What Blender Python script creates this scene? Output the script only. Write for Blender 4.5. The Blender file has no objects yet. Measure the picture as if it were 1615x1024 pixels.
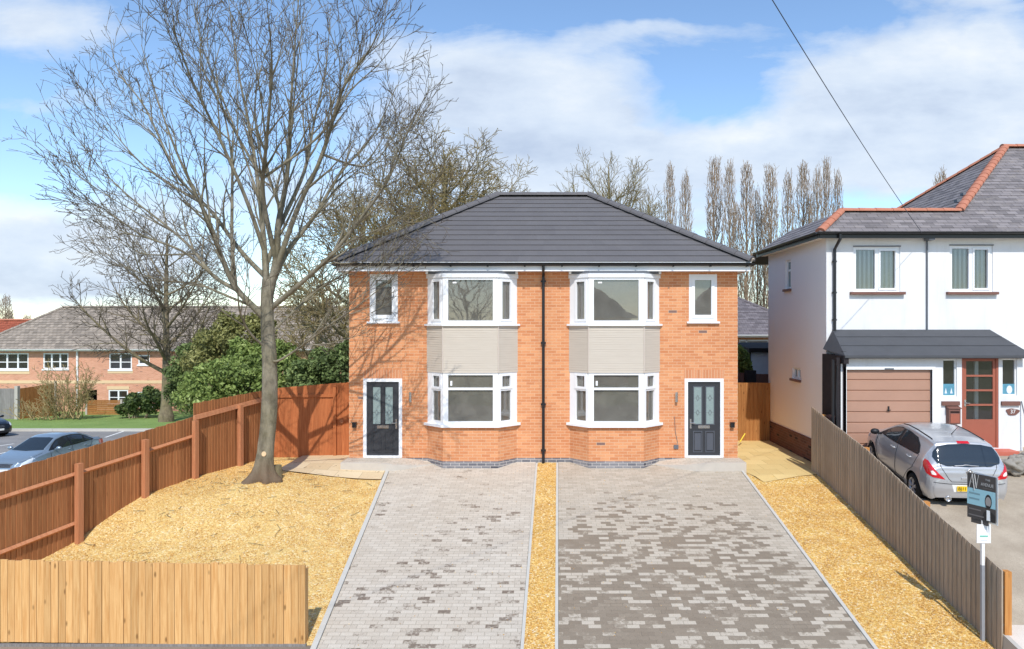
import bpy, math, random
import numpy as np
from mathutils import Vector, Matrix, noise
from mathutils.bvhtree import BVHTree

sc = bpy.context.scene
COL = sc.collection
R = math.radians
F, CX, CY, CAMZ = 1100.0, 857.0, 512.0, 3.6      # focal length and vanishing point measured on the photo, camera height


def at(px, py, d):
    return Vector(((px - CX) * d / F, d, CAMZ - (py - CY) * d / F))


def lin(r, g, b, k=1.0):
    f = lambda c: (c / 12.92 if c <= .04045 else ((c + .055) / 1.055) ** 2.4) * k
    return (f(r / 255), f(g / 255), f(b / 255), 1)


# ---------------------------------------------------------------- objects
def thing(name, label, cat, loc=(0, 0, 0), rz=0, group=None):
    o = bpy.data.objects.new(name, None)
    COL.objects.link(o)
    o.location = loc
    o.rotation_euler = (0, 0, rz)
    o['label'] = label
    o['category'] = cat
    if group:
        o['group'] = group
    return o


def tag(o, label, cat, group=None):
    o['label'] = label
    o['category'] = cat
    if group:
        o['group'] = group
    return o


def rootloc(o):
    v = Vector((0, 0, 0))
    while o is not None:
        v += Vector(o.location)
        o = o.parent
    return v


def copy_tree(o, parent=None):
    c = o.copy()
    COL.objects.link(c)
    c.parent = parent
    for ch in list(o.children):
        copy_tree(ch, c)
    return c


class MB:
    def __init__(s):
        s.v, s.f, s.r = [], [], []
        s.k = 0.5

    def add(s, vs, fs, k=None):
        n = len(s.v)
        s.v.extend([tuple(x) for x in vs])
        s.f.extend([tuple(i + n for i in f) for f in fs])
        s.r.extend([s.k if k is None else k] * len(fs))

    def quad(s, a, b, c, d, k=None):
        s.add([a, b, c, d], [(0, 1, 2, 3)], k)

    def box(s, x0, x1, y0, y1, z0, z1, k=None):
        x0, x1 = min(x0, x1), max(x0, x1)
        s.add([(x0, y0, z0), (x1, y0, z0), (x1, y1, z0), (x0, y1, z0), (x0, y0, z1), (x1, y0, z1), (x1, y1, z1), (x0, y1, z1)],
              [(0, 3, 2, 1), (4, 5, 6, 7), (0, 1, 5, 4), (1, 2, 6, 5), (2, 3, 7, 6), (3, 0, 4, 7)], k)

    def obox(s, p0, p1, nrm, u0, u1, n0, n1, z0, z1, k=None):
        """box along p0->p1 (plan), u in metres along, n along the outward normal, z in height"""
        p0 = Vector((p0[0], p0[1], 0)); p1 = Vector((p1[0], p1[1], 0))
        t = (p1 - p0).normalized(); n = Vector((nrm[0], nrm[1], 0)).normalized()
        P = lambda u, m, z: p0 + t * u + n * m + Vector((0, 0, z))
        s.add([P(u0, n1, z0), P(u1, n1, z0), P(u1, n0, z0), P(u0, n0, z0), P(u0, n1, z1), P(u1, n1, z1), P(u1, n0, z1), P(u0, n0, z1)],
              [(0, 3, 2, 1), (4, 5, 6, 7), (0, 1, 5, 4), (1, 2, 6, 5), (2, 3, 7, 6), (3, 0, 4, 7)], k)

    def prism(s, poly, z0, z1, caps=True, k=None):
        n = len(poly)
        zz = lambda z, i: z[i] if isinstance(z, (list, tuple)) else z
        vs = [(p[0], p[1], zz(z0, i)) for i, p in enumerate(poly)] + [(p[0], p[1], zz(z1, i)) for i, p in enumerate(poly)]
        fs = [(i, (i + 1) % n, n + (i + 1) % n, n + i) for i in range(n)]
        if caps:
            fs += [tuple(range(n - 1, -1, -1)), tuple(range(n, 2 * n))]
        s.add(vs, fs, k)

    def tube(s, pts, rad, n=8, cap=True, k=None):
        pts = [Vector(p) for p in pts]
        if not isinstance(rad, (list, tuple)):
            rad = [rad] * len(pts)
        t0 = (pts[1] - pts[0]).normalized()
        a = t0.orthogonal().normalized()
        vs, fs = [], []
        m = len(pts)
        for i in range(m):
            t = (pts[min(i + 1, m - 1)] - pts[max(i - 1, 0)])
            if t.length < 1e-9:
                t = t0
            t.normalize()
            a = (a - t * a.dot(t))
            a = a.normalized() if a.length > 1e-6 else t.orthogonal().normalized()
            b = t.cross(a)
            for j in range(n):
                w = 2 * math.pi * j / n
                vs.append(pts[i] + (a * math.cos(w) + b * math.sin(w)) * rad[i])
        for i in range(m - 1):
            for j in range(n):
                q = (j + 1) % n
                fs.append((i * n + j, i * n + q, (i + 1) * n + q, (i + 1) * n + j))
        if cap:
            fs += [tuple(range(n - 1, -1, -1)), tuple(range((m - 1) * n, m * n))]
        s.add(vs, fs, k)

    def lathe(s, prof, c, axis='X', n=32, k=None):
        """prof: (radius, offset along axis)"""
        vs, fs = [], []
        for (r_, o_) in prof:
            for j in range(n):
                w = 2 * math.pi * j / n
                a, b = r_ * math.cos(w), r_ * math.sin(w)
                vs.append((c[0] + o_, c[1] + a, c[2] + b) if axis == 'X' else ((c[0] + a, c[1] + o_, c[2] + b) if axis == 'Y' else (c[0] + a, c[1] + b, c[2] + o_)))
        for i in range(len(prof) - 1):
            for j in range(n):
                q = (j + 1) % n
                fs.append((i * n + j, i * n + q, (i + 1) * n + q, (i + 1) * n + j))
        s.add(vs, fs, k)

    def build(s, name, m, parent=None, world=True, smooth=False, uv=True, label=None, normals=True):
        me = bpy.data.meshes.new(name)
        V = np.array(s.v, dtype=np.float64).reshape(-1, 3)
        off = np.array(rootloc(parent)) if (parent is not None and world) else np.zeros(3)
        me.from_pydata((V - off).tolist(), [], s.f)
        at_ = me.attributes.new('rnd', 'FLOAT', 'FACE')
        at_.data.foreach_set('value', np.array(s.r, dtype=np.float32))
        if uv:
            uvl = me.uv_layers.new(name='UVMap')
            buf = np.zeros((len(me.loops), 2), dtype=np.float32)
            up = Vector((0, 0, 1))
            for p in me.polygons:
                nn = p.normal
                if abs(nn.z) > .93:
                    for li in p.loop_indices:
                        q = V[me.loops[li].vertex_index]
                        buf[li] = (q[0], q[1])
                else:
                    t = up.cross(nn).normalized(); b = nn.cross(t)
                    for li in p.loop_indices:
                        q = V[me.loops[li].vertex_index]
                        buf[li] = (q[0] * t.x + q[1] * t.y, q[0] * b.x + q[1] * b.y + q[2] * b.z)
            uvl.data.foreach_set('uv', buf.ravel())
        me.materials.append(m)
        if smooth:
            me.polygons.foreach_set('use_smooth', [True] * len(me.polygons))
        me.update()
        o = bpy.data.objects.new(name, me)
        COL.objects.link(o)
        if parent is not None:
            o.parent = parent
        if label:
            o['label'] = label
        return o


def fix_normals(o):
    import bmesh
    bm = bmesh.new(); bm.from_mesh(o.data)
    bmesh.ops.recalc_face_normals(bm, faces=bm.faces)
    bm.to_mesh(o.data); bm.free()


# ---------------------------------------------------------------- materials
class Mat:
    def __init__(s, name, rough=.8, spec=.3, metal=0.0):
        s.m = bpy.data.materials.new(name)
        s.m.use_nodes = True
        s.t = s.m.node_tree
        s.b = s.t.nodes['Principled BSDF']
        s.set(Roughness=rough, Metallic=metal)
        s.b.inputs['Specular IOR Level'].default_value = spec

    def set(s, **k):
        for a, v in k.items():
            s.inp(s.b, a, v)

    def inp(s, node, a, v):
        i = node.inputs[a]
        if isinstance(v, bpy.types.NodeSocket):
            s.t.links.new(v, i)
        else:
            if hasattr(i, 'default_value') and not isinstance(v, (int, float)) and len(i.default_value) == 4 and len(v) == 3:
                v = (*v, 1)
            i.default_value = v

    def n(s, typ, ins=None, out=0, **at_):
        x = s.t.nodes.new('ShaderNode' + typ)
        for a, v in at_.items():
            setattr(x, a, v)
        for a, v in (ins or {}).items():
            s.inp(x, a, v)
        return x.outputs[out]

    def uv(s):
        return s.n('UVMap')

    def pos(s):
        return s.n('NewGeometry', out='Position')

    def rnd(s):
        return s.n('Attribute', attribute_name='rnd', out='Fac')

    def mp(s, vec, scale=(1, 1, 1), loc=(0, 0, 0)):
        return s.n('Mapping', {'Vector': vec, 'Scale': scale, 'Location': loc})

    def noise(s, vec, scale, detail=4, rough=.6, out='Fac', dist=0):
        return s.n('TexNoise', {'Vector': vec, 'Scale': scale, 'Detail': detail, 'Roughness': rough, 'Distortion': dist}, out=out)

    def ramp(s, fac, stops):
        x = s.t.nodes.new('ShaderNodeValToRGB')
        e = x.color_ramp.elements
        while len(e) < len(stops):
            e.new(.5)
        for i, (p, c) in enumerate(stops):
            e[i].position = p
            e[i].color = c if not isinstance(c, (int, float)) else (c, c, c, 1)
        s.t.links.new(fac, x.inputs['Fac'])
        return x.outputs['Color']

    def mix(s, fac, a, b, mode='MIX'):
        x = s.t.nodes.new('ShaderNodeMix')
        x.data_type = 'RGBA'
        x.blend_type = mode
        for i, v in ((0, fac), (6, a), (7, b)):
            if isinstance(v, bpy.types.NodeSocket):
                s.t.links.new(v, x.inputs[i])
            else:
                x.inputs[i].default_value = v if isinstance(v, (int, float)) else (tuple(v) if len(v) == 4 else (*v, 1))
        return x.outputs[2]

    def math(s, op, a, b=0.0, c=0.0, clamp=False):
        x = s.t.nodes.new('ShaderNodeMath')
        x.operation = op
        x.use_clamp = clamp
        for i, v in enumerate((a, b, c)):
            if isinstance(v, bpy.types.NodeSocket):
                s.t.links.new(v, x.inputs[i])
            else:
                x.inputs[i].default_value = v
        return x.outputs[0]

    def bump(s, h, strength=.4, dist=.01):
        s.set(Normal=s.n('Bump', {'Height': h, 'Strength': strength, 'Distance': dist}))


def plain(name, col, rough=.6, spec=.3, metal=0.0, var=.12, scale=6.0, bump=0.0):
    g = Mat(name, rough, spec, metal)
    nz = g.noise(g.pos(), scale, 5, .65)
    c = lin(*col)
    lo = tuple(x * (1 - var) for x in c[:3]) + (1,)
    hi = tuple(min(1, x * (1 + var)) for x in c[:3]) + (1,)
    g.set(**{'Base Color': g.mix(nz, lo, hi)})
    if bump:
        g.bump(g.noise(g.pos(), scale * 8, 4), bump, .004)
    return g.m


def brick_mat(name, ca, cb, mortar, dark, w=.225, h=.075, ms=.0055, soldier=False, darkp=.965, sq=2):
    g = Mat(name, .85, .2)
    uv = g.uv()
    if soldier:
        uv = g.mp(uv, (1, 1, 1), (0, .02, 0))
    kw = {'Vector': uv, 'Scale': 1.0, 'Brick Width': w, 'Row Height': h, 'Mortar Size': ms, 'Mortar Smooth': .2}
    rn = g.n('TexBrick', {**kw, 'Color1': (0, 0, 0), 'Color2': (1, 1, 1), 'Mortar': (.5, .5, .5)}, offset_frequency=2)
    mask = g.n('TexBrick', {**kw, 'Color1': (0, 0, 0), 'Color2': (0, 0, 0), 'Mortar': (1, 1, 1)}, out='Fac', offset_frequency=2)
    base = g.mix(rn, lin(*ca), lin(*cb))
    big = g.noise(g.pos(), .9, 4, .6)
    base = g.mix(g.ramp(big, [(.35, 0.), (.65, .45)]), base, lin(*ca, .86))
    fine = g.noise(uv, 60, 3)
    base = g.mix(.22, base, g.ramp(fine, [(.3, .1), (.7, 1.)]), 'OVERLAY')
    dk = g.math('GREATER_THAN', rn, darkp)
    base = g.mix(dk, base, lin(*dark))
    col = g.mix(mask, base, g.mix(fine, lin(*mortar, .85), lin(*mortar, 1.1)))
    g.set(**{'Base Color': col})
    g.bump(g.math('ADD', g.math('MULTIPLY', mask, -1.0), g.math('MULTIPLY', fine, .25)), .5, .006)
    return g.m


def wood_mat(name, light, darkc, knots=.5, rough=.75, grain=1.0, tone=.35, weather=None):
    g = Mat(name, rough, .2)
    r = g.rnd()
    uv = g.n('VectorMath', {0: g.uv(), 1: g.n('CombineXYZ', {'X': g.math('MULTIPLY', r, 17.3), 'Y': g.math('MULTIPLY', r, 41.7)})}, operation='ADD')
    gr = g.noise(g.mp(uv, (38, 1.6, 1)), 1.0, 6, .62, dist=.6)
    c = g.mix(g.ramp(gr, [(.34, 0.), (.68, 1.)]), lin(*darkc), lin(*light))
    tone_lo = tuple(x * (1 - tone) for x in lin(*light)[:3]) + (1,)
    tn = g.ramp(r, [(0., 1 - tone), (1., 1.0)])
    c = g.mix(1.0, c, tn, 'MULTIPLY')
    if knots:
        vo = g.n('TexVoronoi', {'Vector': g.mp(uv, (6.5, 2.6, 1)), 'Scale': 1.0, 'Randomness': 1.0}, out='Distance')
        kn = g.ramp(vo, [(.06, knots), (.15, 0.)])
        c = g.mix(kn, c, tuple(x * .35 for x in lin(*darkc)[:3]) + (1,))
    if weather:
        wn = g.noise(g.pos(), 1.7, 5, .6)
        c = g.mix(g.ramp(wn, [(.45, 0.), (.75, .6)]), c, lin(*weather))
    g.set(**{'Base Color': c})
    g.bump(gr, .25 * grain, .003)
    return g.m


def glass_mat(name, tint=(.9, .95, .93), spec=1.0, veil=.0):
    g = Mat(name, .02)
    t = g.t
    tr = g.n('BsdfTransparent', {'Color': tint})
    gl = g.n('BsdfGlossy', {'Color': (1, 1, 1), 'Roughness': .012, 'Normal': g.n('Bump', {'Height': g.noise(g.pos(), 1.1, 2), 'Strength': .06, 'Distance': .05})})
    fr = g.math('MULTIPLY', g.n('Fresnel', {'IOR': 1.52}), 3.4 * spec, clamp=True)
    mx = t.nodes.new('ShaderNodeMixShader')
    t.links.new(fr, mx.inputs[0]); t.links.new(tr, mx.inputs[1]); t.links.new(gl, mx.inputs[2])
    out = mx.outputs[0]
    if veil:
        df = g.n('BsdfDiffuse', {'Color': (.5, .47, .4)})  # beige diffuse veil, patchy, mixed in to make the panes paler
        m2 = t.nodes.new('ShaderNodeMixShader')
        nz = g.math('MULTIPLY', g.ramp(g.noise(g.pos(), 3, 5), [(.3, .6), (.7, 1.)]), veil)
        t.links.new(nz, m2.inputs[0]); t.links.new(out, m2.inputs[1]); t.links.new(df, m2.inputs[2])
        out = m2.outputs[0]
    t.links.new(out, t.nodes['Material Output'].inputs['Surface'])
    return g.m


def paint_mat(name, col, metal=.6, rough=.32, coat=.8):
    g = Mat(name, rough, .5, metal)
    nz = g.noise(g.pos(), 900, 2)
    c = lin(*col)
    g.set(**{'Base Color': g.mix(nz, tuple(x * .92 for x in c[:3]) + (1,), c)})
    g.b.inputs['Coat Weight'].default_value = coat
    g.b.inputs['Coat Roughness'].default_value = .12
    return g.m


def gravel_mat(name, pale=0.0):
    g = Mat(name, .8, .3)
    p = g.pos()
    wob = g.noise(p, 9, 3, out='Color')
    pv = g.mix(.02, p, wob, 'ADD')
    vo = g.n('TexVoronoi', {'Vector': pv, 'Scale': 34.0}, out='Color')
    vd = g.n('TexVoronoi', {'Vector': pv, 'Scale': 34.0}, out='Distance')
    sv = g.n('SeparateColor', {'Color': vo}, out=0)
    c = g.ramp(sv, [(0., lin(178, 130, 66)), (.3, lin(212, 164, 84)), (.62, lin(228, 188, 108)), (.86, lin(240, 214, 150)), (1., lin(238, 228, 200))])
    big = g.noise(p, .55, 4)
    c = g.mix(g.ramp(big, [(.35, 0.), (.7, .38)]), c, lin(214, 178, 98))
    c = g.mix(g.ramp(g.noise(p, 2.3, 6, .7), [(.5, 0.), (.75, .45)]), c, lin(186, 142, 78))
    if pale:
        c = g.mix(pale, c, lin(228, 204, 144))
    g.set(**{'Base Color': c})
    g.bump(g.math('SUBTRACT', 1.0, vd), .9, .018)
    return g.m


def stone_mat(name):
    g = Mat(name, .75, .3)
    c = g.ramp(g.rnd(), [(0., lin(178, 128, 66)), (.35, lin(214, 166, 88)), (.7, lin(230, 190, 114)), (.9, lin(240, 216, 164)), (1., lin(190, 160, 130))])
    g.set(**{'Base Color': c})
    return g.m


def paving_mat(name, wet_on, dry_lo=(186, 175, 159), dry_hi=(203, 192, 176), wet_lo=(122, 108, 94), wet_hi=(146, 131, 114)):
    """concrete blocks 200 x 100 mm, some of them still wet and dark; wet_on = a function of the material giving the wetness field"""
    g = Mat(name, .8, .35)
    uv = g.uv()
    kw = {'Vector': uv, 'Scale': 1.0, 'Brick Width': .2, 'Row Height': .1, 'Mortar Size': .0032, 'Mortar Smooth': .15}
    rn = g.n('TexBrick', {**kw, 'Color1': (0, 0, 0), 'Color2': (1, 1, 1), 'Mortar': (.5, .5, .5)}, offset_frequency=2)
    mask = g.n('TexBrick', {**kw, 'Mortar': (1, 1, 1)}, out='Fac', offset_frequency=2)
    rr = g.n('TexWhiteNoise', {'W': g.math('MULTIPLY', rn, 991.0)}, out='Value', noise_dimensions='1D')
    p = g.pos()
    fld = wet_on(g, p)
    edge = g.math('MULTIPLY', g.math('SUBTRACT', g.noise(p, 15, 5, .7), .5), .95)
    wet = g.ramp(g.math('ADD', g.math('SUBTRACT', fld, rr), edge), [(.44, 0.), (.50, .62), (.60, 1.)])
    fine = g.noise(p, 90, 4)
    big = g.noise(p, .8, 4)
    dry = g.mix(rr, lin(*dry_lo), lin(*dry_hi))
    dry = g.mix(g.ramp(big, [(.35, 0.), (.7, .35)]), dry, lin(184, 168, 146))
    wc = g.mix(rr, lin(*wet_lo), lin(*wet_hi))
    c = g.mix(wet, dry, wc)
    c = g.mix(.25, c, g.ramp(fine, [(.3, .15), (.7, .95)]), 'OVERLAY')
    joint = g.mix(wet, lin(150, 138, 120), lin(104, 92, 78))
    c = g.mix(mask, c, joint)
    g.set(**{'Base Color': c, 'Roughness': g.math('SUBTRACT', .85, g.math('MULTIPLY', wet, .35))})
    g.bump(g.math('ADD', g.math('MULTIPLY', mask, -1.0), g.math('MULTIPLY', fine, .2)), .5, .005)
    return g.m


def tile_mat(name, a, b, cw=.3, joints=True, rough=.7, spec=.35, rowh=None, lich=None):
    g = Mat(name, rough, spec)
    p = g.pos()
    r = g.rnd()
    c = g.mix(g.noise(p, 1.3, 5), lin(*a), lin(*b))
    if rowh:
        kw = {'Vector': g.uv(), 'Scale': 1.0, 'Brick Width': cw, 'Row Height': rowh, 'Mortar Size': rowh * .05, 'Mortar Smooth': .3}
        rn = g.n('TexBrick', {**kw, 'Color1': (0, 0, 0), 'Color2': (1, 1, 1), 'Mortar': (.5, .5, .5)})
        mk = g.n('TexBrick', kw, out='Fac')
        c = g.mix(1.0, c, g.ramp(rn, [(0., .62), (.5, .9), (1., 1.12)]), 'MULTIPLY')
        c = g.mix(mk, c, tuple(x * .45 for x in lin(*a)[:3]) + (1,))
        g.bump(mk, -.6, .012)
    else:
        c = g.mix(1.0, c, g.ramp(r, [(0., .93), (1., 1.06)]), 'MULTIPLY')
        g.bump(g.noise(p, 70, 4), .2, .004)
    c = g.mix(.15, c, g.ramp(g.noise(p, 45, 4), [(.3, .1), (.7, .9)]), 'OVERLAY')
    if lich:
        c = g.mix(g.ramp(g.noise(p, 3.2, 6, .7), [(.55, 0.), (.72, .55)]), c, lin(*lich))
    g.set(**{'Base Color': c})
    return g.m


def bark_mat(name, a, b, moss, mossamt=.5, scale=7, foot=None):
    g = Mat(name, .9, .15)
    p = g.pos()
    n1 = g.noise(g.mp(p, (1, 1, .35)), scale, 6, .65)
    c = g.mix(g.ramp(n1, [(.3, 0.), (.7, 1.)]), lin(*a), lin(*b))
    c = g.mix(g.ramp(g.noise(p, 1.4, 4), [(.4, 0.), (.7, mossamt)]), c, lin(*moss))
    g.set(**{'Base Color': c})
    bl = g.ramp(g.noise(p, scale * .45, 5, .7), [(.5, 0.), (.62, .45)])
    c = g.mix(bl, c, tuple(x * .62 for x in lin(*a)[:3]) + (1,))
    if foot:
        z = g.n('SeparateXYZ', {'Vector': p}, out='Z')
        fz = g.math('ADD', z, g.math('MULTIPLY', g.math('SUBTRACT', g.noise(p, 3, 4), .5), .5))
        c = g.mix(g.ramp(fz, [(.2, .8), (.62, 0.)]), c, lin(*foot))
        g.set(**{'Base Color': c})
    g.set(**{'Base Color': c})
    g.bump(g.noise(g.mp(p, (1, 1, .3)), scale * 4, 5), .8, .02)
    return g.m


def leaf_mat(name, stops):
    g = Mat(name, .6, .25)
    c = g.ramp(g.rnd(), stops)
    g.set(**{'Base Color': c})
    t = g.t
    tl = g.n('BsdfTranslucent', {'Color': c})
    mx = t.nodes.new('ShaderNodeMixShader')
    mx.inputs[0].default_value = .25
    t.links.new(g.b.outputs[0], mx.inputs[1]); t.links.new(tl, mx.inputs[2])
    t.links.new(mx.outputs[0], t.nodes['Material Output'].inputs['Surface'])
    return g.m


def asphalt_mat(name, a, b, scale=2.0):
    g = Mat(name, .9, .25)
    p = g.pos()
    c = g.mix(g.ramp(g.noise(p, scale * .3, 6, .65), [(.3, 0.), (.7, 1.)]), lin(*a), lin(*b))
    c = g.mix(.35, c, g.ramp(g.noise(p, 120, 3), [(.3, .1), (.7, .9)]), 'OVERLAY')
    g.set(**{'Base Color': c})
    g.bump(g.noise(p, 150, 3), .4, .004)
    return g.m


def grass_mat(name, a, b, c3):
    g = Mat(name, .9, .1)
    p = g.pos()
    c = g.mix(g.ramp(g.noise(p, .5, 5), [(.3, 0.), (.7, 1.)]), lin(*a), lin(*b))
    c = g.mix(g.ramp(g.noise(p, 9, 5, .7), [(.4, 0.), (.75, .6)]), c, lin(*c3))
    g.set(**{'Base Color': c})
    g.bump(g.noise(p, 25, 4), .8, .05)
    return g.m


M = {}
M['white'] = plain('white_upvc', (240, 241, 242), .35, .45, var=.02)
M['white_wood'] = plain('white_paint', (236, 236, 234), .5, .35, var=.05, scale=3)
M['black'] = plain('black_plastic', (34, 35, 38), .35, .5, var=.2)
M['lead'] = plain('lead_grey', (104, 108, 114), .5, .4, var=.15)
M['brick'] = brick_mat('orange_brick', (203, 131, 88), (225, 160, 114), (220, 184, 150), (132, 106, 98), darkp=.996)
M['brick_soldier'] = brick_mat('orange_brick_on_end', (198, 130, 92), (218, 154, 114), (216, 184, 152), (170, 110, 80), w=.075, h=.5)
M['plinth'] = brick_mat('blue_grey_brick', (108, 108, 114), (150, 148, 150), (214, 206, 196), (80, 80, 88))
M['brick_red'] = brick_mat('red_brick_far', (206, 140, 112), (226, 164, 136), (226, 192, 166), (160, 110, 92), ms=.008)
M['brick_old'] = brick_mat('dark_old_brick', (88, 62, 56), (120, 80, 68), (112, 98, 92), (54, 44, 44))
M['buff'] = plain('buff_stone_band', (228, 198, 158), .8, .2, var=.08)
M['roof'] = tile_mat('dark_roof_tile', (96, 93, 94), (106, 103, 103))
M['roof_side'] = M['roof']
M['slate'] = tile_mat('weathered_slate', (124, 117, 117), (148, 140, 137), cw=.28, rowh=.16, lich=(156, 146, 134))
M['brown_tile'] = tile_mat('brown_roof_tile', (148, 136, 122), (172, 158, 142), cw=.33, rowh=.33)
M['grey_tile'] = tile_mat('grey_roof_tile', (112, 104, 106), (128, 120, 120), cw=.25, rowh=.2)
M['red_tile'] = tile_mat('red_roof_tile', (158, 82, 58), (176, 98, 70), cw=.3, rowh=.3)
M['terracotta'] = plain('terracotta_ridge', (184, 122, 98), .8, .2, var=.25, scale=4, bump=.3)
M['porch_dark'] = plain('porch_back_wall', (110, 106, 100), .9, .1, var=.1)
M['felt'] = plain('roofing_felt', (82, 83, 86), .85, .25, var=.18, scale=2.5, bump=.3)
M['mortar'] = plain('mortar', (190, 176, 160), .9, .1, var=.15)


def cladding_mat():
    g = Mat('ridged_cladding', .75, .3)
    p = g.pos()
    z = g.n('SeparateXYZ', {'Vector': g.uv()}, out='Y')
    saw = g.math('FRACT', g.math('MULTIPLY', z, 9.0))
    wob = g.noise(g.mp(p, (2.5, 2.5, 30)), 1, 5)
    c = g.mix(wob, lin(192, 181, 166), lin(208, 198, 184))
    g.set(**{'Base Color': c})
    return g.m


M['cladding'] = cladding_mat()
M['clad_trim'] = plain('cladding_corner_trim', (204, 192, 180), .6, .3, var=.05)
M['door'] = plain('anthracite_door', (56, 58, 62), .4, .4, var=.12, scale=18)
M['door_hi'] = plain('anthracite_moulding', (84, 88, 96), .35, .5, var=.08)
M['chrome'] = plain('satin_chrome', (206, 206, 206), .25, .5, metal=.9, var=.03)
M['glass'] = glass_mat('window_glass', (.86, .88, .84), .9, veil=.30)
M['glass_clear'] = glass_mat('window_glass_clear', (.82, .86, .86), .9, veil=.05)
M['obscure'] = plain('obscure_glass', (138, 154, 152), .18, .6, var=.25, scale=30, bump=.3)
M['room'] = plain('plaster_room', (226, 220, 204), .9, .1, var=.05)
M['room_floor'] = plain('screed_floor', (150, 140, 126), .9, .1, var=.15)
M['fence_brown'] = wood_mat('brown_stained_fence', (196, 140, 94), (166, 108, 68), .3, tone=.3)
M['fence_orange'] = wood_mat('orange_stained_fence', (204, 126, 78), (170, 96, 56), .3, tone=.22)
M['post_brown'] = wood_mat('orange_brown_post', (206, 146, 106), (184, 120, 84), .15, tone=.1)
M['fence_pale'] = wood_mat('pale_pine_fence', (238, 192, 130), (212, 156, 94), .85, tone=.24)
M['fence_gate'] = wood_mat('tan_pine_fence', (186, 134, 82), (154, 100, 54), .8, tone=.2)
M['fence_grey'] = wood_mat('weathered_grey_fence', (192, 176, 156), (156, 140, 122), .25, tone=.25, weather=(176, 158, 138))
M['fence_silver'] = wood_mat('silvered_fence', (160, 156, 152), (124, 118, 114), .1, tone=.2)
M['post_new'] = wood_mat('new_pine_post', (214, 156, 92), (186, 122, 64), .2, tone=.1)
M['concrete'] = plain('concrete', (186, 180, 170), .9, .2, var=.14, scale=3, bump=.3)
M['kerb'] = plain('edging_concrete', (196, 192, 182), .85, .2, var=.12, scale=5, bump=.2)
M['step'] = plain('step_concrete', (196, 188, 176), .85, .2, var=.12, scale=4, bump=.2)
M['gravel'] = gravel_mat('golden_gravel')
M['gravel_pale'] = gravel_mat('pale_golden_gravel', .35)
M['stone'] = stone_mat('golden_stones')
M['asphalt'] = asphalt_mat('car_park_asphalt', (128, 126, 124), (152, 149, 145))
M['pavement'] = asphalt_mat('pavement_asphalt', (126, 114, 102), (150, 136, 122))
M['nbr_drive'] = asphalt_mat('worn_concrete_drive', (150, 136, 118), (186, 172, 152), 3.0)
M['pale_concrete'] = asphalt_mat('pale_concrete', (206, 192, 178), (222, 210, 196), 3.0)
M['lawn'] = grass_mat('lawn_grass', (116, 142, 78), (138, 164, 94), (156, 174, 106))
M['dirt'] = grass_mat('rough_ground', (108, 112, 78), (140, 130, 100), (96, 108, 62))
M['roadpaint'] = plain('road_paint', (226, 226, 222), .8, .2, var=.1)


def slab_mat(name, a, b):
    g = Mat(name, .85, .2)
    uv = g.uv(); p = g.pos()
    kw = {'Vector': uv, 'Scale': 1.0, 'Brick Width': .6, 'Row Height': .6, 'Mortar Size': .006, 'Mortar Smooth': .2}
    rn = g.n('TexBrick', {**kw, 'Color1': (0, 0, 0), 'Color2': (1, 1, 1), 'Mortar': (.5, .5, .5)}, offset=0.5)
    mk = g.n('TexBrick', kw, out='Fac', offset=0.5)
    c = g.mix(rn, lin(*a), lin(*b))
    c = g.mix(g.ramp(g.noise(p, 1.5, 5), [(.35, 0.), (.7, .4)]), c, lin(*a))
    c = g.mix(.2, c, g.ramp(g.noise(p, 60, 4), [(.3, .1), (.7, .9)]), 'OVERLAY')
    c = g.mix(mk, c, tuple(x * .7 for x in lin(*a)[:3]) + (1,))
    g.set(**{'Base Color': c})
    g.bump(mk, -.5, .006)
    return g.m


M['slab'] = slab_mat('buff_slabs', (214, 186, 126), (232, 206, 146))
M['slab_pale'] = slab_mat('pale_slabs', (208, 184, 146), (224, 204, 168))


def render_mat():
    g = Mat('white_render', .85, .2)
    p = g.pos()
    c = g.mix(g.ramp(g.noise(p, .8, 6, .65), [(.3, 0.), (.7, 1.)]), lin(222, 221, 220), lin(234, 234, 234))
    stain = g.ramp(g.noise(g.mp(p, (2.2, 2.2, .22)), 1.5, 6, .68), [(.52, 0.), (.74, .32)])
    c = g.mix(stain, c, lin(196, 192, 184))
    g.set(**{'Base Color': c})
    g.bump(g.noise(p, 22, 5), .3, .008)
    return g.m


def render_side_mat():
    """the side wall: white render, the pinkish tint it takes in shade put into the colour lower down, with a patchy border"""
    g = Mat('shade_tinted_render', .85, .2)
    p = g.pos()
    z = g.n('SeparateXYZ', {'Vector': p}, out='Z')
    f = g.math('ADD', z, g.math('MULTIPLY', g.math('SUBTRACT', g.noise(g.mp(p, (1, 1, .7)), 1.1, 5), .5), 3.0))
    c = g.mix(g.ramp(g.math('MULTIPLY', f, .2), [(.35, 0.), (.72, 1.)]), lin(240, 228, 217), lin(238, 233, 230))
    g.set(**{'Base Color': c})
    g.bump(g.noise(p, 20, 5), .3, .008)
    return g.m


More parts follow.
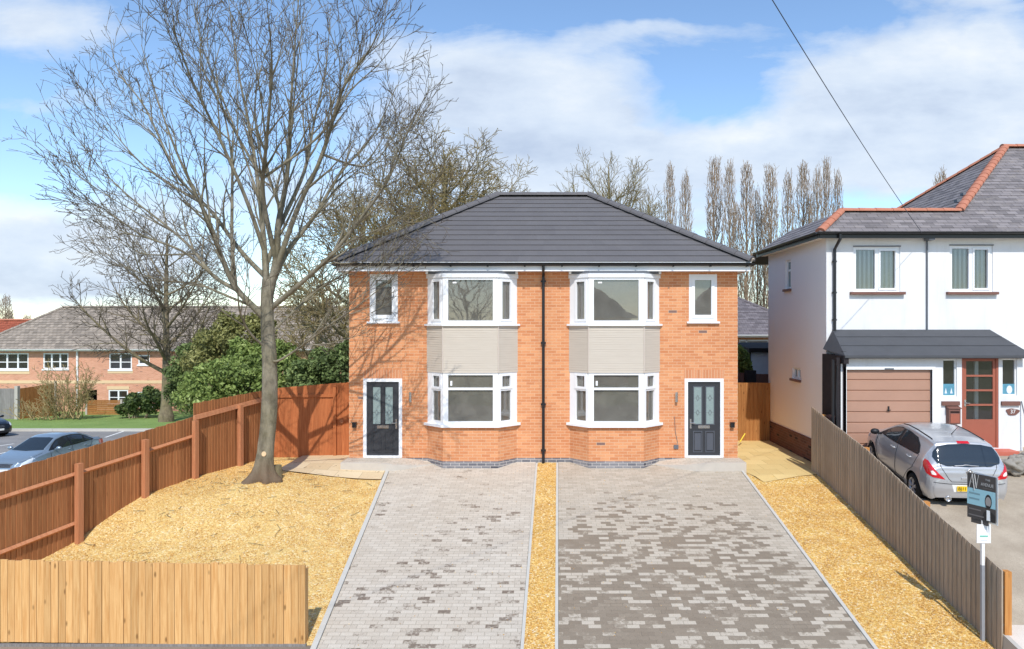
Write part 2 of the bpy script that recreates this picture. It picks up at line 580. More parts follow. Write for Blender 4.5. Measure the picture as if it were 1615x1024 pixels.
M['render'] = render_mat()
M['render_side'] = render_side_mat()
M['brown_paint'] = plain('brown_paint', (122, 86, 76), .6, .3, var=.12)
M['garage'] = plain('faded_brown_garage', (176, 137, 116), .6, .3, var=.1, scale=1.8)
M['red_door'] = plain('red_brown_door', (162, 94, 74), .5, .4, var=.1)
M['red_paint'] = plain('red_step_paint', (198, 110, 90), .7, .3, var=.1)
M['dark_wood'] = plain('black_timber', (48, 44, 46), .8, .2, var=.4, scale=9)
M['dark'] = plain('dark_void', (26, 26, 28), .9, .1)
M['blind'] = plain('vertical_blind', (196, 200, 196), .8, .2, var=.06)
M['blind_dark'] = plain('blind_gap', (78, 80, 80), .8, .2, var=.1)
M['curtain'] = plain('patterned_curtain', (206, 204, 174), .9, .1, var=.3, scale=14)
M['picture'] = plain('blue_picture', (92, 148, 168), .4, .4, var=.5, scale=9)
M['rock'] = plain('rockery_stone', (150, 144, 134), .9, .2, var=.35, scale=5, bump=.6)
M['shed_wall'] = plain('blue_grey_shed', (222, 228, 242), .8, .2, var=.1)
M['yellow'] = plain('yellow_plastic', (240, 214, 70), .5, .4)
M['silver'] = paint_mat('silver_paint', (196, 196, 197), .45, .28)
M['blue_silver'] = paint_mat('blue_silver_paint', (150, 166, 178), .5, .3)
M['black_paint'] = paint_mat('black_car_paint', (22, 26, 34), .2, .3)
M['car_glass'] = plain('tinted_car_glass', (38, 45, 50), .06, .9, var=.1)
M['tyre'] = plain('tyre_rubber', (40, 39, 38), .85, .2, var=.15, scale=30)
M['rim'] = plain('alloy_rim', (178, 178, 180), .35, .5, metal=.6, var=.08)
M['trim'] = plain('black_trim', (32, 33, 36), .5, .4)
M['tail_red'] = plain('tail_lamp_red', (200, 24, 34), .12, .8, var=.15, scale=30)
M['tail_clear'] = plain('tail_lamp_clear', (240, 226, 220), .12, .8, var=.1, scale=30)
M['lamp_clear'] = plain('headlamp_lens', (206, 214, 220), .1, .8, var=.25, scale=12)
M['plate_yellow'] = plain('yellow_plate', (246, 200, 30), .5, .4, var=.02)
M['plate_white'] = plain('white_plate', (232, 232, 226), .5, .4, var=.02)
M['sign_dark'] = plain('charcoal_sign', (72, 68, 66), .5, .4, var=.05)
M['sign_blue'] = plain('pale_blue_band', (150, 194, 204), .5, .4, var=.03)
M['sign_grey'] = plain('silver_lettering', (176, 176, 174), .5, .4, var=.02)
M['sign_white'] = plain('white_sign_board', (236, 238, 236), .5, .4, var=.02)
M['sign_green'] = plain('green_print', (110, 190, 170), .5, .4, var=.02)
M['skin_grey'] = plain('printed_grey_skin', (150, 146, 142), .5, .4, var=.05)
M['sign_faint'] = plain('faint_print', (120, 150, 158), .5, .4, var=.02)
M['sign_faint_dark'] = plain('faint_grey_print', (112, 108, 106), .5, .4, var=.02)
M['cable'] = plain('black_cable', (78, 82, 92), .7, .2)
M['bark'] = bark_mat('grey_bark', (98, 91, 78), (160, 151, 132), (130, 124, 90), .4, 7, (112, 92, 74))
M['twig'] = bark_mat('twig_bark', (84, 75, 66), (116, 104, 91), (102, 94, 72), .4, 9)
M['bark_far'] = bark_mat('mossy_bark', (122, 112, 92), (164, 152, 124), (146, 142, 92), .7)
M['twig_far'] = bark_mat('mossy_twigs', (118, 102, 74), (150, 132, 96), (144, 134, 80), .7)
M['poplar'] = bark_mat('poplar_twigs', (144, 124, 104), (172, 152, 130), (154, 134, 108), .4)
M['bark_left'] = bark_mat('ash_bark', (108, 98, 82), (152, 138, 112), (134, 126, 84), .5)
M['leaf_bright'] = leaf_mat('bright_leaves', [(0., lin(84, 96, 54)), (.4, lin(124, 142, 74)), (.8, lin(158, 174, 98)), (1., lin(196, 206, 136))])
M['leaf_dark'] = leaf_mat('dark_leaves', [(0., lin(72, 82, 52)), (.5, lin(104, 120, 70)), (.85, lin(136, 152, 92)), (1., lin(168, 180, 120))])
M['leaf_olive'] = leaf_mat('olive_leaves', [(0., lin(96, 98, 56)), (.5, lin(138, 138, 82)), (.85, lin(166, 164, 104)), (1., lin(190, 184, 124))])
M['twig_shrub'] = bark_mat('dry_shrub_twigs', (150, 128, 92), (190, 170, 128), (158, 148, 90), .5)
# ================================================================ ground heights
def sm(t):
    t = max(0., min(1., t))
    return t * t * (3 - 2 * t)


def drive_z(d):
    return max(-.151 * (18.2 - d), -1.33) if d < 18.2 else 0.0


LP = [(9.5, -1.15), (10.4, -1.12), (12.3, -.85), (13.5, -.6), (14.3, -.28), (15, -.08), (16.4, 0), (19.5, 0), (40, 0)]


def fence_x(d):
    return -7.45 - .3 * (18.9 - min(d, 18.9))


def drive_l(d):                     # left edge of the left drive
    return -3.43 - (min(d, 18.2) - 10.3) * .074


def strip_l(d):
    return -.29 + (min(d, 18.2) - 10.3) * .018


def strip_r(d):
    return .17 + (min(d, 18.2) - 10.3) * .021


def drive_r(d):
    return 4.93 + (min(d, 18.2) - 10.3) * .0145


def fence_r(d):
    return 6.69 + (d - 10.2) * .021


def H(x, d):
    """height of the plot"""
    dz = drive_z(d)
    if x >= 5.0:
        a = max(dz, -.151 * (18.2 - min(d, 17.2)))
        return min(a, -.15) if d > 16 else a
    if x > drive_l(d):
        return dz
    L = float(np.interp(d, [p[0] for p in LP], [p[1] for p in LP]))
    xe, xl = drive_l(d), fence_x(d)
    t = sm((xe - x) / max(.5, (xe - xl) * .8))
    h = dz + (L - dz) * t
    h += .17 * math.exp(-(((x + 6.4) / 1.1) ** 2 + ((d - 15.9) / 1.0) ** 2))
    return h


def lot_z(x, y):
    return -1.2 - .042 * y


def T(x, y):
    """height of the wide terrain"""
    low = lot_z(x, min(y, 70.0))
    hi = -.45 if y > 14 else -1.6
    t = sm((x + 12) / 5.0) if y < 26 else sm((x + 9) / 16.0)
    v = low + (hi - low) * t
    if y < 12:
        v = min(v, -1.5)
    if -11 < x < 13 and 9 < y < 24:
        v = min(v, -1.6)
    return v - .05


def ground_at(px, py, hf=H):
    lo = 6.0
    for i in range(4000):
        d = lo + i * .01
        p = at(px, py, d)
        if p.z <= hf(p.x, d):
            return p
    return at(px, py, 60)


def struct(o, kind='structure'):
    o['kind'] = kind
    return o


def sheet(xl, xr, d0, d1, nx, ny, off, hf=H, jit=0.0):
    b = MB()
    g = []
    for j in range(ny + 1):
        d = d0 + (d1 - d0) * j / ny
        a, c = xl(d), xr(d)
        for i in range(nx + 1):
            x = a + (c - a) * i / nx
            z = hf(x, d) + off
            if jit:
                z += jit * (noise.noise(Vector((x * 2.3, d * 2.3, 0))) + .6 * noise.noise(Vector((x * 7, d * 7, 3))))
            g.append((x, d, z))
    n = nx + 1
    b.add(g, [(j * n + i, j * n + i + 1, (j + 1) * n + i + 1, (j + 1) * n + i) for j in range(ny) for i in range(nx)])
    return b


def kxy(v):
    return lambda d: v


# wide ground
b = MB()
xs = sorted(set(list(np.linspace(-400, -60, 8)) + list(np.linspace(-60, 60, 81)) + list(np.linspace(60, 400, 8))))
ys = sorted(set(list(np.linspace(-80, 0, 9)) + list(np.linspace(0, 80, 61)) + list(np.linspace(80, 900, 14))))
vs = [(x, y, T(x, y)) for y in ys for x in xs]
n = len(xs)
b.add(vs, [(j * n + i, j * n + i + 1, (j + 1) * n + i + 1, (j + 1) * n + i) for j in range(len(ys) - 1) for i in range(n - 1)])
struct(b.build('ground', M['dirt'], smooth=True))

# car park, kerb, lawn on the low side
lot_f = lambda x, y: lot_z(x, y)
b = sheet(kxy(-62), lambda d: -11.5 if d < 24 else -14.0, 6, 42.6, 20, 20, .06, lot_f)
struct(b.build('car_park', M['asphalt']))
b = MB()
for i in range(12):
    x0 = -62 + i * 4
    b.box(x0 + .01, x0 + 3.99, 42.6, 42.9, lot_z(0, 42.6) - .1, lot_z(0, 42.6) + .2)
struct(b.build('kerb', M['kerb']))
b = sheet(kxy(-62), kxy(-10.0), 42.9, 56.0, 40, 12, .18, lot_f, .05)
struct(b.build('lawn', M['lawn'], smooth=True))
b = MB()
for (p0, p1) in (((-4, 772), (72, 762)), ((166, 690), (196, 680)), ((-20, 706), (22, 700)), ((-3, 716), (18, 712))):
    q = []
    for (px, py) in (p0, p1):
        d = 20.0
        while at(px, py, d).z > lot_z(0, d) + .064 and d < 60:
            d += .02
        q.append(at(px, py, d))
    t = (q[1] - q[0]).normalized(); s_ = Vector((-t.y, t.x, 0)).normalized() * .07
    b.quad(q[0] - s_, q[1] - s_, q[1] + s_, q[0] + s_)
struct(b.build('parking_markings', M['roadpaint']))

# plot surfaces
b = sheet(lambda d: fence_x(d) - .02, drive_l, 10.385, 19.3, 46, 60, 0.0, jit=.024)
struct(b.build('gravel_garden', M['gravel_pale'], smooth=True), 'stuff')
b = sheet(strip_l, strip_r, 9.2, 18.22, 6, 60, .002, jit=.012)
struct(b.build('gravel_strip', M['gravel'], smooth=True), 'stuff')
b = sheet(drive_r, fence_r, 9.4, 17.9, 18, 60, .002, jit=.022)
struct(b.build('gravel_border', M['gravel'], smooth=True), 'stuff')
# slabs: left in front of the garden gate, right along the alley
def slab_l(d):
    return -6.55 if d > 17.4 else -6.55 + (17.4 - d) * .5


b = sheet(slab_l, lambda d: drive_l(d) - .02, 16.95, 19.1, 20, 12, .03)
b.build('x', M['slab_pale']).name = 'paving_slabs'
struct(bpy.data.objects['paving_slabs'])
b = MB()
q0, q1 = ground_at(1205, 762), ground_at(1292, 749)
rows = 14
g = []
for j in range(rows + 1):
    t = j / rows
    for i in range(9):
        s_ = i / 8
        xa = q0.x + (5.05 - q0.x) * min(1, t * 5) if t < .2 else 5.05
        x = xa + (7.4 - xa) * s_
        y0 = q0.y + (q1.y - q0.y) * (x - q0.x) / (q1.x - q0.x)
        y = y0 + (22.5 - y0) * t
        g.append((x, y, H(x, y) + .02))
b.add(g, [(j * 9 + i, j * 9 + i + 1, (j + 1) * 9 + i + 1, (j + 1) * 9 + i) for j in range(rows) for i in range(8)])
struct(b.build('alley_paving', M['slab']))


def wet_left(g, p):
    y = g.n('SeparateXYZ', {'Vector': p}, out='Y')
    big = g.noise(p, .9, 3)
    f = g.math('MULTIPLY', g.math('SUBTRACT', 18.4, y), .026)
    return g.math('ADD', g.math('ADD', f, .395), g.math('MULTIPLY', g.math('SUBTRACT', big, .5), .6))


def wet_right(g, p):
    y = g.n('SeparateXYZ', {'Vector': p}, out='Y')
    x = g.n('SeparateXYZ', {'Vector': p}, out='X')
    big = g.noise(p, .75, 4)
    f = g.n('MapRange', {'Value': y, 'From Min': 16.6, 'From Max': 12.2, 'To Min': .38, 'To Max': 1.22})
    right = g.n('MapRange', {'Value': x, 'From Min': 4.2, 'From Max': 5.0, 'To Min': 0.0, 'To Max': -.45})
    return g.math('ADD', g.math('ADD', f, right), g.math('MULTIPLY', g.math('SUBTRACT', big, .5), .8))


M['paving_l'] = paving_mat('block_paving_dry', wet_left)
M['paving_r'] = paving_mat('block_paving_wet', wet_right, (170, 159, 142), (190, 179, 162), (134, 121, 104), (150, 137, 119))
b = sheet(lambda d: drive_l(d) + .09, lambda d: strip_l(d) - .055, 10.22, 18.2, 20, 40, .014)
struct(b.build('block_driveway', M['paving_l']))
b = sheet(lambda d: strip_r(d) + .055, lambda d: drive_r(d) - .065, 9.2, 18.2, 20, 40, .014)
struct(b.build('block_driveway', M['paving_r']))
# edging kerbs: rows of short concrete lengths, bedded along the sides of the drives
def edging(xf, w, d0, d1, up):
    b = MB()
    d = d0
    while d < d1:
        e = min(d + .91, d1)
        x0, x1 = xf(d), xf(e - .006)
        z0, z1 = H(max(x0, drive_l(d) + .01), d), H(max(x1, drive_l(e) + .01), e)
        b.k = random.random()
        b.add([(x0, d, z0 - .1), (x0 + w, d, z0 - .1), (x1 + w, e - .006, z1 - .1), (x1, e - .006, z1 - .1),
               (x0, d, z0 + up), (x0 + w, d, z0 + up), (x1 + w, e - .006, z1 + up), (x1, e - .006, z1 + up)],
              [(4, 5, 6, 7), (0, 1, 5, 4), (1, 2, 6, 5), (2, 3, 7, 6), (3, 0, 4, 7)])
        d = e
    return b


random.seed(4)
struct(edging(lambda d: drive_l(d), .085, 10.22, 17.6, .04).build('edging_kerb', M['kerb']))
struct(edging(lambda d: strip_l(d) - .05, .05, 10.22, 18.1, .022).build('edging_kerb', M['kerb']))
struct(edging(lambda d: strip_r(d), .05, 9.2, 18.1, .03).build('edging_kerb', M['kerb']))
struct(edging(lambda d: drive_r(d) - .06, .06, 9.2, 17.9, .03).build('edging_kerb', M['kerb']))
# pavement in front, a strip of sandy edging at the foot of the left drive
b = MB()
b.quad((-60, -6, -1.22), (1.0, -6, -1.22), (1.0, 10.2, -1.175), (-60, 10.2, -1.175))
b.quad((-60, 10.2, -1.175), (-3.40, 10.2, -1.19), (-3.40, 10.39, -1.185), (-60, 10.39, -1.172))
b.quad((1.0, -6, -1.22), (60, -6, -1.22), (60, 9.2, -1.34), (1.0, 9.2, -1.34))
struct(b.build('pavement', M['pavement']))
b = MB()
b.box(-3.6, -.28, 10.10, 10.22, -1.4, -1.165)
struct(b.build('edging_kerb', M['buff']))

# neighbour's drive
def NZ(x, d):
    return float(np.interp(d, [7.6, 10.4, 13.4, 15.6, 17, 30], [-1.335, -.88, .15, .34, .45, .5]))


b = sheet(lambda d: fence_r(d) + .06 if d < 16.8 else 7.3, kxy(30), 10.4, 18.2, 24, 30, 0.0, NZ)
struct(b.build('driveway', M['nbr_drive'], smooth=True))
b = sheet(lambda d: fence_r(d) + .06, kxy(30), 7.6, 10.39, 10, 6, .006, NZ)
struct(b.build('pavement_crossover', M['pale_concrete']))

b = MB()
dd_ = np.linspace(7.65, 16.8, 24)
for i in range(23):
    d0, d1 = dd_[i], dd_[i + 1]
    xa, xb = fence_r(d0) + .012, fence_r(d1) + .012
    za, zb_ = NZ(0, d0) + .008, NZ(0, d1) + .008
    if d0 < 10.1: xa, xb = fence_r(d0) - .0, fence_r(d1) - .0
    b.add([(xa, d0, -1.7), (xb, d1, -1.7), (xb, d1, zb_), (xa, d0, za), (xb + .07, d1, zb_), (xa + .07, d0, za)], [(1, 0, 3, 2), (3, 5, 4, 2)])
struct(b.build('kerb', M['concrete']))

# ================================================================ our house
FY = 18.2                    # plane of the front wall
house = thing('semi_detached_house', 'orange brick semi-detached pair with dark hipped roof and two bay windows', 'house', (0, FY, 0))
HX, HB, HT = 5.07, 25.2, 5.0
BC, BH, BF, BP = 1.855, 1.165, .70, .45      # bay centre, half width at the wall, half width of its front, projection


def wall_grid(b, x0, x1, z0, z1, y, openings, rev):
    """wall facing -Y with openings (x0, x1, z0, z1) and reveals going back by rev"""
    xs = sorted({x0, x1, *[o[0] for o in openings], *[o[1] for o in openings]})
    zs = sorted({z0, z1, *[o[2] for o in openings], *[o[3] for o in openings]})
    for i in range(len(xs) - 1):
        for j in range(len(zs) - 1):
            cx, cz = (xs[i] + xs[i + 1]) / 2, (zs[j] + zs[j + 1]) / 2
            if any(o[0] < cx < o[1] and o[2] < cz < o[3] for o in openings):
                continue
            b.quad((xs[i], y, zs[j]), (xs[i + 1], y, zs[j]), (xs[i + 1], y, zs[j + 1]), (xs[i], y, zs[j + 1]))
    for (a, c, lo, hi) in openings:
        r = y + rev
        b.quad((a, y, lo), (a, y, hi), (a, r, hi), (a, r, lo))
        b.quad((c, y, hi), (c, y, lo), (c, r, lo), (c, r, hi))
        b.quad((a, y, hi), (c, y, hi), (c, r, hi), (a, r, hi))
        b.quad((c, y, lo), (a, y, lo), (a, r, lo), (c, r, lo))


ops = []
for s in (-1, 1):
    w0, w1 = sorted((s * 3.80, s * 4.53)); ops.append((w0, w1, 3.68, 4.91))
    d0, d1 = sorted((s * 3.685, s * 4.70)); ops.append((d0, d1, .13, 2.19))
    ops.append((s * BC - BH, s * BC + BH, .06, 4.955))
b = MB()
wall_grid(b, -HX, HX, .12, HT + .1, FY, [(o[0], o[1], max(o[2], .12), o[3]) for o in ops], .1)
b.quad((-HX, HB, -.3), (-HX, FY, -.3), (-HX, FY, HT), (-HX, HB, HT))
b.quad((HX, FY, -.3), (HX, HB, -.3), (HX, HB, HT), (HX, FY, HT))
b.quad((HX, HB, -.3), (-HX, HB, -.3), (-HX, HB, HT), (HX, HB, HT))
b.build('wall', M['brick'], house)


def bay_out(s, off=0.0, back=0.0):
    c = s * BC
    k = off * .414
    return [(c - BH - off * 1.2, FY - back), (c - BF - k, FY - BP - off), (c + BF + k, FY - BP - off), (c + BH + off * 1.2, FY - back)]


def strip_outline(b, out, z0, z1):
    for i in range(len(out) - 1):
        (xa, ya), (xb, yb) = out[i], out[i + 1]
        b.quad((xa, ya, z0), (xb, yb, z0), (xb, yb, z1), (xa, ya, z1))


# blue-grey plinth: the wall between the bays and round them, two courses
b = MB()
b.box(-HX, HX, FY - .004, FY + .1, -.4, .1195)
for s in (-1, 1):
    strip_outline(b, bay_out(s, .005), -.4, .1195)
    o = bay_out(s, .005)
    b.add([(p[0], p[1], .1195) for p in o], [(0, 1, 2, 3)])
b.build('plinth', M['plinth'], house)

for s in (-1, 1):
    bay = bpy.data.objects.new('bay_window', None)
    COL.objects.link(bay); bay.parent = house
    b = MB()
    strip_outline(b, bay_out(s), .12, 1.02)
    b.build('bay_wall', M['brick'], bay)
    # ridged cladding between the two windows, each course a lapped board
    b = MB()
    zz = 2.37
    nrow = 20
    hh = (3.575 - 2.37) / nrow
    for i in range(nrow):
        lo_ = bay_out(s, .021); hi_ = bay_out(s, .012)
        z0, z1 = zz + i * hh, zz + (i + 1) * hh
        for q in range(3):
            b.add([(*lo_[q], z0), (*lo_[q + 1], z0), (*hi_[q + 1], z1), (*hi_[q], z1)], [(0, 1, 2, 3)])
            b.add([(*lo_[q], z0), (*lo_[q + 1], z0), (*hi_[q + 1], z0), (*hi_[q], z0)], [(3, 2, 1, 0)])
    o = bay_out(s, .012)
    b.add([(p[0], p[1], 2.37) for p in o], [(3, 2, 1, 0)])
    b.build('ridged_cladding', M['cladding'], bay)
    for q in (1, 2):
        b = MB()
        px, py = bay_out(s, .02)[q]
        b.tube([(px, py, 2.375), (px, py, 3.56)], .016, 8)
        b.build('corner_trim', M['clad_trim'], bay)
    for (name, off, z0, z1) in (('sill', .07, 3.565, 3.615), ('sill', .08, .985, 1.045)):
        b = MB()
        o = bay_out(s, off)
        ins = [(s * BC + BH - .02, FY), (s * BC - BH + .02, FY)]
        b.prism([(o[0][0], FY - .035), o[1], o[2], (o[3][0], FY - .035), (o[3][0], FY - .002), (o[0][0], FY - .002)], z0, z1)
        b.build('sill', M['white'], bay)
    # fascia band and lead flat top over the upper window
    b = MB()
    b.prism(bay_out(s, .03, .003), 4.80, 4.90)
    for e in (-1, 1):
        x0, x1 = sorted((s * BC + e * (BH + .03), s * BC + e * (BH - .2)))
        b.box(x0, x1, FY - .16, FY - .004, 4.9055, 4.995)
    b.build('fascia', M['white'], bay)
    b = MB()
    b.prism([(p[0], p[1]) for p in bay_out(s, -.03, .17)], 4.906, 4.975)
    b.build('lead_top', M['lead'], bay)

    def facet(p0, p1, z0, z1, members, panes, frame, pane):
        p0 = Vector((*p0, 0)); p1 = Vector((*p1, 0))
        t = (p1 - p0).normalized(); nn = Vector((t.y, -t.x, 0))
        for (u0, u1, a, c, n0, n1) in members:
            frame.obox(p0, p1, nn, u0, u1, n0, n1, a, c)
        for (u0, u1, a, c) in panes:
            P = lambda u, z: p0 + t * u + nn * -.045 + Vector((0, 0, z))
            pane.quad(P(u0, a), P(u1, a), P(u1, c), P(u0, c))
    for upper in (True, False):
        z0, z1 = (3.615, 4.80) if upper else (1.045, 2.37)
        fr, = [MB()]
        o = bay_out(s)
        LF = 2 * BF
        LS = (Vector(o[1]) - Vector(o[0])).length
        panes = []
        fb = .105
        zt = z1 - .06
        zb = z0 + .085
        mem = [(0, .13, z0, z1, -.07, 0), (LF - .13, LF, z0, z1, -.07, 0), (.13, LF - .13, z0, zb, -.07, -.002), (.13, LF - .13, zt, z1, -.07, -.002)]
        gp = []
        if upper:
            gp.append((.12, LF - .12, zb - .01, zt + .01))
        else:
            mem.append((.13, LF - .13, 1.93, 1.99, -.07, -.004))
            gp += [(.12, LF - .12, zb - .01, 1.94), (.12, LF - .12, 1.98, zt + .01)]
        pn = MB()
        facet(o[1], o[2], z0, z1, mem, gp, fr, pn)
        allp = [pn]
        for side in (0, 2):
            pn = MB()
            e0, e1 = (.2, .1) if side == 0 else (.1, .2)
            mem = [(0, e0, z0, z1, -.07, 0), (LS - e1, LS, z0, z1, -.07, 0), (e0, LS - e1, z0, zb, -.07, -.002), (e0, LS - e1, zt, z1, -.07, -.002)]
            sash = lambda a, c: [(e0 - .03, e0 + .035, a, c, -.03, .018), (LS - e1 - .035, LS - e1 + .03, a, c, -.03, .018), (e0 + .035, LS - e1 - .035, a, a + .06, -.03, .016), (e0 + .035, LS - e1 - .035, c - .06, c, -.03, .016)]
            if upper:
                mem += sash(zb - .02, zt + .02)
                gp = [(e0 + .02, LS - e1 - .02, zb, zt)]
            else:
                mem += [(e0, LS - e1, 1.90, 1.96, -.07, -.003)] + sash(1.945, zt + .03)
                gp = [(e0, LS - e1, zb - .01, 1.91), (e0 + .02, LS - e1 - .02, 1.95, zt)]
            facet(o[side], o[side + 1], z0, z1, mem, gp, fr, pn)
            allp.append(pn)
        fr.build('window_frame', M['white'], bay)
        for pn in allp:
            pn.build('pane', M['glass'], bay)
    # protective stickers left on the new glass
    yq = FY - BP + .042
    c = s * BC
    for (u, z) in ((-.46, 4.67), (-.52, 2.06)):
        b = MB()
        b.box(c + u, c + u + (.10 if z > 3 else .05), yq - .003, yq, z - .02, z + (.02 if z > 3 else .1))
        b.build('glass_sticker', M['white'], bay)

# plain windows at the outer ends
for s in (-1, 1):
    x0, x1 = sorted((s * 3.80, s * 4.53))
    z0, z1 = 3.68, 4.91
    w = MB(); y = FY
    for (a, c, lo, hi, n0, n1) in ((x0, x0 + .09, z0, z1, .0, .07), (x1 - .09, x1, z0, z1, .0, .07), (x0 + .09, x1 - .09, z0, z0 + .1, .001, .07), (x0 + .09, x1 - .09, z1 - .09, z1, .001, .07),
                                   (x0 + .07, x0 + .15, z0 + .08, z1 - .07, -.02, .04), (x1 - .15, x1 - .07, z0 + .08, z1 - .07, -.02, .04), (x0 + .15, x1 - .15, z0 + .08, z0 + .17, -.018, .04), (x0 + .15, x1 - .15, z1 - .15, z1 - .07, -.018, .04)):
        w.box(a, c, y + n0, y + n1, lo, hi)
    win = w.build('window', M['white'], house)
    b = MB(); b.quad((x0 + .13, y + .03, z0 + .15), (x1 - .13, y + .03, z0 + .15), (x1 - .13, y + .03, z1 - .13), (x0 + .13, y + .03, z1 - .13))
    b.build('pane', M['glass'], win)
    b = MB(); b.box(x0 - .06, x1 + .06, y - .075, y - .001, z0 - .05, z0 - .002)
    b.build('sill', M['white'], win)
    b = MB(); b.box(x0 + .2, x0 + .3, y + .024, y + .028, z1 - .22, z1 - .18) if s < 0 else b.box(x0 + .2, x1 - .2, y - .035, y - .0185, z1 - .115, z1 - .075)
    b.build('trickle_vent' if s > 0 else 'glass_sticker', M['white'], win)

# rooms behind the glass
for s in (-1, 1):
    for (z0, z1) in ((.14, 2.52), (2.72, 4.97)):
        for (x0, x1) in ((.12, 3.3), (3.42, 4.95)):
            b = bf = MB()
            a, c = sorted((s * x0, s * x1))
            y0, y1 = FY + .09, FY + (3.6 if x1 < 4 else 2.4)
            b.quad((a, y1, z0), (c, y1, z0), (c, y1, z1), (a, y1, z1))
            b.quad((a, y0, z0), (a, y1, z0), (a, y1, z1), (a, y0, z1))
            b.quad((c, y1, z0), (c, y0, z0), (c, y0, z1), (c, y1, z1))
            b.quad((a, y0, z1), (c, y0, z1), (c, y1, z1), (a, y1, z1))
            bf.quad((a, y0, z0), (c, y0, z0), (c, y1, z0), (a, y1, z0))
            b.build('room', M['room'], house)
    # window boards inside the bay
    for z in (.96, 3.55, 2.44):
        b = MB()
        b.add([(p[0], p[1], z) for p in bay_out(s, -.02)], [(0, 1, 2, 3)])
        b.build('window_board', M['room'], house)
# soil pipe boxing and rolls left in the rooms (visible through the lower panes)
b = MB()
b.box(-1.35, -1.15, 20.2, 20.4, .14, 2.5)
b.build('room_partition', M['room'], house)

# doors
for s in (-1, 1):
    x0, x1 = sorted((s * 3.685, s * 4.70))
    z0, z1 = .13, 2.19
    b = MB(); y = FY
    b.box(x0, x0 + .085, y - .012, y + .08, z0, z1); b.box(x1 - .085, x1, y - .012, y + .08, z0, z1)
    b.box(x0 + .085, x1 - .085, y - .011, y + .08, z1 - .085, z1); b.box(x0 + .085, x1 - .085, y - .025, y + .08, z0, z0 + .05)
    fr = b.build('door_frame', M['white'], house)
    L, Rr = x0 + .085, x1 - .085
    W = Rr - L
    d = MB(); yy = y + .03
    d.box(L + .004, Rr - .004, yy, yy + .045, z0 + .055, z1 - .09)
    door = d.build('front_door', M['door'], house)
    m = MB()
    # raised mouldings round the panels and glass
    def ring(a, c, lo, hi, t=.022, pr=.012):
        m.box(a, c, yy - pr, yy - .0005, lo, lo + t); m.box(a, c, yy - pr, yy - .0005, hi - t, hi)
        m.box(a, a + t, yy - pr, yy - .0005, lo + t, hi - t); m.box(c - t, c, yy - pr, yy - .0005, lo + t, hi - t)
    pw = .2
    cxs = (L + W * .31, L + W * .69)
    for c_ in cxs:
        ring(c_ - pw / 2 - .02, c_ + pw / 2 + .02, .98, 1.99)
        ring(c_ - pw / 2 - .02, c_ + pw / 2 + .02, .26, .82)
        m.box(c_ - pw / 2 + .02, c_ + pw / 2 - .02, yy - .008, yy - .0005, .32, .76)
    m.build('door_moulding', M['door_hi'] if s > 0 else M['door'], door)
    g = MB()
    for c_ in cxs:
        g.box(c_ - pw / 2 + .003, c_ + pw / 2 - .003, yy - .004, yy - .001, 1.003, 1.967)
    g.build('door_glass', M['obscure'], door)
    for c_ in cxs:
        for zc in (1.30, 1.68):
            g = MB()
            P = lambda u, z: (c_ + u, yy - .007, zc + z)
            q = [(0, .075), (.04, 0), (0, -.075), (-.04, 0)]
            for i in range(4):
                g.tube([P(*q[i]), P(*q[(i + 1) % 4])], .005, 5)
            g.tube([P(-.095, 0), P(-.04, 0)], .004, 5); g.tube([P(.04, 0), P(.095, 0)], .004, 5)
            g.build('lead_pattern', M['lead'], door)
    g = MB()
    hx = Rr - .075 if s < 0 else L + .075
    g.box(hx - .022, hx + .022, yy - .014, yy - .0006, .88, 1.13)
    g.tube([(hx, yy - .014, 1.03), (hx, yy - .05, 1.03), (hx + s * .11, yy - .052, 1.03)], .011, 8)
    g.build('handle', M['chrome'], door)
    g = MB(); c_ = L + W / 2
    g.box(c_ - .15, c_ + .15, yy - .014, yy - .0006, .885, .965); g.box(c_ - .12, c_ + .12, yy - .02, yy - .0145, .905, .945)
    g.build('letterbox', M['chrome'], door)
    # lamp beside the door
    g = MB(); lx = s * 3.465
    g.tube([(lx, FY - .06, 1.58), (lx, FY - .06, 1.84)], .035, 16)
    lamp = g.build('wall_lamp', M['chrome'], house, smooth=False)
    g = MB(); g.box(lx - .02, lx + .02, FY - .028, FY - .001, 1.66, 1.76); g.build('lamp_bracket', M['black'], lamp)
    g = MB(); ex = s * 4.92
    g.box(ex - .05, ex + .05, FY - .09, FY - .001, .92, 1.04); g.box(ex - .06, ex + .06, FY - .1, FY - .0015, 1.04, 1.055)
    g.build('outdoor_socket', M['black'], house)
    # bricks on end over door and small window
    g = MB()
    g.box(x0 - .02, x1 + .02, FY - .003, FY + .05, 2.195, 2.42)
    g.build('brick_arch', M['brick_soldier'], house)
# a loose grey cable and cover low on the right front wall
g = MB()
g.tube([(3.42, FY - .012, 1.2), (3.44, FY - .014, .8), (3.5, FY - .012, .52), (3.47, FY - .03, .42)], .006, 6)
g.box(3.4, 3.52, FY - .03, FY - .001, .36, .46)
g.build('cable_end', M['lead'], house)

# soffit, fascia, gutter, downpipe
EX, EY0, EY1 = 5.3, 17.87, 25.53
b = MB()
b.box(-EX + .02, EX - .02, EY0, FY - .001, 4.985, 5.01)
b.box(-EX + .02, EX - .02, EY0 - .02, EY0 - .001, 4.965, 5.16)
b.box(-EX, -EX + .019, EY0 - .02, EY1, 4.965, 5.16); b.box(EX - .019, EX, EY0 - .02, EY1, 4.965, 5.16)
b.box(-EX + .02, -HX - .001, FY, EY1, 4.985, 5.01); b.box(HX + .001, EX - .02, FY, EY1, 4.985, 5.01)
b.build('soffit_board', M['white'], house)


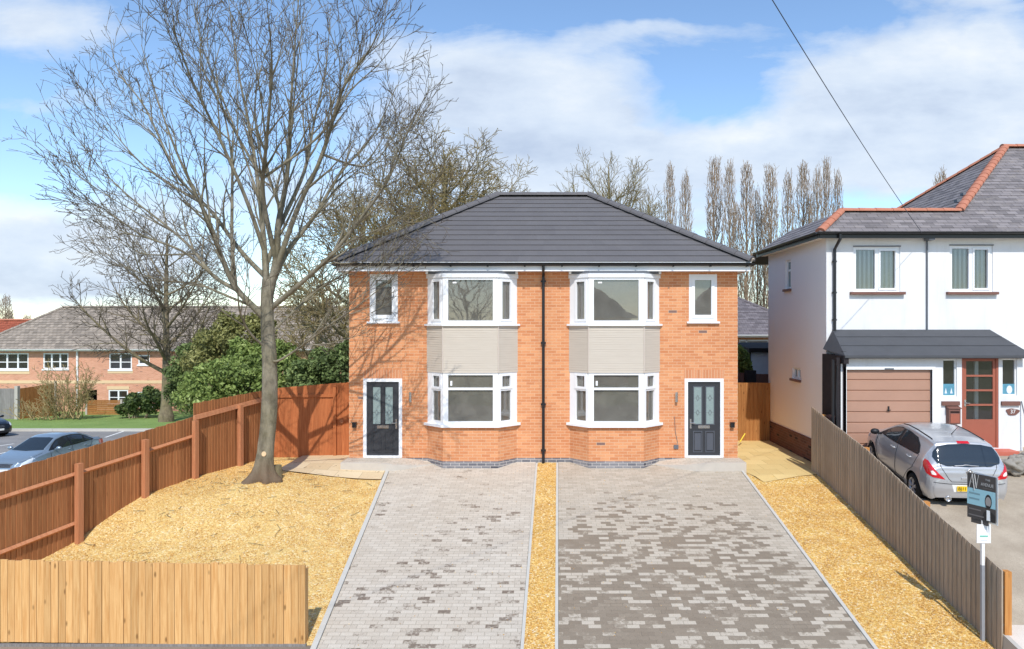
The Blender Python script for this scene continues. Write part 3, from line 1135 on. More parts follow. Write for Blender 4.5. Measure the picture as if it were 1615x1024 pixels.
def gutter(b, p0, p1, outn, r=.06):
    """half-round gutter from p0 to p1, hung on the outn side"""
    p0, p1, o = Vector(p0), Vector(p1), Vector(outn)
    nseg = 8
    vs = []
    for P in (p0, p1):
        for rr in (r, r - .006):
            for i in range(nseg + 1):
                a = math.pi * i / nseg
                vs.append(P + o * (r - math.cos(a) * rr) + Vector((0, 0, -math.sin(a) * rr)))
    n = nseg + 1
    fs = []
    for i in range(nseg):
        fs.append((i, i + 1, 2 * n + i + 1, 2 * n + i))
        fs.append((n + i + 1, n + i, 3 * n + i, 3 * n + i + 1))
    fs.append((0, 2 * n, 3 * n, n)); fs.append((nseg, n + nseg, 3 * n + nseg, 2 * n + nseg))
    fs.append(tuple(range(nseg + 1)) + tuple(range(n + nseg, n - 1, -1)))
    fs.append(tuple(range(2 * n, 2 * n + nseg + 1)) + tuple(range(3 * n + nseg, 3 * n - 1, -1)))
    b.add(vs, fs)


b = MB()
gutter(b, (-EX - .02, EY0 - .022, 5.155), (EX + .08, EY0 - .022, 5.155), (0, -1, 0))
for i in range(12):
    x = -EX + .1 + i * (2 * EX - .2) / 11
    b.box(x - .02, x + .02, EY0 - .16, EY0 - .021, 5.075, 5.09)
gutter(b, (-EX - .002, EY0, 5.155), (-EX - .002, EY1, 5.155), (-1, 0, 0)); gutter(b, (EX + .002, EY0, 5.155), (EX + .002, EY1, 5.155), (1, 0, 0))
b.build('gutter', M['black'], house)
b = MB()
b.tube([(0, EY0 - .08, 5.10), (0, EY0 - .08, 5.02), (0, FY - .06, 4.85), (0, FY - .06, -.02)], .038, 12)
for z in (4.7, 3.1, 1.5, .3):
    b.box(-.065, .065, FY - .075, FY - .001, z, z + .05)
b.build('downpipe', M['black'], house)

# roof: lapped courses on four slopes, capped hips and ridge
def courses(b, e0, e1, r0, r1, n, lip=.022, tw=.33):
    e0, e1, r0, r1 = map(Vector, (e0, e1, r0, r1))
    nn = (e1 - e0).cross(r0 - e0).normalized() if (r0 - e0).length > 1e-6 else (e1 - e0).cross(r1 - e0).normalized()
    for i in range(n):
        t0, t1 = i / n, (i + 1) / n
        a, c = e0.lerp(r0, t0), e1.lerp(r1, t0)
        d_, f = e0.lerp(r0, t1), e1.lerp(r1, t1)
        u = nn * lip
        b.k = random.random()
        # split every course into tiles so that tone can vary
        m = max(1, int((c - a).length / tw))
        off = .5 if i % 2 else 0
        ts = [0.0] + [min(1, max(0, (q + off) / m)) for q in range(1 if off == 0 else 0, m)] + [1.0]
        ts = sorted(set(ts))
        for q in range(len(ts) - 1):
            s0, s1 = ts[q], ts[q + 1]
            A, B_, C, D = a.lerp(c, s0) + u, a.lerp(c, s1) + u, d_.lerp(f, s1) + nn * .002, d_.lerp(f, s0) + nn * .002
            k = .5 + random.gauss(0, .16)
            b.quad(A, B_, C, D, k)
            b.quad(a.lerp(c, s0) - nn * .01, a.lerp(c, s1) - nn * .01, B_, A, k)


def caps(b, p0, p1, r=.11, L=.42, squash=.8):
    p0, p1 = Vector(p0), Vector(p1)
    t = (p1 - p0).normalized()
    side = t.cross(Vector((0, 0, 1))).normalized()
    up = side.cross(t).normalized()
    n = max(1, round((p1 - p0).length / L))
    for i in range(n):
        a, c = p0.lerp(p1, i / n), p0.lerp(p1, (i + 1.06) / n)
        vs = []
        ro, ri = r * 1.06, r * .94
        for (P, rr) in ((a, ro), (c, ri)):
            for j in range(9):
                w = math.pi * j / 8
                vs.append(P + side * math.cos(w) * rr + up * (math.sin(w) * rr * squash - .02))
        fs = [(j, j + 1, 9 + j + 1, 9 + j) for j in range(8)] + [tuple(range(9)), tuple(range(17, 8, -1))]
        b.add(vs, fs, random.random())


random.seed(11)
OX, OY0, OY1 = 5.33, 17.80, 25.6
ez, rz_ = 5.20, 7.60
RX, RY = 1.43, 21.70
A, B_, C, D = (-OX, OY0, ez), (OX, OY0, ez), (OX, OY1, ez), (-OX, OY1, ez)
RL, RR = (-RX, RY, rz_), (RX, RY, rz_)
b = MB()
courses(b, A, B_, RL, RR, 14)
courses(b, B_, C, RR, RR, 14)
courses(b, C, D, RR, RL, 14)
courses(b, D, A, RL, RL, 14)
b.add([A, B_, C, D], [(3, 2, 1, 0)])
roof = b.build('roof', M['roof'], house)
b = MB()
b.box(-OX + .05, OX - .02, OY0 - .012, OY0 + .03, ez - .018, ez - .004)
b.build('eaves_strip', M['white'], roof)
b = MB()
up_ = Vector((0, 0, .035))
for e in (A, D):
    caps(b, Vector(e) + up_, Vector(RL) + up_, .15, .45)
for e in (B_, C):
    caps(b, Vector(e) + up_, Vector(RR) + up_, .15, .45)
caps(b, (-RX - .05, RY, rz_ + .03), (RX + .05, RY, rz_ + .03), .14, .45)
b.build('ridge_tiles', M['roof'], roof, smooth=False)
for q in (((RX - .05, RY, rz_ + .02), (RX + .06, RY - .06, rz_ + .07)), ((-RX + .05, RY, rz_ + .02), (-RX - .06, RY - .06, rz_ + .07)), ((OX - .03, OY0 + .03, ez + .02), (OX + .02, OY0 - .02, ez + .09))):
    b = MB()
    b.tube(q, .045, 8)
    b.build('roof_mortar', M['mortar'], roof)

# entrance steps: a low block platform with kerb riser, ramping down towards the middle
for s in (-1, 1):
    top, kb = MB(), MB()
    NS = 14
    pr = []
    for i in range(NS + 1):
        x = 5.1 - 2.5 * i / NS
        t = i / NS
        yf = 17.52 + .5 * sm((t - .45) / .55)
        ground = H(s * x, yf)
        zt = (.135 - .01) * (1 - sm((t - .3) / .7)) + (ground + .02) * sm((t - .3) / .7)
        pr.append((s * x, yf, zt, ground))
    for i in range(NS):
        (xa, ya, za, ga), (xb, yb, zb_, gb) = pr[i], pr[i + 1]
        backa, backb = .11 * (1 - sm((i / NS - .5) * 2)) + .015, .11 * (1 - sm(((i + 1) / NS - .5) * 2)) + .015
        top.add([(xa, ya + .06, za), (xb, yb + .06, zb_), (xb, FY - .002, backb), (xa, FY - .002, backa)], [(0, 1, 2, 3)] if s < 0 else [(3, 2, 1, 0)])
        k_ = random.random()
        kb.add([(xa, ya, ga - .1), (xb, yb, gb - .1), (xb, yb, zb_ + .004), (xa, ya, za + .004), (xa, ya + .06, za + .004), (xb, yb + .06, zb_ + .004)],
               [(0, 1, 2, 3), (3, 2, 5, 4)], k_)
    xa, ya, za, ga = pr[0]
    kb.add([(xa, ya, ga - .2), (xa, FY - .001, ga - .2), (xa, FY - .001, .129), (xa, ya, za + .004)], [(0, 1, 2, 3)])
    fl = 'left' if s < 0 else 'right'
    st = thing('entrance_step', 'low concrete block step at the door on the %s, %s' % (fl, 'beside the pale slabs' if s < 0 else 'beside the alley'), 'step', (s * 4.2, 17.8, 0), group='entrance steps')
    o = top.build('step_top', M['paving_l'], st); fix_normals(o)
    o = kb.build('step_riser', M['step'], st); fix_normals(o)

# ================================================================ fences
def fence_boards(b, p0, p1, nrm, zb0, zb1, zt0, zt1, w=.1, ov=.012, th=.02, tilt=.012, jit=.01, thin=.006, step=0.0):
    p0v, p1v = Vector((p0[0], p0[1], 0)), Vector((p1[0], p1[1], 0))
    Lx = (p1v - p0v).length
    t = (p1v - p0v).normalized(); nn = Vector((nrm[0], nrm[1], 0)).normalized()
    n = max(1, round(Lx / w))
    for i in range(n):
        u0, u1 = Lx * i / n, Lx * (i + 1) / n + ov
        f = (i + .5) / n
        zb, jt = zb0 + (zb1 - zb0) * f, random.uniform(-jit, jit)
        za_, zc_ = zt0 + (zt1 - zt0) * i / n + jt, zt0 + (zt1 - zt0) * (i + 1) / n + jt
        k = random.random()
        P = lambda u, m, z: p0v + t * u + nn * m + Vector((0, 0, z))
        # feather edge: thick at u0, thin at u1
        st_ = random.uniform(0, step)
        a = [P(u0, th + st_, 0), P(u1, thin + st_, 0), P(u1, -.002, 0), P(u0, -.002 + .0, 0)]
        lean = random.uniform(-.002, .002)
        vs = [(q.x, q.y, zb) for q in a] + [(q.x, q.y, z) for q, z in zip(a, (za_, zc_, zc_, za_))]
        b.add(vs, [(0, 3, 2, 1), (4, 5, 6, 7), (0, 1, 5, 4), (1, 2, 6, 5), (2, 3, 7, 6), (3, 0, 4, 7)], k)


random.seed(21)
lf = thing('boundary_fence', 'long brown stained board fence stepping down along the left edge of the gravel', 'fence', (fence_x(15), 15, 0))
P = lambda d: (fence_x(d), d)
# inner faces look towards +X
tdir = Vector((.3, 1, 0)).normalized(); nin = (tdir.y, -tdir.x)
b = MB()
fence_boards(b, P(10.42), P(16.33), nin, -1.45, -.35, .86, 1.43, w=.095, tilt=0)
b2 = MB()
fence_boards(b2, P(16.36), P(18.9), nin, -.3, -.25, 1.75, 1.84, w=.095)
b.build('fence_boards', M['fence_brown'], lf)
b2.build('fence_boards', M['fence_brown'], lf)
for (d, zt) in ((11.4, .80), (13.49, .92), (14.96, 1.14), (16.30, 1.36), (17.73, 1.56)):
    x = fence_x(d)
    b = MB()
    zb = H(x + .1, d) - .3
    c = Vector((x, d, 0)) + Vector((nin[0], nin[1], 0)) * .115
    b.obox((c.x - tdir.x * .055, c.y - tdir.y * .055), (c.x + tdir.x, c.y + tdir.y), nin, 0, .11, -.045, .055, zb, zt)
    b.build('fence_post', M['post_brown'], lf)
def rail(d0, d1, z0, z1):
    b = MB()
    p0, p1 = Vector((*P(d0), z0)), Vector((*P(d1), z1))
    nv = Vector((nin[0], nin[1], 0))
    pr = [nv * .021 + Vector((0, 0, .045)), nv * .075 + Vector((0, 0, 0)), nv * .021 + Vector((0, 0, -.045))]
    vs = [p0 + q for q in pr] + [p1 + q for q in pr]
    b.add(vs, [(0, 1, 4, 3), (1, 2, 5, 4), (2, 0, 3, 5), (0, 2, 1), (3, 4, 5)])
    b.build('fence_rail', M['post_brown'], lf)
dz = [10.6, 11.4, 13.49, 14.96, 16.30]
for i in range(len(dz) - 1):
    z0 = np.interp(dz[i], [10.4, 16.3], [.40, .98]); z1 = np.interp(dz[i + 1], [10.4, 16.3], [.40, .98])
    rail(dz[i], dz[i + 1], z0, z1)
    if dz[i] < 13:
        rail(dz[i], dz[i + 1], z0 - .95, z1 - .95)
b = MB()
for (d0, d1, z0, z1) in ((16.33, 18.88, 1.42, 1.62),):
    p0, p1 = Vector((*P(d0), 0)), Vector((*P(d1), 0))
    t = (p1 - p0).normalized(); nv = Vector((nin[0], nin[1], 0))
    vs = []
    for (q, z) in ((p0, z0), (p1, z1)):
        vs += [q + nv * .022 + Vector((0, 0, z - .06)), q + nv * .1 + Vector((0, 0, z - .05)), q + nv * .07 + Vector((0, 0, z + .05)), q + nv * .022 + Vector((0, 0, z + .05))]
    b.add(vs, [(0, 1, 5, 4), (1, 2, 6, 5), (2, 3, 7, 6), (3, 0, 4, 7), (3, 2, 1, 0), (4, 5, 6, 7)])
b.build('fence_rail', M['post_brown'], lf)

bfence = thing('back_fence', 'smooth orange board fence panel behind the big bare tree', 'fence', (-6.4, 19, 0))
b = MB()
fence_boards(b, (-7.44, 18.9), (-5.66, 19.08), (0, -1), -.1, -.1, 1.86, 2.0, w=.15, th=.014, jit=.004)
b.build('fence_boards', M['fence_orange'], bfence)
b = MB()
b.obox((-7.44, 18.9), (-5.66, 19.08), (0, -1), 0, 1.78, .016, .05, 1.62, 1.7)
b.build('fence_rail', M['fence_orange'], bfence)
gate = thing('garden_gate', 'narrow orange wooden gate with round latch against the brick house', 'gate', (-5.36, 19.1, 0))
b = MB()
fence_boards(b, (-5.64, 19.05), (-5.09, 19.10), (0, -1), .03, .03, 2.0, 2.03, w=.14, th=.02, jit=.003)
b.build('gate_boards', M['fence_orange'], gate)
b = MB(); b.lathe([(.012, -.03), (.05, -.03), (.05, -.015), (.012, -.01)], (-5.5, 19.03, .96), 'Y', 16)
b.build('latch', M['post_brown'], gate)
b = MB(); b.box(-5.72, -5.645, 18.98, 19.06, -.1, 1.9)
b.build('gate_post', M['fence_orange'], gate)

ff = thing('front_fence', 'pale new pine board fence along the pavement in front of the gravel', 'fence', (-6, 10.4, -1.2))
b = MB()
random.seed(5)
fence_boards(b, (-9.7, 10.4), (-3.535, 10.4), (0, -1), -1.10, -1.175, .12, .02, w=.108, th=.024, ov=-.007, jit=.014, thin=.022, step=.012)
b.build('fence_boards', M['fence_pale'], ff)
for x in (-8.9, -7.2, -5.5, -3.6):
    b = MB(); b.box(x - .05, x + .05, 10.43, 10.53, -1.5, -.06); b.build('fence_post', M['fence_pale'], ff)
for z in (-.25, -.85):
    b = MB(); b.box(-9.6, -3.6, 10.403, 10.428, z - .04, z + .04); b.build('fence_rail', M['fence_pale'], ff)
b = MB(); b.box(-9.7, -3.53, 10.36, 10.402, -1.4, -1.15)
b.build('gravel_board', M['fence_silver'], ff)

rf = thing('side_fence', 'weathered grey board fence sloping down beside the right-hand gravel', 'fence', (6.75, 14, -.6))
b = MB()
random.seed(8)
pts = [(10.15, -1.24, .02), (12.2, -.95, .43), (14.6, -.6, .98), (17.8, -.2, 1.5)]
rd = Vector((fence_r(17.8) - fence_r(10.15), 7.65, 0)).normalized()
for (a, c) in zip(pts[:-1], pts[1:]):
    fence_boards(b, (fence_r(a[0]), a[0]), (fence_r(c[0]), c[0]), (-rd.y, rd.x), a[1] - .12, c[1] - .12, a[2], c[2], w=.125, th=.02, jit=.006)
b.build('fence_boards', M['fence_grey'], rf)
for d in (10.18, 12.4, 14.8, 17.2):
    zt = np.interp(d, [p[0] for p in pts], [p[2] for p in pts]) - .02
    b = MB(); x = fence_r(d) + .055
    b.box(x - .04, x + .06, d - .05, d + .05, -1.6, zt)
    b.build('fence_post', M['post_new'], rf)
b = MB()
for dz in (.25, .8):
    for (a, c) in zip(pts[:-1], pts[1:]):
        b.tube([(fence_r(a[0]) + .035, a[0], a[2] - dz), (fence_r(c[0]) + .035, c[0], c[2] - dz)], .03, 4)
b.build('fence_rail', M['fence_grey'], rf)

ag = thing('alley_fence', 'tan pine board screen closing the alley between the two houses', 'fence', (7, 22.4, -.15))
b = MB()
random.seed(3)
fence_boards(b, (4.9, 22.4), (7.28, 22.4), (0, -1), -.2, -.2, 1.73, 1.73, w=.135, th=.02, jit=.004)
b.build('fence_boards', M['fence_gate'], ag)
b = MB(); b.box(5.08, 5.14, 22.3, 22.4, -.2, 1.7); b.build('fence_post', M['fence_gate'], ag)
o = MB()
o.tube([at(1167, 697, 21.4), at(1175, 684, 21.6)], .018, 6)
tag(o.build('yellow_rod', M['yellow']), 'thin yellow plastic rod leaning at the alley fence', 'rod')
# ================================================================ white house next door
WX, WF, WG, WB = 7.29, 17.97, 16.85, 22.6       # left wall, front wall, garage front, back wall
wh = thing('rendered_house', 'white rendered house with slate roof, terracotta ridges and garage under a felt lean-to', 'house', (10, WF, .4))
WT = 5.9
X1 = 19.0
win_ops = [(7.99, 9.19, 4.44, 5.60), (10.47, 11.58, 4.44, 5.63)]
b = MB()
wall_grid(b, WX, X1, .2, WT + .05, WF, win_ops, .12)
b.quad((X1, WF, .2), (X1, 27, .2), (X1, 27, WT), (X1, WF, WT))
b.quad((X1, 27, .2), (WX + 3, 27, .2), (WX + 3, 27, WT), (X1, 27, WT))
b.build('wall', M['render'], wh)
b = MB()
small = [(20.55, 21.02, 4.66, 5.52), (19.78, 20.42, 2.03, 2.36)]      # along y
def side_pt(y, z, o=0.0): return (WX - o, y, z)
ys_ = sorted({WF, WB, *[s[0] for s in small], *[s[1] for s in small]})
zs_ = sorted({.5, WT, *[s[2] for s in small], *[s[3] for s in small]})
for i in range(len(ys_) - 1):
    for j in range(len(zs_) - 1):
        cy, cz = (ys_[i] + ys_[i + 1]) / 2, (zs_[j] + zs_[j + 1]) / 2
        if any(s[0] < cy < s[1] and s[2] < cz < s[3] for s in small):
            continue
        b.quad((WX, ys_[i + 1], zs_[j]), (WX, ys_[i], zs_[j]), (WX, ys_[i], zs_[j + 1]), (WX, ys_[i + 1], zs_[j + 1]))
for (a, c, lo, hi) in small:
    r = WX + .1
    b.quad((WX, a, lo), (r, a, lo), (r, a, hi), (WX, a, hi)); b.quad((r, c, lo), (WX, c, lo), (WX, c, hi), (r, c, hi))
    b.quad((WX, a, hi), (r, a, hi), (r, c, hi), (WX, c, hi)); b.quad((r, a, lo), (WX, a, lo), (WX, c, lo), (r, c, lo))
b.quad((WX + 6, WB, .5), (WX, WB, .5), (WX, WB, WT), (WX + 6, WB, WT))
b.build('side_wall', M['render_side'], wh)
b = MB()
b.box(WX - .03, WX + .2, WF - .0, WB + .02, -.6, .5)
b.box(WX - .028, X1, WF - .03, WF + .1, -.6, .2)
b.build('plinth', M['brick_old'], wh)
for (a, c, lo, hi) in small:
    w = MB(); x = WX + .05
    w.box(x, x + .05, a, a + .06, lo, hi); w.box(x, x + .05, c - .06, c, lo, hi); w.box(x, x + .05, a + .06, c - .06, hi - .06, hi); w.box(x, x + .05, a + .06, c - .06, lo, lo + .06)
    if hi - lo > .6:
        w.box(x - .002, x + .05, a + .06, c - .06, lo + .52, lo + .58)
    else:
        w.box(x - .03, x + .04, a + .25, a + .3, lo + .06, hi - .06)
    win = w.build('window', M['white_wood'], wh)
    b = MB(); b.quad((x + .03, c - .05, lo + .05), (x + .03, a + .05, lo + .05), (x + .03, a + .05, hi - .05), (x + .03, c - .05, hi - .05)); b.build('pane', M['obscure'], win)
    b = MB(); b.box(WX - .07, WX - .001, a - .06, c + .06, lo - .07, lo - .002); b.build('sill', M['brown_paint'], win)
# front windows
for wi, (x0, x1, z0, z1) in enumerate(win_ops):
    w = MB(); y0, y1 = WF + .03, WF + .1
    xm = x0 + (x1 - x0) * (.51 if wi == 0 else .5)
    w.box(x0, x0 + .075, y0, y1, z0, z1); w.box(x1 - .075, x1, y0, y1, z0, z1); w.box(xm - .045, xm + .045, y0, y1, z0, z1)
    for (a, c) in ((x0 + .075, xm - .045), (xm + .045, x1 - .075)):
        w.box(a, c, y0 + .001, y1, z0, z0 + .08); w.box(a, c, y0 + .001, y1, z1 - .07, z1)
    w.box(xm + .045, xm + .09, y0 - .02, y1 - .02, z0 + .05, z1 - .05); w.box(x1 - .115, x1 - .07, y0 - .02, y1 - .02, z0 + .05, z1 - .05)
    w.box(xm + .09, x1 - .115, y0 - .019, y1 - .02, z0 + .05, z0 + .1); w.box(xm + .09, x1 - .115, y0 - .019, y1 - .02, z1 - .1, z1 - .05)
    win = w.build('window', M['white'], wh)
    for (a, c) in ((x0 + .07, xm - .04), (xm + .04, x1 - .07)):
        b = MB(); b.quad((a, WF + .075, z0 + .07), (c, WF + .075, z0 + .07), (c, WF + .075, z1 - .06), (a, WF + .075, z1 - .06)); b.build('pane', M['glass_clear'], win)
    b = MB(); b.box(x0 - .1, x1 + .1, WF - .1, WF - .001, z0 - .07, z0 - .002); b.build('sill', M['brown_paint'], win)
    b = MB(); b.box(x0 - .01, x1 + .01, WF - .03, WF - .001, z1 + .003, z1 + .03); b.build('drip_strip', M['lead'], win)
    # vertical blinds, half open, and curtains
    b = MB()
    x = x0 + .08
    while x < x1 - .08:
        w_ = .062
        b.quad((x, WF + .125, z0 + .03), (x + w_, WF + .14, z0 + .03), (x + w_, WF + .14, z1), (x, WF + .125, z1))
        x += .115
    b.build('vertical_blinds', M['blind'], win)
    b = MB()
    c0 = xm + (.18 if wi == 0 else .22)
    nn_ = 26
    for i in range(nn_):
        xa, xb = c0 + (x1 - .03 - c0) * i / nn_, c0 + (x1 - .03 - c0) * (i + 1) / nn_
        fa, fb_ = .19 + .025 * math.sin(i * 1.5), .19 + .025 * math.sin((i + 1) * 1.5)
        b.quad((xa, WF + fa, z0), (xb, WF + fb_, z0), (xb, WF + fb_, z1), (xa, WF + fa, z1))
    b.build('curtain', M['curtain'], win)
    b = MB()
    b.quad((x0 - .3, WF + 1.6, z0 - .4), (x1 + .3, WF + 1.6, z0 - .4), (x1 + .3, WF + 1.6, z1 + .2), (x0 - .3, WF + 1.6, z1 + .2))
    b.quad((x0 - .3, WF + .13, z0 - .4), (x0 - .3, WF + 1.6, z0 - .4), (x0 - .3, WF + 1.6, z1 + .2), (x0 - .3, WF + .13, z1 + .2))
    b.quad((x1 + .3, WF + 1.6, z0 - .4), (x1 + .3, WF + .13, z0 - .4), (x1 + .3, WF + .13, z1 + .2), (x1 + .3, WF + 1.6, z1 + .2))
    b.quad((x0 - .3, WF + .13, z1 + .2), (x1 + .3, WF + .13, z1 + .2), (x1 + .3, WF + 1.6, z1 + .2), (x0 - .3, WF + 1.6, z1 + .2))
    b.quad((x0 - .3, WF + .13, z0 - .02), (x1 + .3, WF + .13, z0 - .02), (x1 + .3, WF + 1.6, z0 - .4), (x0 - .3, WF + 1.6, z0 - .4))
    b.build('room_walls', M['room'], wh)
    if wi == 1:
        b = MB(); b.lathe([(.0, 0), (.05, 0), (.03, .05), (.02, .1), (.09, .1), (.06, .24), (.0, .24)], (xm + .22, WF + .26, z0 + .02), 'Z', 14)
        b.build('table_lamp', M['terracotta'], win)

# roof: low wing with a flat top edged by terracotta, main hipped roof behind on the right
ez2 = 5.95
EX0, EYF = 6.98, 17.68
FT = 6.62                           # height of the wing's top edge
tx, ty = 7.95, 18.6
mx0 = 10.15
apx, apy, apz = 14.75, 22.3, 9.25
slope = (apz - ez2) / (apy - EYF)
rndm = random.Random(6)
random.seed(6)
b = MB()
t_ = (FT - ez2) / slope
hx = mx0 + t_ * (apx - mx0) / (apy - EYF)           # where the main hip meets the wing ridge height
# wing front slope and left slope
courses(b, (EX0, EYF, ez2), (mx0 + .6, EYF, ez2), (tx, EYF + t_, FT), (hx + .3, EYF + t_, FT), 5, .012, .28)
courses(b, (EX0, WB + .3, ez2), (EX0, EYF, ez2), (tx, WB - .3, FT), (tx, EYF + t_, FT), 5, .012, .28)
# main front slope
courses(b, (mx0, EYF, ez2 - .001), (X1, EYF, ez2 - .001), (apx, apy, apz), (X1, apy, apz), 24, .012, .28)
# main left slope above the flat top
courses(b, (mx0, 26.9, ez2), (mx0, EYF, ez2), (apx, apy, apz), (apx, apy, apz), 24, .012, .28)
b.add([(X1, EYF, ez2), (X1, 27, ez2), (X1, apy, apz)], [(0, 1, 2)])
b.add([(mx0, 26.9, ez2), (X1, 26.9, ez2), (X1, apy, apz), (apx, apy, apz)], [(3, 2, 1, 0)])
roof2 = b.build('roof', M['slate'], wh)
b = MB()
b.add([(tx, EYF + t_, FT - .01), (hx + .9, EYF + t_, FT - .01), (hx + 1.2, WB - .3, FT - .01), (tx, WB - .3, FT - .01)], [(0, 1, 2, 3)])
b.add([(EX0, EYF, ez2 - .04), (X1, EYF, ez2 - .04), (X1, 27, ez2 - .04), (EX0, 27, ez2 - .04)], [(3, 2, 1, 0)])
b.build('flat_roof', M['felt'], roof2)
b = MB()
caps(b, (EX0 + .05, EYF + .05, ez2 + .03), (tx, EYF + t_, FT + .02), .12, .36)
caps(b, (tx, EYF + t_, FT + .02), (hx, EYF + t_, FT + .02), .115, .45)
q = lambda t: (mx0 + (apx - mx0) * t, EYF + (apy - EYF) * t, ez2 + (apz - ez2) * t + .03)
caps(b, q(t_ / (apy - EYF)), q(1.0), .13, .33)
caps(b, (apx - .1, apy, apz + .04), (X1, apy, apz + .04), .12, .45)
q2 = lambda t: (mx0 + (apx - mx0) * t, 26.9 - (26.9 - apy) * t, ez2 + (apz - ez2) * t + .03)
caps(b, q2(0), q2(1.0), .11, .36)
b.build('ridge_tiles', M['terracotta'], roof2)
b = MB()
for (t, s_) in ((.30, .1), (.34, .08)):
    x, y, z = mx0 + (apx - mx0) * (t * .62 + .05), 19.9 + t, 7.05 + t
b.box(11.3, 11.42, 19.05, 19.2, 6.95, 7.02); b.box(11.62, 11.7, 19.3, 19.45, 7.18, 7.25)
b.build('lead_patch', M['lead'], roof2)
# gutters, fascia
b = MB()
gutter(b, (EX0 - .08, EYF - .01, ez2 - .01), (X1, EYF - .01, ez2 - .01), (0, -1, 0), .055)
gutter(b, (EX0 - .01, WB + .3, ez2 - .01), (EX0 - .01, EYF - .05, ez2 - .01), (-1, 0, 0), .055)
b.box(EX0 + .01, X1, EYF, EYF + .02, ez2 - .16, ez2 - .05); b.box(EX0, EX0 + .02, EYF, WB + .3, ez2 - .16, ez2 - .05)
b.build('gutter', M['black'], wh)
b = MB()
b.box(EX0 + .03, WX - .002, EYF + .021, WB + .3, ez2 - .12, ez2 - .06); b.box(WX, X1, EYF + .021, WF - .002, ez2 - .12, ez2 - .06)
b.build('soffit_board', M['white_wood'], wh)
b = MB()
dx = 7.5
b.tube([(dx, EYF - .06, ez2 - .06), (dx, EYF - .06, ez2 - .18), (dx - .02, WF - .06, ez2 - .42), (dx - .02, WF - .06, 3.4)], .04, 10)
for z in (5.2, 4.4, 3.7):
    b.box(dx - .075, dx + .035, WF - .07, WF - .001, z, z + .04)
b.build('downpipe', M['black'], wh)
b = MB()
b.tube([(9.87, WF - .03, ez2 - .1), (9.87, WF - .03, 3.45)], .022, 8)
b.box(9.8, 9.94, EYF + .02, WF - .005, ez2 - .2, ez2 - .02)
b.build('wall_cable', M['lead'], wh)

# lean-to: garage and porch
LX1 = 11.62
PZ0, PZ1 = 2.86, 3.47
b = MB()
n = 4
b.add([(7.2, WG - .2, PZ0), (LX1 + .1, WG - .2, PZ0), (LX1 - .12, WF - .001, PZ1), (7.45, WF - .001, PZ1), (7.2, WG - .2, PZ0 - .07), (LX1 + .1, WG - .2, PZ0 - .07), (LX1 - .12, WF - .001, PZ1 - .1), (7.2, WF - .001, PZ1 - .5)],
      [(0, 1, 2, 3), (4, 5, 1, 0), (5, 6, 2, 1), (7, 4, 0, 3), (7, 6, 5, 4)])
lr = b.build('lean_to_roof', M['felt'], wh)
b = MB()
for t in (.36, .70):
    y = WG - .2 + (WF - WG + .2) * t; z = PZ0 + (PZ1 - PZ0) * t
    b.box(7.2 + .25 * t + .02, LX1 + .1 - .22 * t - .02, y - .012, y + .02, z + .002, z + .014)
b.box(7.2, LX1 + .1, WG - .215, WG - .2005, PZ0 - .055, PZ0 - .01)
b.build('felt_lap', M['felt'], lr)
gd = (8.06, 10.04, .44, 2.56)                    # garage opening
GW = [(gd[0], gd[1], gd[2], gd[3]), (10.30, 10.68, 1.86, 2.70), (10.80, 11.27, .5, 2.76) , (11.36, 11.70, 1.86, 2.70)]
# positions measured for the porch: x from the photo at the garage plane
def gx(px): return (px - CX) * WG / F
def gz(py): return CAMZ - (py - CY) * WG / F
GW = [(gx(1335), gx(1470), .44, gz(583)), (gx(1487), gx(1509), gz(626), gz(567)), (gx(1517), gx(1575), .62, gz(563)), (gx(1581), gx(1604), gz(624), gz(566))]
LX1 = gx(1613)
b = MB()
wall_grid(b, gx(1326), LX1, .1, 2.82, WG, GW, .1)
b.quad((LX1, WG, .1), (LX1, WF, .1), (LX1, WF, 3.3), (LX1, WG, 2.82))
b.build('porch_wall', M['render'], wh)
# black timber and pipes at the garage's left end
b = MB()
b.box(WX + .0, gx(1326) - .002, WG + .02, WF - .002, .1, 2.78)
b.box(WX - .06, WX + .02, WG - .02, WG + .1, .1, 2.95); b.box(gx(1318), gx(1323), WG - .05, WG + .02, .1, 2.8)
b.box(7.18, 7.3, WG - .18, WF - .01, 2.66, 2.85)
b.build('side_timber', M['dark_wood'], wh)
b = MB()
b.tube([(gx(1312), WG - .06, 2.75), (gx(1312), WG - .06, .3)], .035, 8)
b.tube([(gx(1318), WG - .09, 2.6), (gx(1316), WG - .09, 1.7), (gx(1319), WG - .09, .5)], .015, 6)
b.build('waste_pipe', M['black'], wh)
# garage door: six ribbed panels
g0, g1, gl, gh = GW[0]
b = MB()
nP = 8
for i in range(nP):
    z0, z1 = gl + (gh - gl) * i / nP, gl + (gh - gl) * (i + 1) / nP
    b.k = random.random()
    b.add([(g0 + .02, WG + .075, z0), (g1 - .02, WG + .075, z0), (g1 - .02, WG + .05, z0 + .025), (g0 + .02, WG + .05, z0 + .025), (g1 - .02, WG + .05, z1 - .012), (g0 + .02, WG + .05, z1 - .012), (g1 - .02, WG + .075, z1), (g0 + .02, WG + .075, z1)],
          [(0, 1, 2, 3), (3, 2, 4, 5), (5, 4, 6, 7)])
gar = b.build('garage_door', M['garage'], wh)
b = MB(); cxg = (g0 + g1) / 2
b.box(cxg - .015, cxg + .015, WG + .02, WG + .049, 1.5, 1.62); b.tube([(cxg - .05, WG + .02, 1.53), (cxg + .05, WG + .02, 1.53)], .01, 6)
b.build('handle', M['trim'], gar)
b = MB()
b.box(g0 - .07, g0, WG - .02, WG + .05, gl, gh + .07); b.box(g1, g1 + .07, WG - .02, WG + .05, gl, gh + .07); b.box(g0, g1, WG - .02, WG + .05, gh, gh + .07)
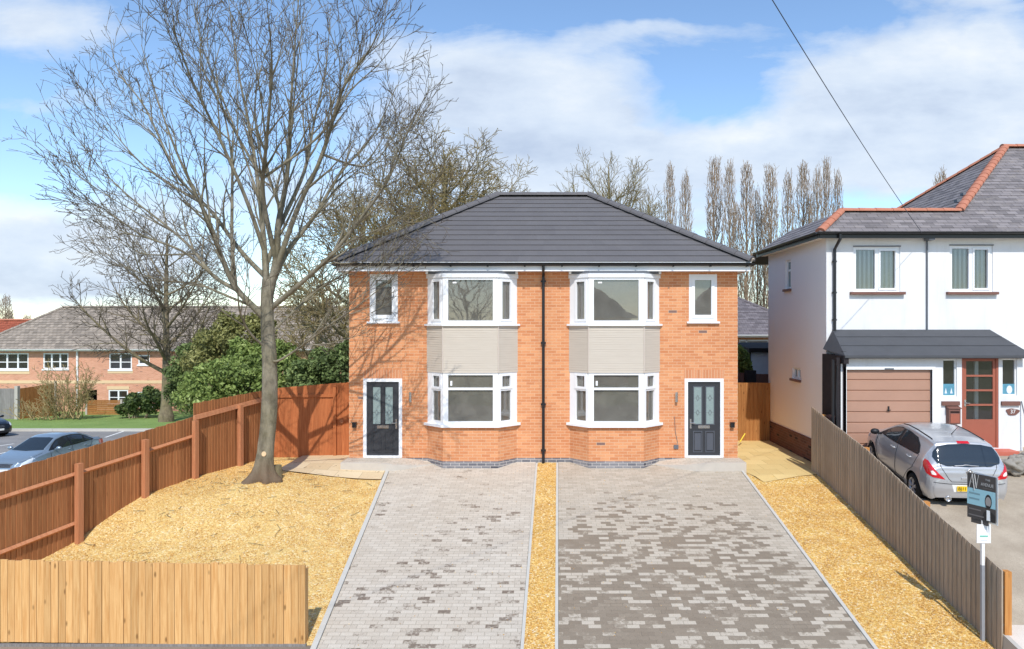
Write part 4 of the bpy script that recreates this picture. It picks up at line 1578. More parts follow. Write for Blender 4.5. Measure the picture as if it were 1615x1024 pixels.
b.build('garage_frame', M['white_wood'], wh)
b = MB(); b.box(cxg - .12, cxg + .1, WG - .03, WG - .0205, gh + .005, gh + .035); b.build('name_plate', M['lead'], gar)
# porch side lights with a dark interior, a picture leaning in each
for k_, i in ((0, 1), (1, 3)):
    a, c, lo, hi = GW[i]
    w = MB()
    w.box(a, a + .03, WG + .04, WG + .09, lo, hi); w.box(c - .03, c, WG + .04, WG + .09, lo, hi); w.box(a + .03, c - .03, WG + .04, WG + .09, hi - .03, hi); w.box(a + .03, c - .03, WG + .04, WG + .09, lo, lo + .03)
    win = w.build('side_light', M['white_wood'], wh)
    b = MB(); b.quad((a + .02, WG + .07, lo + .02), (c - .02, WG + .07, lo + .02), (c - .02, WG + .07, hi - .02), (a + .02, WG + .07, hi - .02)); b.build('pane', M['glass_clear'], win)
    b = MB(); b.box(a - .04, c + .05, WG - .05, WG - .001, gz(639.5) , gz(633)); b.build('sill', M['brown_paint'], win)
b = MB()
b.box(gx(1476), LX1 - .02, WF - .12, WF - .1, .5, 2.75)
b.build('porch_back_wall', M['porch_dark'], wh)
b = MB()
b.box(gx(1546), gx(1552), WG + .22, WG + .26, .6, 2.7); b.box(gx(1497), gx(1499), WG + .3, WG + .34, .6, 2.7); b.box(gx(1588), gx(1596), WG + .5, WG + .52, .7, 2.7)
b.build('inner_door_post', M['white_wood'], wh)
# porch door
a, c, lo, hi = GW[2]
b = MB(); y0, y1 = WG + .01, WG + .09
b.box(a, a + .05, y0, y1, lo, hi); b.box(c - .05, c, y0, y1, lo, hi); b.box(a + .05, c - .05, y0, y1, hi - .05, hi)
b.box(a - .03, c + .03, WG - .06, y0 - .001, hi, hi + .05)
b.build('door_frame', M['red_door'], wh)
a2, c2 = a + .052, c - .052
b = MB(); y0, y1 = WG + .03, WG + .075
zl, zh = gz(662), gz(570)
b.box(a2, c2, y0, y1, lo + .01, zl); b.box(a2, a2 + .07, y0, y1, zl, hi - .053); b.box(c2 - .07, c2, y0, y1, zl, hi - .053); b.box(a2 + .07, c2 - .07, y0, y1, zh, hi - .053)
for i in (1, 2, 3):
    z = zl + (zh - zl) * i / 4
    b.box(a2 + .07, c2 - .07, y0 - .004, y1, z - .022, z + .022)
xm = a2 + (c2 - a2) * .58
dr = b.build('porch_door', M['red_door'], wh)
b = MB(); b.quad((a2 + .06, y0 + .02, zl - .01), (c2 - .06, y0 + .02, zl - .01), (c2 - .06, y0 + .02, zh + .01), (a2 + .06, y0 + .02, zh + .01)); b.build('pane', M['glass_clear'], dr)
b = MB(); b.tube([(a2 + .04, y0 - .03, 1.7), (a2 + .14, y0 - .03, 1.7)], .012, 6); b.box(a2 + .02, a2 + .06, y0 - .012, y0 - .001, 1.62, 1.78); b.build('handle', M['chrome'], dr)
# letter box on the wall, house number, pictures, step
b = MB()
bx0, bx1, bz0, bz1 = gx(1492), gx(1510), gz(668), gz(644)
b.box(bx0, bx1, WG - .13, WG - .001, bz0, bz1)
b.prism([(bx0 - .02, WG - .15), (bx1 + .02, WG - .15), (bx1 + .02, WG - .001), (bx0 - .02, WG - .001)], bz1, [bz1 + .015, bz1 + .015, bz1 + .06, bz1 + .06])
lb = thing('letter_box', 'brown box mounted on the white wall left of the glazed red door', 'letter box', ((bx0 + bx1) / 2, WG, bz0))
b.build('box_body', M['brown_paint'], lb)
b = MB(); b.box(bx0 + .03, bx1 - .03, WG - .14, WG - .1305, bz0 + .03, bz1 - .12); b.build('front_panel', M['red_door'], lb)
b = MB(); b.box(bx0 + .03, bx1 - .03, WG - .139, WG - .1305, bz1 - .09, bz1 - .06); b.build('slot', M['dark'], lb)


def text(name, s, size, m, loc, rot, parent=None, width=None, extrude=.001, align='CENTER', world=True, shear=0):
    cu = bpy.data.curves.new(name, 'FONT')
    cu.body = s; cu.size = size; cu.extrude = extrude; cu.align_x = align; cu.align_y = 'CENTER'; cu.shear = shear
    tmp = bpy.data.objects.new('tmp_text', cu)
    COL.objects.link(tmp)
    dg = bpy.context.evaluated_depsgraph_get(); dg.update()
    me = bpy.data.meshes.new_from_object(tmp.evaluated_get(dg))
    bpy.data.objects.remove(tmp)
    bpy.data.curves.remove(cu)
    me.name = name
    if width:
        xsv = [v.co.x for v in me.vertices]
        k = width / max(1e-6, max(xsv) - min(xsv))
        for v in me.vertices:
            v.co.x *= k
    me.materials.clear(); me.materials.append(m)
    o = bpy.data.objects.new(name, me); COL.objects.link(o)
    if parent is not None:
        o.parent = parent
        o.location = Vector(loc) - (rootloc(parent) if world else Vector((0, 0, 0)))
    else:
        o.location = loc
    o.rotation_euler = rot
    return o


nx_, nz_ = gx(1596.5), gz(649.5)
b = MB()
ring_ = []
for i in range(28):
    w = 2 * math.pi * i / 28
    rr = 1 + .10 * math.sin(3 * w + .6) + .05 * math.sin(5 * w)
    ring_.append((.155 * rr * math.cos(w), .082 * rr * math.sin(w)))
b.add([(nx_ + p[0], WG - .02, nz_ + p[1]) for p in ring_] + [(nx_ + p[0], WG - .001, nz_ + p[1]) for p in ring_], [tuple(range(28))[::-1]] + [(i, (i + 1) % 28, 28 + (i + 1) % 28, 28 + i) for i in range(28)])
pl = b.build('house_number_plaque', M['brown_paint'])
fix_normals(pl)
tag(pl, 'irregular brown wooden plaque reading 37 on the white porch wall', 'house number')
text('lettering', '37', .13, M['sign_white'], (nx_, WG - .024, nz_), (R(90), 0, 0), pl)
for i, px0, px1, py0, py1, lab in ((1, 1487, 1508, 606, 625, 'turquoise picture with two dark shapes standing in the window left of the porch door'), (3, 1582, 1603, 606, 623, 'blue picture of a pale face shape standing in the window right of the porch door')):
    t = thing('picture', lab, 'picture', (gx((px0 + px1) / 2), WG + .06, gz(py1)))
    b = MB(); b.box(gx(px0) + .01, gx(px1) - .01, WG + .045, WG + .062, gz(py1) + .01, gz(py0)); b.build('picture_sheet', M['picture'], t)
    b = MB()
    if i == 1:
        for u in (.3, .72):
            x = gx(px0) + (gx(px1) - gx(px0)) * u
            b.add([(x - .03, WG + .043, gz(621)), (x + .03, WG + .043, gz(621)), (x, WG + .043, gz(612))], [(0, 1, 2)])
        b.build('picture_shape', M['shed_wall'], t)
    else:
        x, z = (gx(px0) + gx(px1)) / 2 + .02, gz(615)
        b.add([(x + .07 * math.cos(w), WG + .043, z + .1 * math.sin(w)) for w in np.linspace(0, 2 * math.pi, 14)[:-1]], [tuple(range(13))])
        b.build('picture_shape', M['shed_wall'], t)
b = MB()
b.prism([(gx(1512), WG - .45), (gx(1588), WG - .45), (gx(1591), WG - .38), (gx(1591), WG - .002), (gx(1512), WG - .002)], .42, .6)
t = tag(b.build('door_step', M['red_paint']), 'red painted step at the foot of the glazed porch door', 'step')
# raised terrace, stone steps and rockery right of the car
b = MB()
b.box(gx(1591) + .002, 14, WG - .55, WG - .002, .2, .55)
b.box(gx(1528), 14, WG - .95, WG - .552, .1, .53)
struct(b.build('terrace_paving', M['nbr_drive']))
st2 = thing('stone_step', 'two worn grey stone steps at the end of the terrace behind the silver car', 'step', (10.4, 15.4, .2))
for (y0, z0, z1) in ((15.55, .15, .45), (15.2, .05, .25)):
    b = MB(); b.box(9.6, 11.2, y0, y0 + .36, z0, z1); b.build('step_slab', M['concrete'], st2)
random.seed(31)
for i, (px, py, s_) in enumerate(((1598, 734, .3), (1610, 738, .34), (1606, 727, .26), (1618, 727, .3), (1594, 745, .24), (1612, 748, .26))):
    p = at(px, py, 15.2 + .12 * i)
    b = MB()
    nl, nm = 22, 32
    vs = []
    for a in range(nl + 1):
        th = math.pi * a / nl
        for c in range(nm):
            ph = 2 * math.pi * c / nm
            v = Vector((math.sin(th) * math.cos(ph), math.sin(th) * math.sin(ph), math.cos(th)))
            rr = s_ * (.75 + .5 * noise.noise(v * 1.6 + Vector((i * 7, 0, 0))) + .16 * noise.noise(v * 5 + Vector((i * 3, 1, 0))))
            vs.append((p.x + v.x * rr, p.y + v.y * rr * .8, p.z + v.z * rr * .7))
    b.add(vs, [(a * nm + c, (a + 1) * nm + c, (a + 1) * nm + (c + 1) % nm, a * nm + (c + 1) % nm) for a in range(nl) for c in range(nm)])
    o = b.build('rockery_stone', M['rock'], smooth=True)
    o['group'] = 'stones of the rockery'
    tag(o, 'rough grey stone in the rockery beside the terrace steps', 'stone', 'stones of the rockery')
t = thing('broom', 'thin grey broom leaning on the white wall right of the porch door', 'broom', (gx(1612), WG - .4, .55))
b = MB(); b.tube([(gx(1612), WG - .35, .7), (gx(1609.5), WG - .03, 1.75)], .014, 6); b.build('handle', M['lead'], t)
b = MB(); b.box(gx(1609), gx(1616), WG - .42, WG - .3, .55, .7); b.build('head', M['fence_silver'], t)
# low timber block at the fence behind the far post
b = MB(); b.box(fence_r(17.2) + .1, fence_r(17.2) + .42, 16.9, 17.4, -.3, 1.35)
tag(b.build('brick_pier', M['brick_old']), 'short dark brick pier behind the top of the grey fence', 'pier')

# overhead line to the corner of the white house
a_, c_ = Vector((9.6, EYF - .02, ez2 - .05)), at(1218, 0, 9.0) + Vector((0, 0, .375))
far = a_ + (c_ - a_) * 2.2
pts = []
for i in range(41):
    t = i / 40
    p = a_.lerp(far, t)
    pts.append((p.x, p.y, p.z - .42 * 4 * t * (1 - t) * .9 + .0))
b = MB(); b.tube(pts, .0065, 6)
tag(b.build('overhead_cable', M['cable']), 'thin black overhead cable slanting from the sky to the white house eaves', 'cable')

# ================================================================ background buildings
def far_wall(b, x0, x1, z0, z1, y, ops, rev=.08):
    wall_grid(b, x0, x1, z0, z1, y, ops, rev)


D0 = 56.0
tx_ = lambda px, d=D0: (px - CX) * d / F
tz_ = lambda py, d=D0: CAMZ - (py - CY) * d / F
ter = thing('terraced_house_row', 'long far red brick terrace with brown tiled hipped roof beyond the lawn', 'houses', (-30, D0, tz_(652)))
wins = [(-6, 45, 557, 583, 3), (68, 108, 557, 582, 3), (172, 208, 557, 583, 2), (218, 236, 560, 575, 1), (70, 86, 625, 641, 2), (171, 202, 615, 637, 2), (380, 396, 560, 582, 1), (425, 455, 560, 580, 2), (500, 530, 560, 580, 2), (215, 240, 618, 640, 1)]
ops2 = [(tx_(a), tx_(c), tz_(hi), tz_(lo)) for (a, c, lo, hi, n_) in wins]
porch = (tx_(135), tx_(153), tz_(656), tz_(615))
b = MB()
XL, XR = tx_(-45), tx_(640)
far_wall(b, XL, XR, tz_(652) - .8, tz_(553), D0, ops2 + [porch], .1)
b.quad((XR, D0, -5), (XR, D0 + 8, -5), (XR, D0 + 8, tz_(553)), (XR, D0, tz_(553)))
b.quad((XL, D0 + 8, -5), (XL, D0, -5), (XL, D0, tz_(553)), (XL, D0 + 8, tz_(553)))
b.build('wall', M['brick_red'], ter)
b = MB()
b.box(XL, XR, D0 - .02, D0 - .001, tz_(605), tz_(600)); b.box(tx_(-6), tx_(47), D0 - .025, D0 - .001, tz_(590), tz_(584)); b.box(tx_(170), tx_(210), D0 - .025, D0 - .001, tz_(589), tz_(584)); b.box(tx_(169), tx_(204), D0 - .025, D0 - .001, tz_(614.5), tz_(609))
b.build('stone_band', M['buff'], ter)
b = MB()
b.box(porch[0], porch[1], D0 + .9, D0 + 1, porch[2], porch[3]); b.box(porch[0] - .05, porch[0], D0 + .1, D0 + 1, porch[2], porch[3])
b.build('porch_shadow', M['dark'], ter)  # shadow inside the entrance put in as near-black panels
for (a, c, lo, hi, n_), (x0, x1, z0, z1) in zip(wins, ops2):
    w = MB()
    t = .1
    w.box(x0, x0 + t, D0 + .02, D0 + .1, z0, z1); w.box(x1 - t, x1, D0 + .02, D0 + .1, z0, z1); w.box(x0 + t, x1 - t, D0 + .02, D0 + .1, z0, z0 + t); w.box(x0 + t, x1 - t, D0 + .02, D0 + .1, z1 - t, z1)
    for i in range(1, n_):
        x = x0 + (x1 - x0) * i / n_
        w.box(x - .06, x + .06, D0 + .02, D0 + .1, z0 + t, z1 - t)
    zz = z0 + (z1 - z0) * .45
    w.box(x0 + t, x1 - t, D0 + .03, D0 + .09, zz - .03, zz + .03)
    w.box(x0 - .08, x1 + .08, D0 - .06, D0 - .026, z0 - .12, z0 - .001)
    win = w.build('window', M['white'], ter)
    b = MB(); b.quad((x0, D0 + .07, z0), (x1, D0 + .07, z0), (x1, D0 + .07, z1), (x0, D0 + .07, z1)); b.build('pane', M['glass_clear'], win)
    b = MB(); b.quad((x0 - .2, D0 + .5, z0 - .2), (x1 + .2, D0 + .5, z0 - .2), (x1 + .2, D0 + .5, z1 + .2), (x0 - .2, D0 + .5, z1 + .2)); b.build('net_curtain', M['blind_dark'], win)
b = MB()
random.seed(9)
ze = tz_(551)
rdep = D0 + 4.6
zr = 3.6 - (485 - 512) * rdep / F
e0, e1 = (XL - .3, D0 - .4, ze), (XR + .3, D0 - .4, ze)
hipx = (100 - CX) * rdep / F
courses(b, e0, e1, (hipx, rdep, zr), (XR - 4.3, rdep, zr), 16, .03, .9)
courses(b, (XL - .3, D0 + 9.6, ze), e0, (hipx, rdep, zr), (hipx, rdep, zr), 16, .03, .9)
courses(b, e1, (XR + .3, D0 + 9.6, ze), (XR - 4.3, rdep, zr), (XR - 4.3, rdep, zr), 16, .03, .9)
b.add([(XR + .3, D0 + 9.6, ze), (XL - .3, D0 + 9.6, ze), (hipx, rdep, zr), (XR - 4.3, rdep, zr)], [(0, 1, 2, 3)])
rf2 = b.build('roof', M['brown_tile'], ter)
b = MB(); caps(b, (hipx, rdep, zr + .03), (XR - 4.3, rdep, zr + .03), .17, .6); caps(b, e0, (hipx, rdep, zr), .16, .6)
b.build('ridge_tiles', M['brown_tile'], rf2)
b = MB()
b.box(XL - .3, XR + .3, D0 - .44, D0 - .38, ze - .14, ze + .0); gutter(b, (XL - .3, D0 - .44, ze + .02), (XR + .3, D0 - .44, ze + .02), (0, -1, 0), .08)
for px in (123, 360):
    b.tube([(tx_(px), D0 - .08, ze - .1), (tx_(px), D0 - .08, tz_(640))], .08, 8)
b.build('gutter', M['white'], ter)
# red roofed house further off, with aerial
D1 = 92.0
fx = lambda px: (px - CX) * D1 / F
fz = lambda py: CAMZ - (py - CY) * D1 / F
rh = thing('red_roofed_house', 'distant house with red clay roof rising behind the brown terrace roof', 'house', (fx(20), D1, fz(600)))
b = MB(); b.box(fx(-60), fx(52), D1, D1 + 7, fz(620), fz(534)); b.build('wall', M['render'], rh)
b = MB()
courses(b, (fx(-62), D1 - .3, fz(534)), (fx(54), D1 - .3, fz(534)), (fx(-62), D1 + 3.5, fz(507) + .2), (fx(54), D1 + 3.5, fz(507) + .2), 10, .04, 1.2)
b.add([(fx(54), D1 - .3, fz(534)), (fx(54), D1 + 7.3, fz(534)), (fx(54), D1 + 3.5, fz(507) + .2)], [(0, 1, 2)])
r_ = b.build('roof', M['red_tile'], rh)
b = MB(); caps(b, (fx(-62), D1 + 3.5, fz(507) + .2), (fx(54), D1 + 3.5, fz(507) + .2), .22, .8); b.build('ridge_tiles', M['terracotta'], r_)
b = MB()
x = fx(56)
b.tube([(x, D1 + 3, fz(510)), (x, D1 + 3, fz(492))], .05, 6); b.tube([(x - .5, D1 + 3, fz(494)), (x + .7, D1 + 3, fz(491))], .035, 5)
for i in range(6):
    xx = x - .45 + i * .22
    b.tube([(xx, D1 + 2.6, fz(494) + i * .04), (xx, D1 + 3.4, fz(494) + i * .04)], .025, 4)
b.build('aerial', M['lead'], rh)
# bungalow behind the alley
D2 = 36.0
ux = lambda px: (px - CX) * D2 / F
uz = lambda py: CAMZ - (py - CY) * D2 / F
bg = thing('bungalow', 'low brick house with grey tiled roof glimpsed between the two houses', 'house', (ux(1190), D2, uz(610)))
BW = (ux(1166), ux(1213), uz(575), uz(536))
b = MB(); far_wall(b, ux(1120), ux(1290), uz(640), uz(528), D2, [BW]); b.quad((ux(1290), D2, -1), (ux(1290), D2 + 8, -1), (ux(1290), D2 + 8, uz(528)), (ux(1290), D2, uz(528))); b.build('wall', M['brick'], bg)
w = MB()
for x0 in (BW[0], BW[0] + .35, BW[1] - .06):
    w.box(x0, x0 + .06, D2 + .01, D2 + .08, BW[2], BW[3])
w.box(BW[0] + .06, BW[1] - .06, D2 + .01, D2 + .079, BW[3] - .07, BW[3]); w.box(BW[0] + .06, BW[0] + .35, D2 + .01, D2 + .078, uz(546), uz(543))
wn = w.build('window', M['white'], bg)
b = MB(); b.quad((BW[0], D2 + .06, BW[2]), (BW[1], D2 + .06, BW[2]), (BW[1], D2 + .06, BW[3]), (BW[0], D2 + .06, BW[3])); b.build('pane', M['glass_clear'], wn)
b = MB(); b.quad((BW[0] - .5, D2 + 1.5, BW[2] - .5), (BW[1] + .5, D2 + 1.5, BW[2] - .5), (BW[1] + .5, D2 + 1.5, BW[3] + .3), (BW[0] - .5, D2 + 1.5, BW[3] + .3)); b.build('room_wall', M['room'], wn)
b = MB()
rp = D2 + 4.2
rX = lambda px: (px - CX) * rp / F
rZ = lambda py: CAMZ - (py - CY) * rp / F
# hipped end: the hip falls to the right
hx0, hz0 = rX(1120), rZ(452)
e0, e1 = (ux(1060), D2 - .4, uz(528)), (ux(1300), D2 - .4, uz(528))
courses(b, e0, e1, (ux(1060), rp, hz0), (hx0, rp, hz0), 14, .02, .3)
courses(b, e1, (ux(1300), D2 + 8.8, uz(528)), (hx0, rp, hz0), (hx0, rp, hz0), 14, .02, .3)
b.build('roof', M['grey_tile'], bg)
b = MB(); caps(b, e1, (hx0, rp, hz0), .11, .4); b.build('ridge_tiles', M['grey_tile'], bg)
b = MB(); gutter(b, (e0[0], D2 - .4, uz(528)), (e1[0], D2 - .4, uz(528)), (0, -1, 0), .07); b.box(e0[0], e1[0], D2 - .4, D2 - .36, uz(532), uz(528)); b.build('gutter', M['white'], bg)
# shed with black felt roof
D3 = 26.0
vx = lambda px: (px - CX) * D3 / F
vz = lambda py: CAMZ - (py - CY) * D3 / F
sh = thing('garden_shed', 'pale blue-grey shed with black felt roof behind the alley screen', 'shed', (vx(1205), D3, vz(620)))
b = MB(); b.box(vx(1183), vx(1260), D3, D3 + 2.4, -.6, vz(554)); b.build('wall', M['shed_wall'], sh)
b = MB(); b.prism([(vx(1179), D3 - .2), (vx(1265), D3 - .2), (vx(1265), D3 + 2.6), (vx(1179), D3 + 2.6)], [vz(556), vz(556), vz(551), vz(551)], [vz(549), vz(549), vz(543), vz(543)]); b.build('roof', M['dark_wood'], sh)
b = MB(); b.box(vx(1181), vx(1184), D3 - .03, D3 + .05, -.6, vz(553)); b.build('corner_post', M['dark_wood'], sh)
t = thing('dark_fence', 'dark brown stained low fence in front of the pale shed', 'fence', (vx(1190), 24.5, 0))
b = MB(); random.seed(2)
q = lambda px: (px - CX) * 24.5 / F
fence_boards(b, (q(1150), 24.5), (q(1235), 24.5), (0, -1), -.5, -.5, 3.6 - 75 * 24.5 / F, 3.6 - 80 * 24.5 / F, w=.14)
b.build('fence_boards', M['brown_paint'], t)
b = MB(); b.box(q(1173), q(1190), 24.3, 24.45, -.5, 3.6 - 72 * 24.5 / F); b.build('fence_post', M['dark_wood'], t)
# far-left garden fences
D4 = 49.5
q = lambda px: (px - CX) * D4 / F
z4 = lambda py: CAMZ - (py - CY) * D4 / F
t = thing('panel_fence', 'silvery close-board fence with concrete posts at the far left lawn edge', 'fence', (q(10), D4, z4(660)))
b = MB(); random.seed(12); fence_boards(b, (q(-60), D4), (q(26), D4), (0, -1), z4(664), z4(664), z4(612), z4(613), w=.15); b.build('fence_boards', M['fence_silver'], t)
b = MB(); b.box(q(25), q(30), D4 - .15, D4 + .1, z4(664), z4(609)); b.build('fence_post', M['concrete'], t)
b = MB(); b.box(q(46.5), q(48.5), D4 + 2.5, D4 + 2.65, z4(668), z4(606)); b.build('fence_post', M['concrete'], t)
b = MB(); fence_boards(b, (q(30), D4 + .1), (q(47), D4 + 2.6), (1, -.8), z4(668), z4(668), z4(613), z4(610), w=.15); b.build('fence_boards', M['fence_gate'], t)
D5 = 53.0
q5 = lambda px: (px - CX) * D5 / F
z5 = lambda py: CAMZ - (py - CY) * D5 / F
t = thing('low_fence', 'low brown slatted fence in front of the brick terrace', 'fence', (q5(165), D5, z5(656)))
b = MB()
for i in range(9):
    z = z5(658) + i * .145
    b.box(q5(138), q5(191), D5 - .02 - .006 * (i % 2), D5, z, z + .13, random.random())
b.build('fence_boards', M['fence_gate'], t)
b = MB(); b.box(q5(190), q5(193), D5 - .05, D5 + .07, z5(660), z5(630)); b.box(q5(135), q5(138), D5 - .05, D5 + .07, z5(660), z5(630)); b.build('fence_post', M['concrete'], t)
# ================================================================ cars
def tab(t, y):
    return float(np.interp(y, [p[0] for p in t], [p[1] for p in t]))


class Body:
    """car body lofted from sections along y; patches are cut from it by projection"""

    def __init__(s, S):
        s.S = S
        L0, L1 = S['top'][0][0], S['top'][-1][0]
        ys = [L0 + (L1 - L0) * i / 130 for i in range(131)]
        ys += [L0 + .015 * i for i in range(1, 10)] + [L1 - .015 * i for i in range(1, 10)]
        for yw in S['wheels']:
            for sg in (-1, 1):
                ys += [yw + sg * (S['arch'] + q) for q in (-.003, .003)]
        ys = sorted(ys)
        ker = np.array([1, 2, 3, 2, 1.]) / 9

        def smooth(t):
            v = np.array([tab(t, y) for y in ys])
            p = np.pad(v, 2, mode='edge')
            return np.convolve(p, ker, 'valid')
        top, belt, w, wr, zb = [smooth(S[k]) for k in ('top', 'belt', 'w', 'wr', 'bot')]
        nl, nu = 12, 14
        vs, rows = [], []
        for i, y in enumerate(ys):
            z0 = zb[i]
            for yw in S['wheels']:
                if abs(y - yw) < S['arch']:
                    z0 = max(z0, S['wz'] + math.sqrt(max(0, S['arch'] ** 2 - (y - yw) ** 2)))
            half = []
            for j in range(nl + 1):
                z = z0 + (belt[i] - z0) * j / nl
                q = (z - zb[i]) / max(.05, belt[i] - zb[i])
                f = 1 - .085 * max(0, (.42 - q) / .42) ** 2 - .055 * max(0, (q - .5) / .5) ** 2
                f += .012 * math.exp(-((q - .70) / .05) ** 2)
                half.append((w[i] * f, z))
            xb = half[-1][0]
            wrr = min(wr[i], xb - .01)
            ze = belt[i] + (top[i] - belt[i]) * .80
            for j in range(1, 6):
                t = j / 5
                bow = .02 * math.sin(math.pi * t) * (1 if top[i] - belt[i] > .15 else 0)
                half.append((xb + (wrr - xb) * t + bow, belt[i] + (ze - belt[i]) * t))
            for j in range(1, nu + 1):
                a = math.pi / 2 * j / nu
                half.append((max(0, wrr * math.cos(a)) ** .75 * wrr ** .25 if j < nu else 0.0, ze + (top[i] - ze) * math.sin(a) ** .8))
            rows.append([(x, y, z) for x, z in half])
        n = len(rows[0])
        b = MB()
        for r_ in rows:
            ring = [(-x, y, z) for x, y, z in r_[:-1]] + [r_[-1]] + [(x, y, z) for x, y, z in reversed(r_[:-1])]
            vs.append(ring)
        m = len(vs[0])
        flat = [p for r_ in vs for p in r_]
        fs = [(i * m + j, i * m + j + 1, (i + 1) * m + j + 1, (i + 1) * m + j) for i in range(len(vs) - 1) for j in range(m - 1)]
        fs.append(tuple(range(m))[::-1]); fs.append(tuple(range((len(vs) - 1) * m, len(vs) * m)))
        b.add(flat, fs)
        s.mb = b
        s.bvh = BVHTree.FromPolygons([Vector(p) for p in flat], fs)

    def patch(s, poly, plane, d, off=.006, nu=24, nv=6, thick=0.0):
        """poly: outline of (u, v); plane maps (u, v) -> ray start; d: ray direction"""
        d = Vector(d).normalized()
        us = sorted({round(p[0], 5) for p in poly} | {min(p[0] for p in poly) + (max(p[0] for p in poly) - min(p[0] for p in poly)) * i / nu for i in range(nu + 1)})
        cols = []
        N = len(poly)
        for u in us:
            hit = []
            for i in range(N):
                (a, av), (c, cv) = poly[i], poly[(i + 1) % N]
                if abs(a - c) < 1e-9:
                    if abs(u - a) < 1e-6: hit += [av, cv]
                elif min(a, c) - 1e-9 <= u <= max(a, c) + 1e-9:
                    hit.append(av + (cv - av) * (u - a) / (c - a))
            if not hit: continue
            lo, hi = min(hit), max(hit)
            col = []
            for j in range(nv + 1):
                o = plane(u, lo + (hi - lo) * j / nv)
                h = s.bvh.ray_cast(Vector(o) - d * 3, d)
                if h[0] is None:
                    col = None; break
                nn = h[1] if h[1].dot(d) < 0 else -h[1]
                col.append((h[0], nn))
            if col: cols.append(col)
        b = MB()
        vs = [p + n_ * off for c_ in cols for p, n_ in c_]
        q = nv + 1
        fs = [(i * q + j, (i + 1) * q + j, (i + 1) * q + j + 1, i * q + j + 1) for i in range(len(cols) - 1) for j in range(nv)]
        b.add(vs, fs)
        return b

    def line(s, pts, plane, d, w=.006, off=.003):
        """thin strip following the body through the (u, v) points"""
        d = Vector(d).normalized()
        P = []
        for i in range(len(pts) - 1):
            (a, av), (c, cv) = pts[i], pts[i + 1]
            m = max(2, int(math.hypot(c - a, cv - av) / .04))
            for k in range(m + (i == len(pts) - 2)):
                t = k / m
                h = s.bvh.ray_cast(Vector(plane(a + (c - a) * t, av + (cv - av) * t)) - d * 3, d)
                if h[0] is not None:
                    nn = h[1] if h[1].dot(d) < 0 else -h[1]
                    P.append(h[0] + nn * off)
        b = MB()
        if len(P) > 1:
            b.tube(P, w, 4)
        return b


def wheel(parent, x, y, r, sg, wd=.2, spokes=5):
    b = MB()
    h = wd / 2
    b.lathe([(r * .66, -h), (r * .9, -h), (r * .985, -h * .75), (r, -h * .3), (r, h * .3), (r * .985, h * .75), (r * .9, h), (r * .66, h), (r * .66, -h)], (x, y, r), 'X', 40)
    w = b.build('wheel', M['tyre'], parent, world=False, smooth=False)
    b = MB()
    o = sg * h * .8
    b.lathe([(r * .56, o - sg * .03), (r * .60, o), (r * .665, o + sg * .01), (r * .67, o - sg * .05)], (x, y, r), 'X', 40)
    b.lathe([(0.001, o - sg * .0), (r * .13, o - sg * .005), (r * .15, o - sg * .03)], (x, y, r), 'X', 16)
    for k in range(spokes):
        a = 2 * math.pi * k / spokes + .3
        ca, sa = math.cos(a), math.sin(a)
        for e in (-.16, .16):
            c2, s2 = math.cos(a + e), math.sin(a + e)
            b.tube([(x + o - sg * .012, y + ca * r * .1, r + sa * r * .1), (x + o - sg * .004, y + c2 * r * .6, r + s2 * r * .6)], [.018, .024], 6)
    b.build('rim', M['rim'], w, world=False)
    b = MB()
    b.lathe([(.001, o - sg * .055), (r * .66, o - sg * .06)], (x, y, r), 'X', 30)
    b.build('brake_shadow', M['trim'], w, world=False)
    return w


SY = lambda sg: (lambda u, v: (0, u, v))
RX_ = lambda u, v: (u, 0, v)


def base_car(root, S, paint):
    B = Body(S)
    bd = B.mb.build('body', paint, root, world=False, smooth=True, uv=False)
    b = MB()
    L0, L1 = S['top'][0][0], S['top'][-1][0]
    b.box(-.52, .52, min(L0, L1) + .2, max(L0, L1) - .25, .17, .55)
    for yw in S['wheels']:
        for sg in (-1, 1):
            b.lathe([(.02, 0), (S['arch'] + .01, 0), (S['arch'] + .01, sg * .16)], (sg * .55, yw, S['wz']), 'X', 28)
    b.build('underbody', M['dark'], root, world=False)
    for yw in S['wheels']:
        for sg in (-1, 1):
            wheel(root, sg * S['track'], yw, S['wz'], sg)
    return B


hatch = dict(
    top=[(-2.0, .60), (-1.985, .74), (-1.96, .86), (-1.93, .95), (-1.87, 1.06), (-1.68, 1.37), (-1.62, 1.425), (-1.3, 1.465), (-.7, 1.485), (-.2, 1.48), (.15, 1.43), (.6, 1.24), (1.0, 1.03), (1.4, .94), (1.75, .82), (1.93, .68), (2.0, .55)],
    belt=[(-2.0, .56), (-1.96, .80), (-1.93, .89), (-1.86, .97), (-1.6, 1.04), (-1.0, 1.01), (0, .97), (.8, .93), (1.0, .92), (1.4, .84), (1.75, .74), (1.93, .62), (2.0, .50)],
    w=[(-2.0, .70), (-1.95, .78), (-1.85, .825), (-1.6, .855), (-1.2, .875), (0, .87), (1.0, .865), (1.4, .85), (1.7, .80), (1.9, .70), (2.0, .56)],
    wr=[(-2.0, .60), (-1.86, .62), (-1.66, .60), (-1.3, .60), (-.5, .61), (.15, .58), (.6, .64), (1.0, .70), (1.5, .66), (2.0, .42)],
    bot=[(-2.0, .32), (-1.93, .25), (-1.6, .24), (-1.0, .20), (1.0, .20), (1.7, .22), (2.0, .28)],
    wheels=(-1.28, 1.23), arch=.355, wz=.305, track=.77)
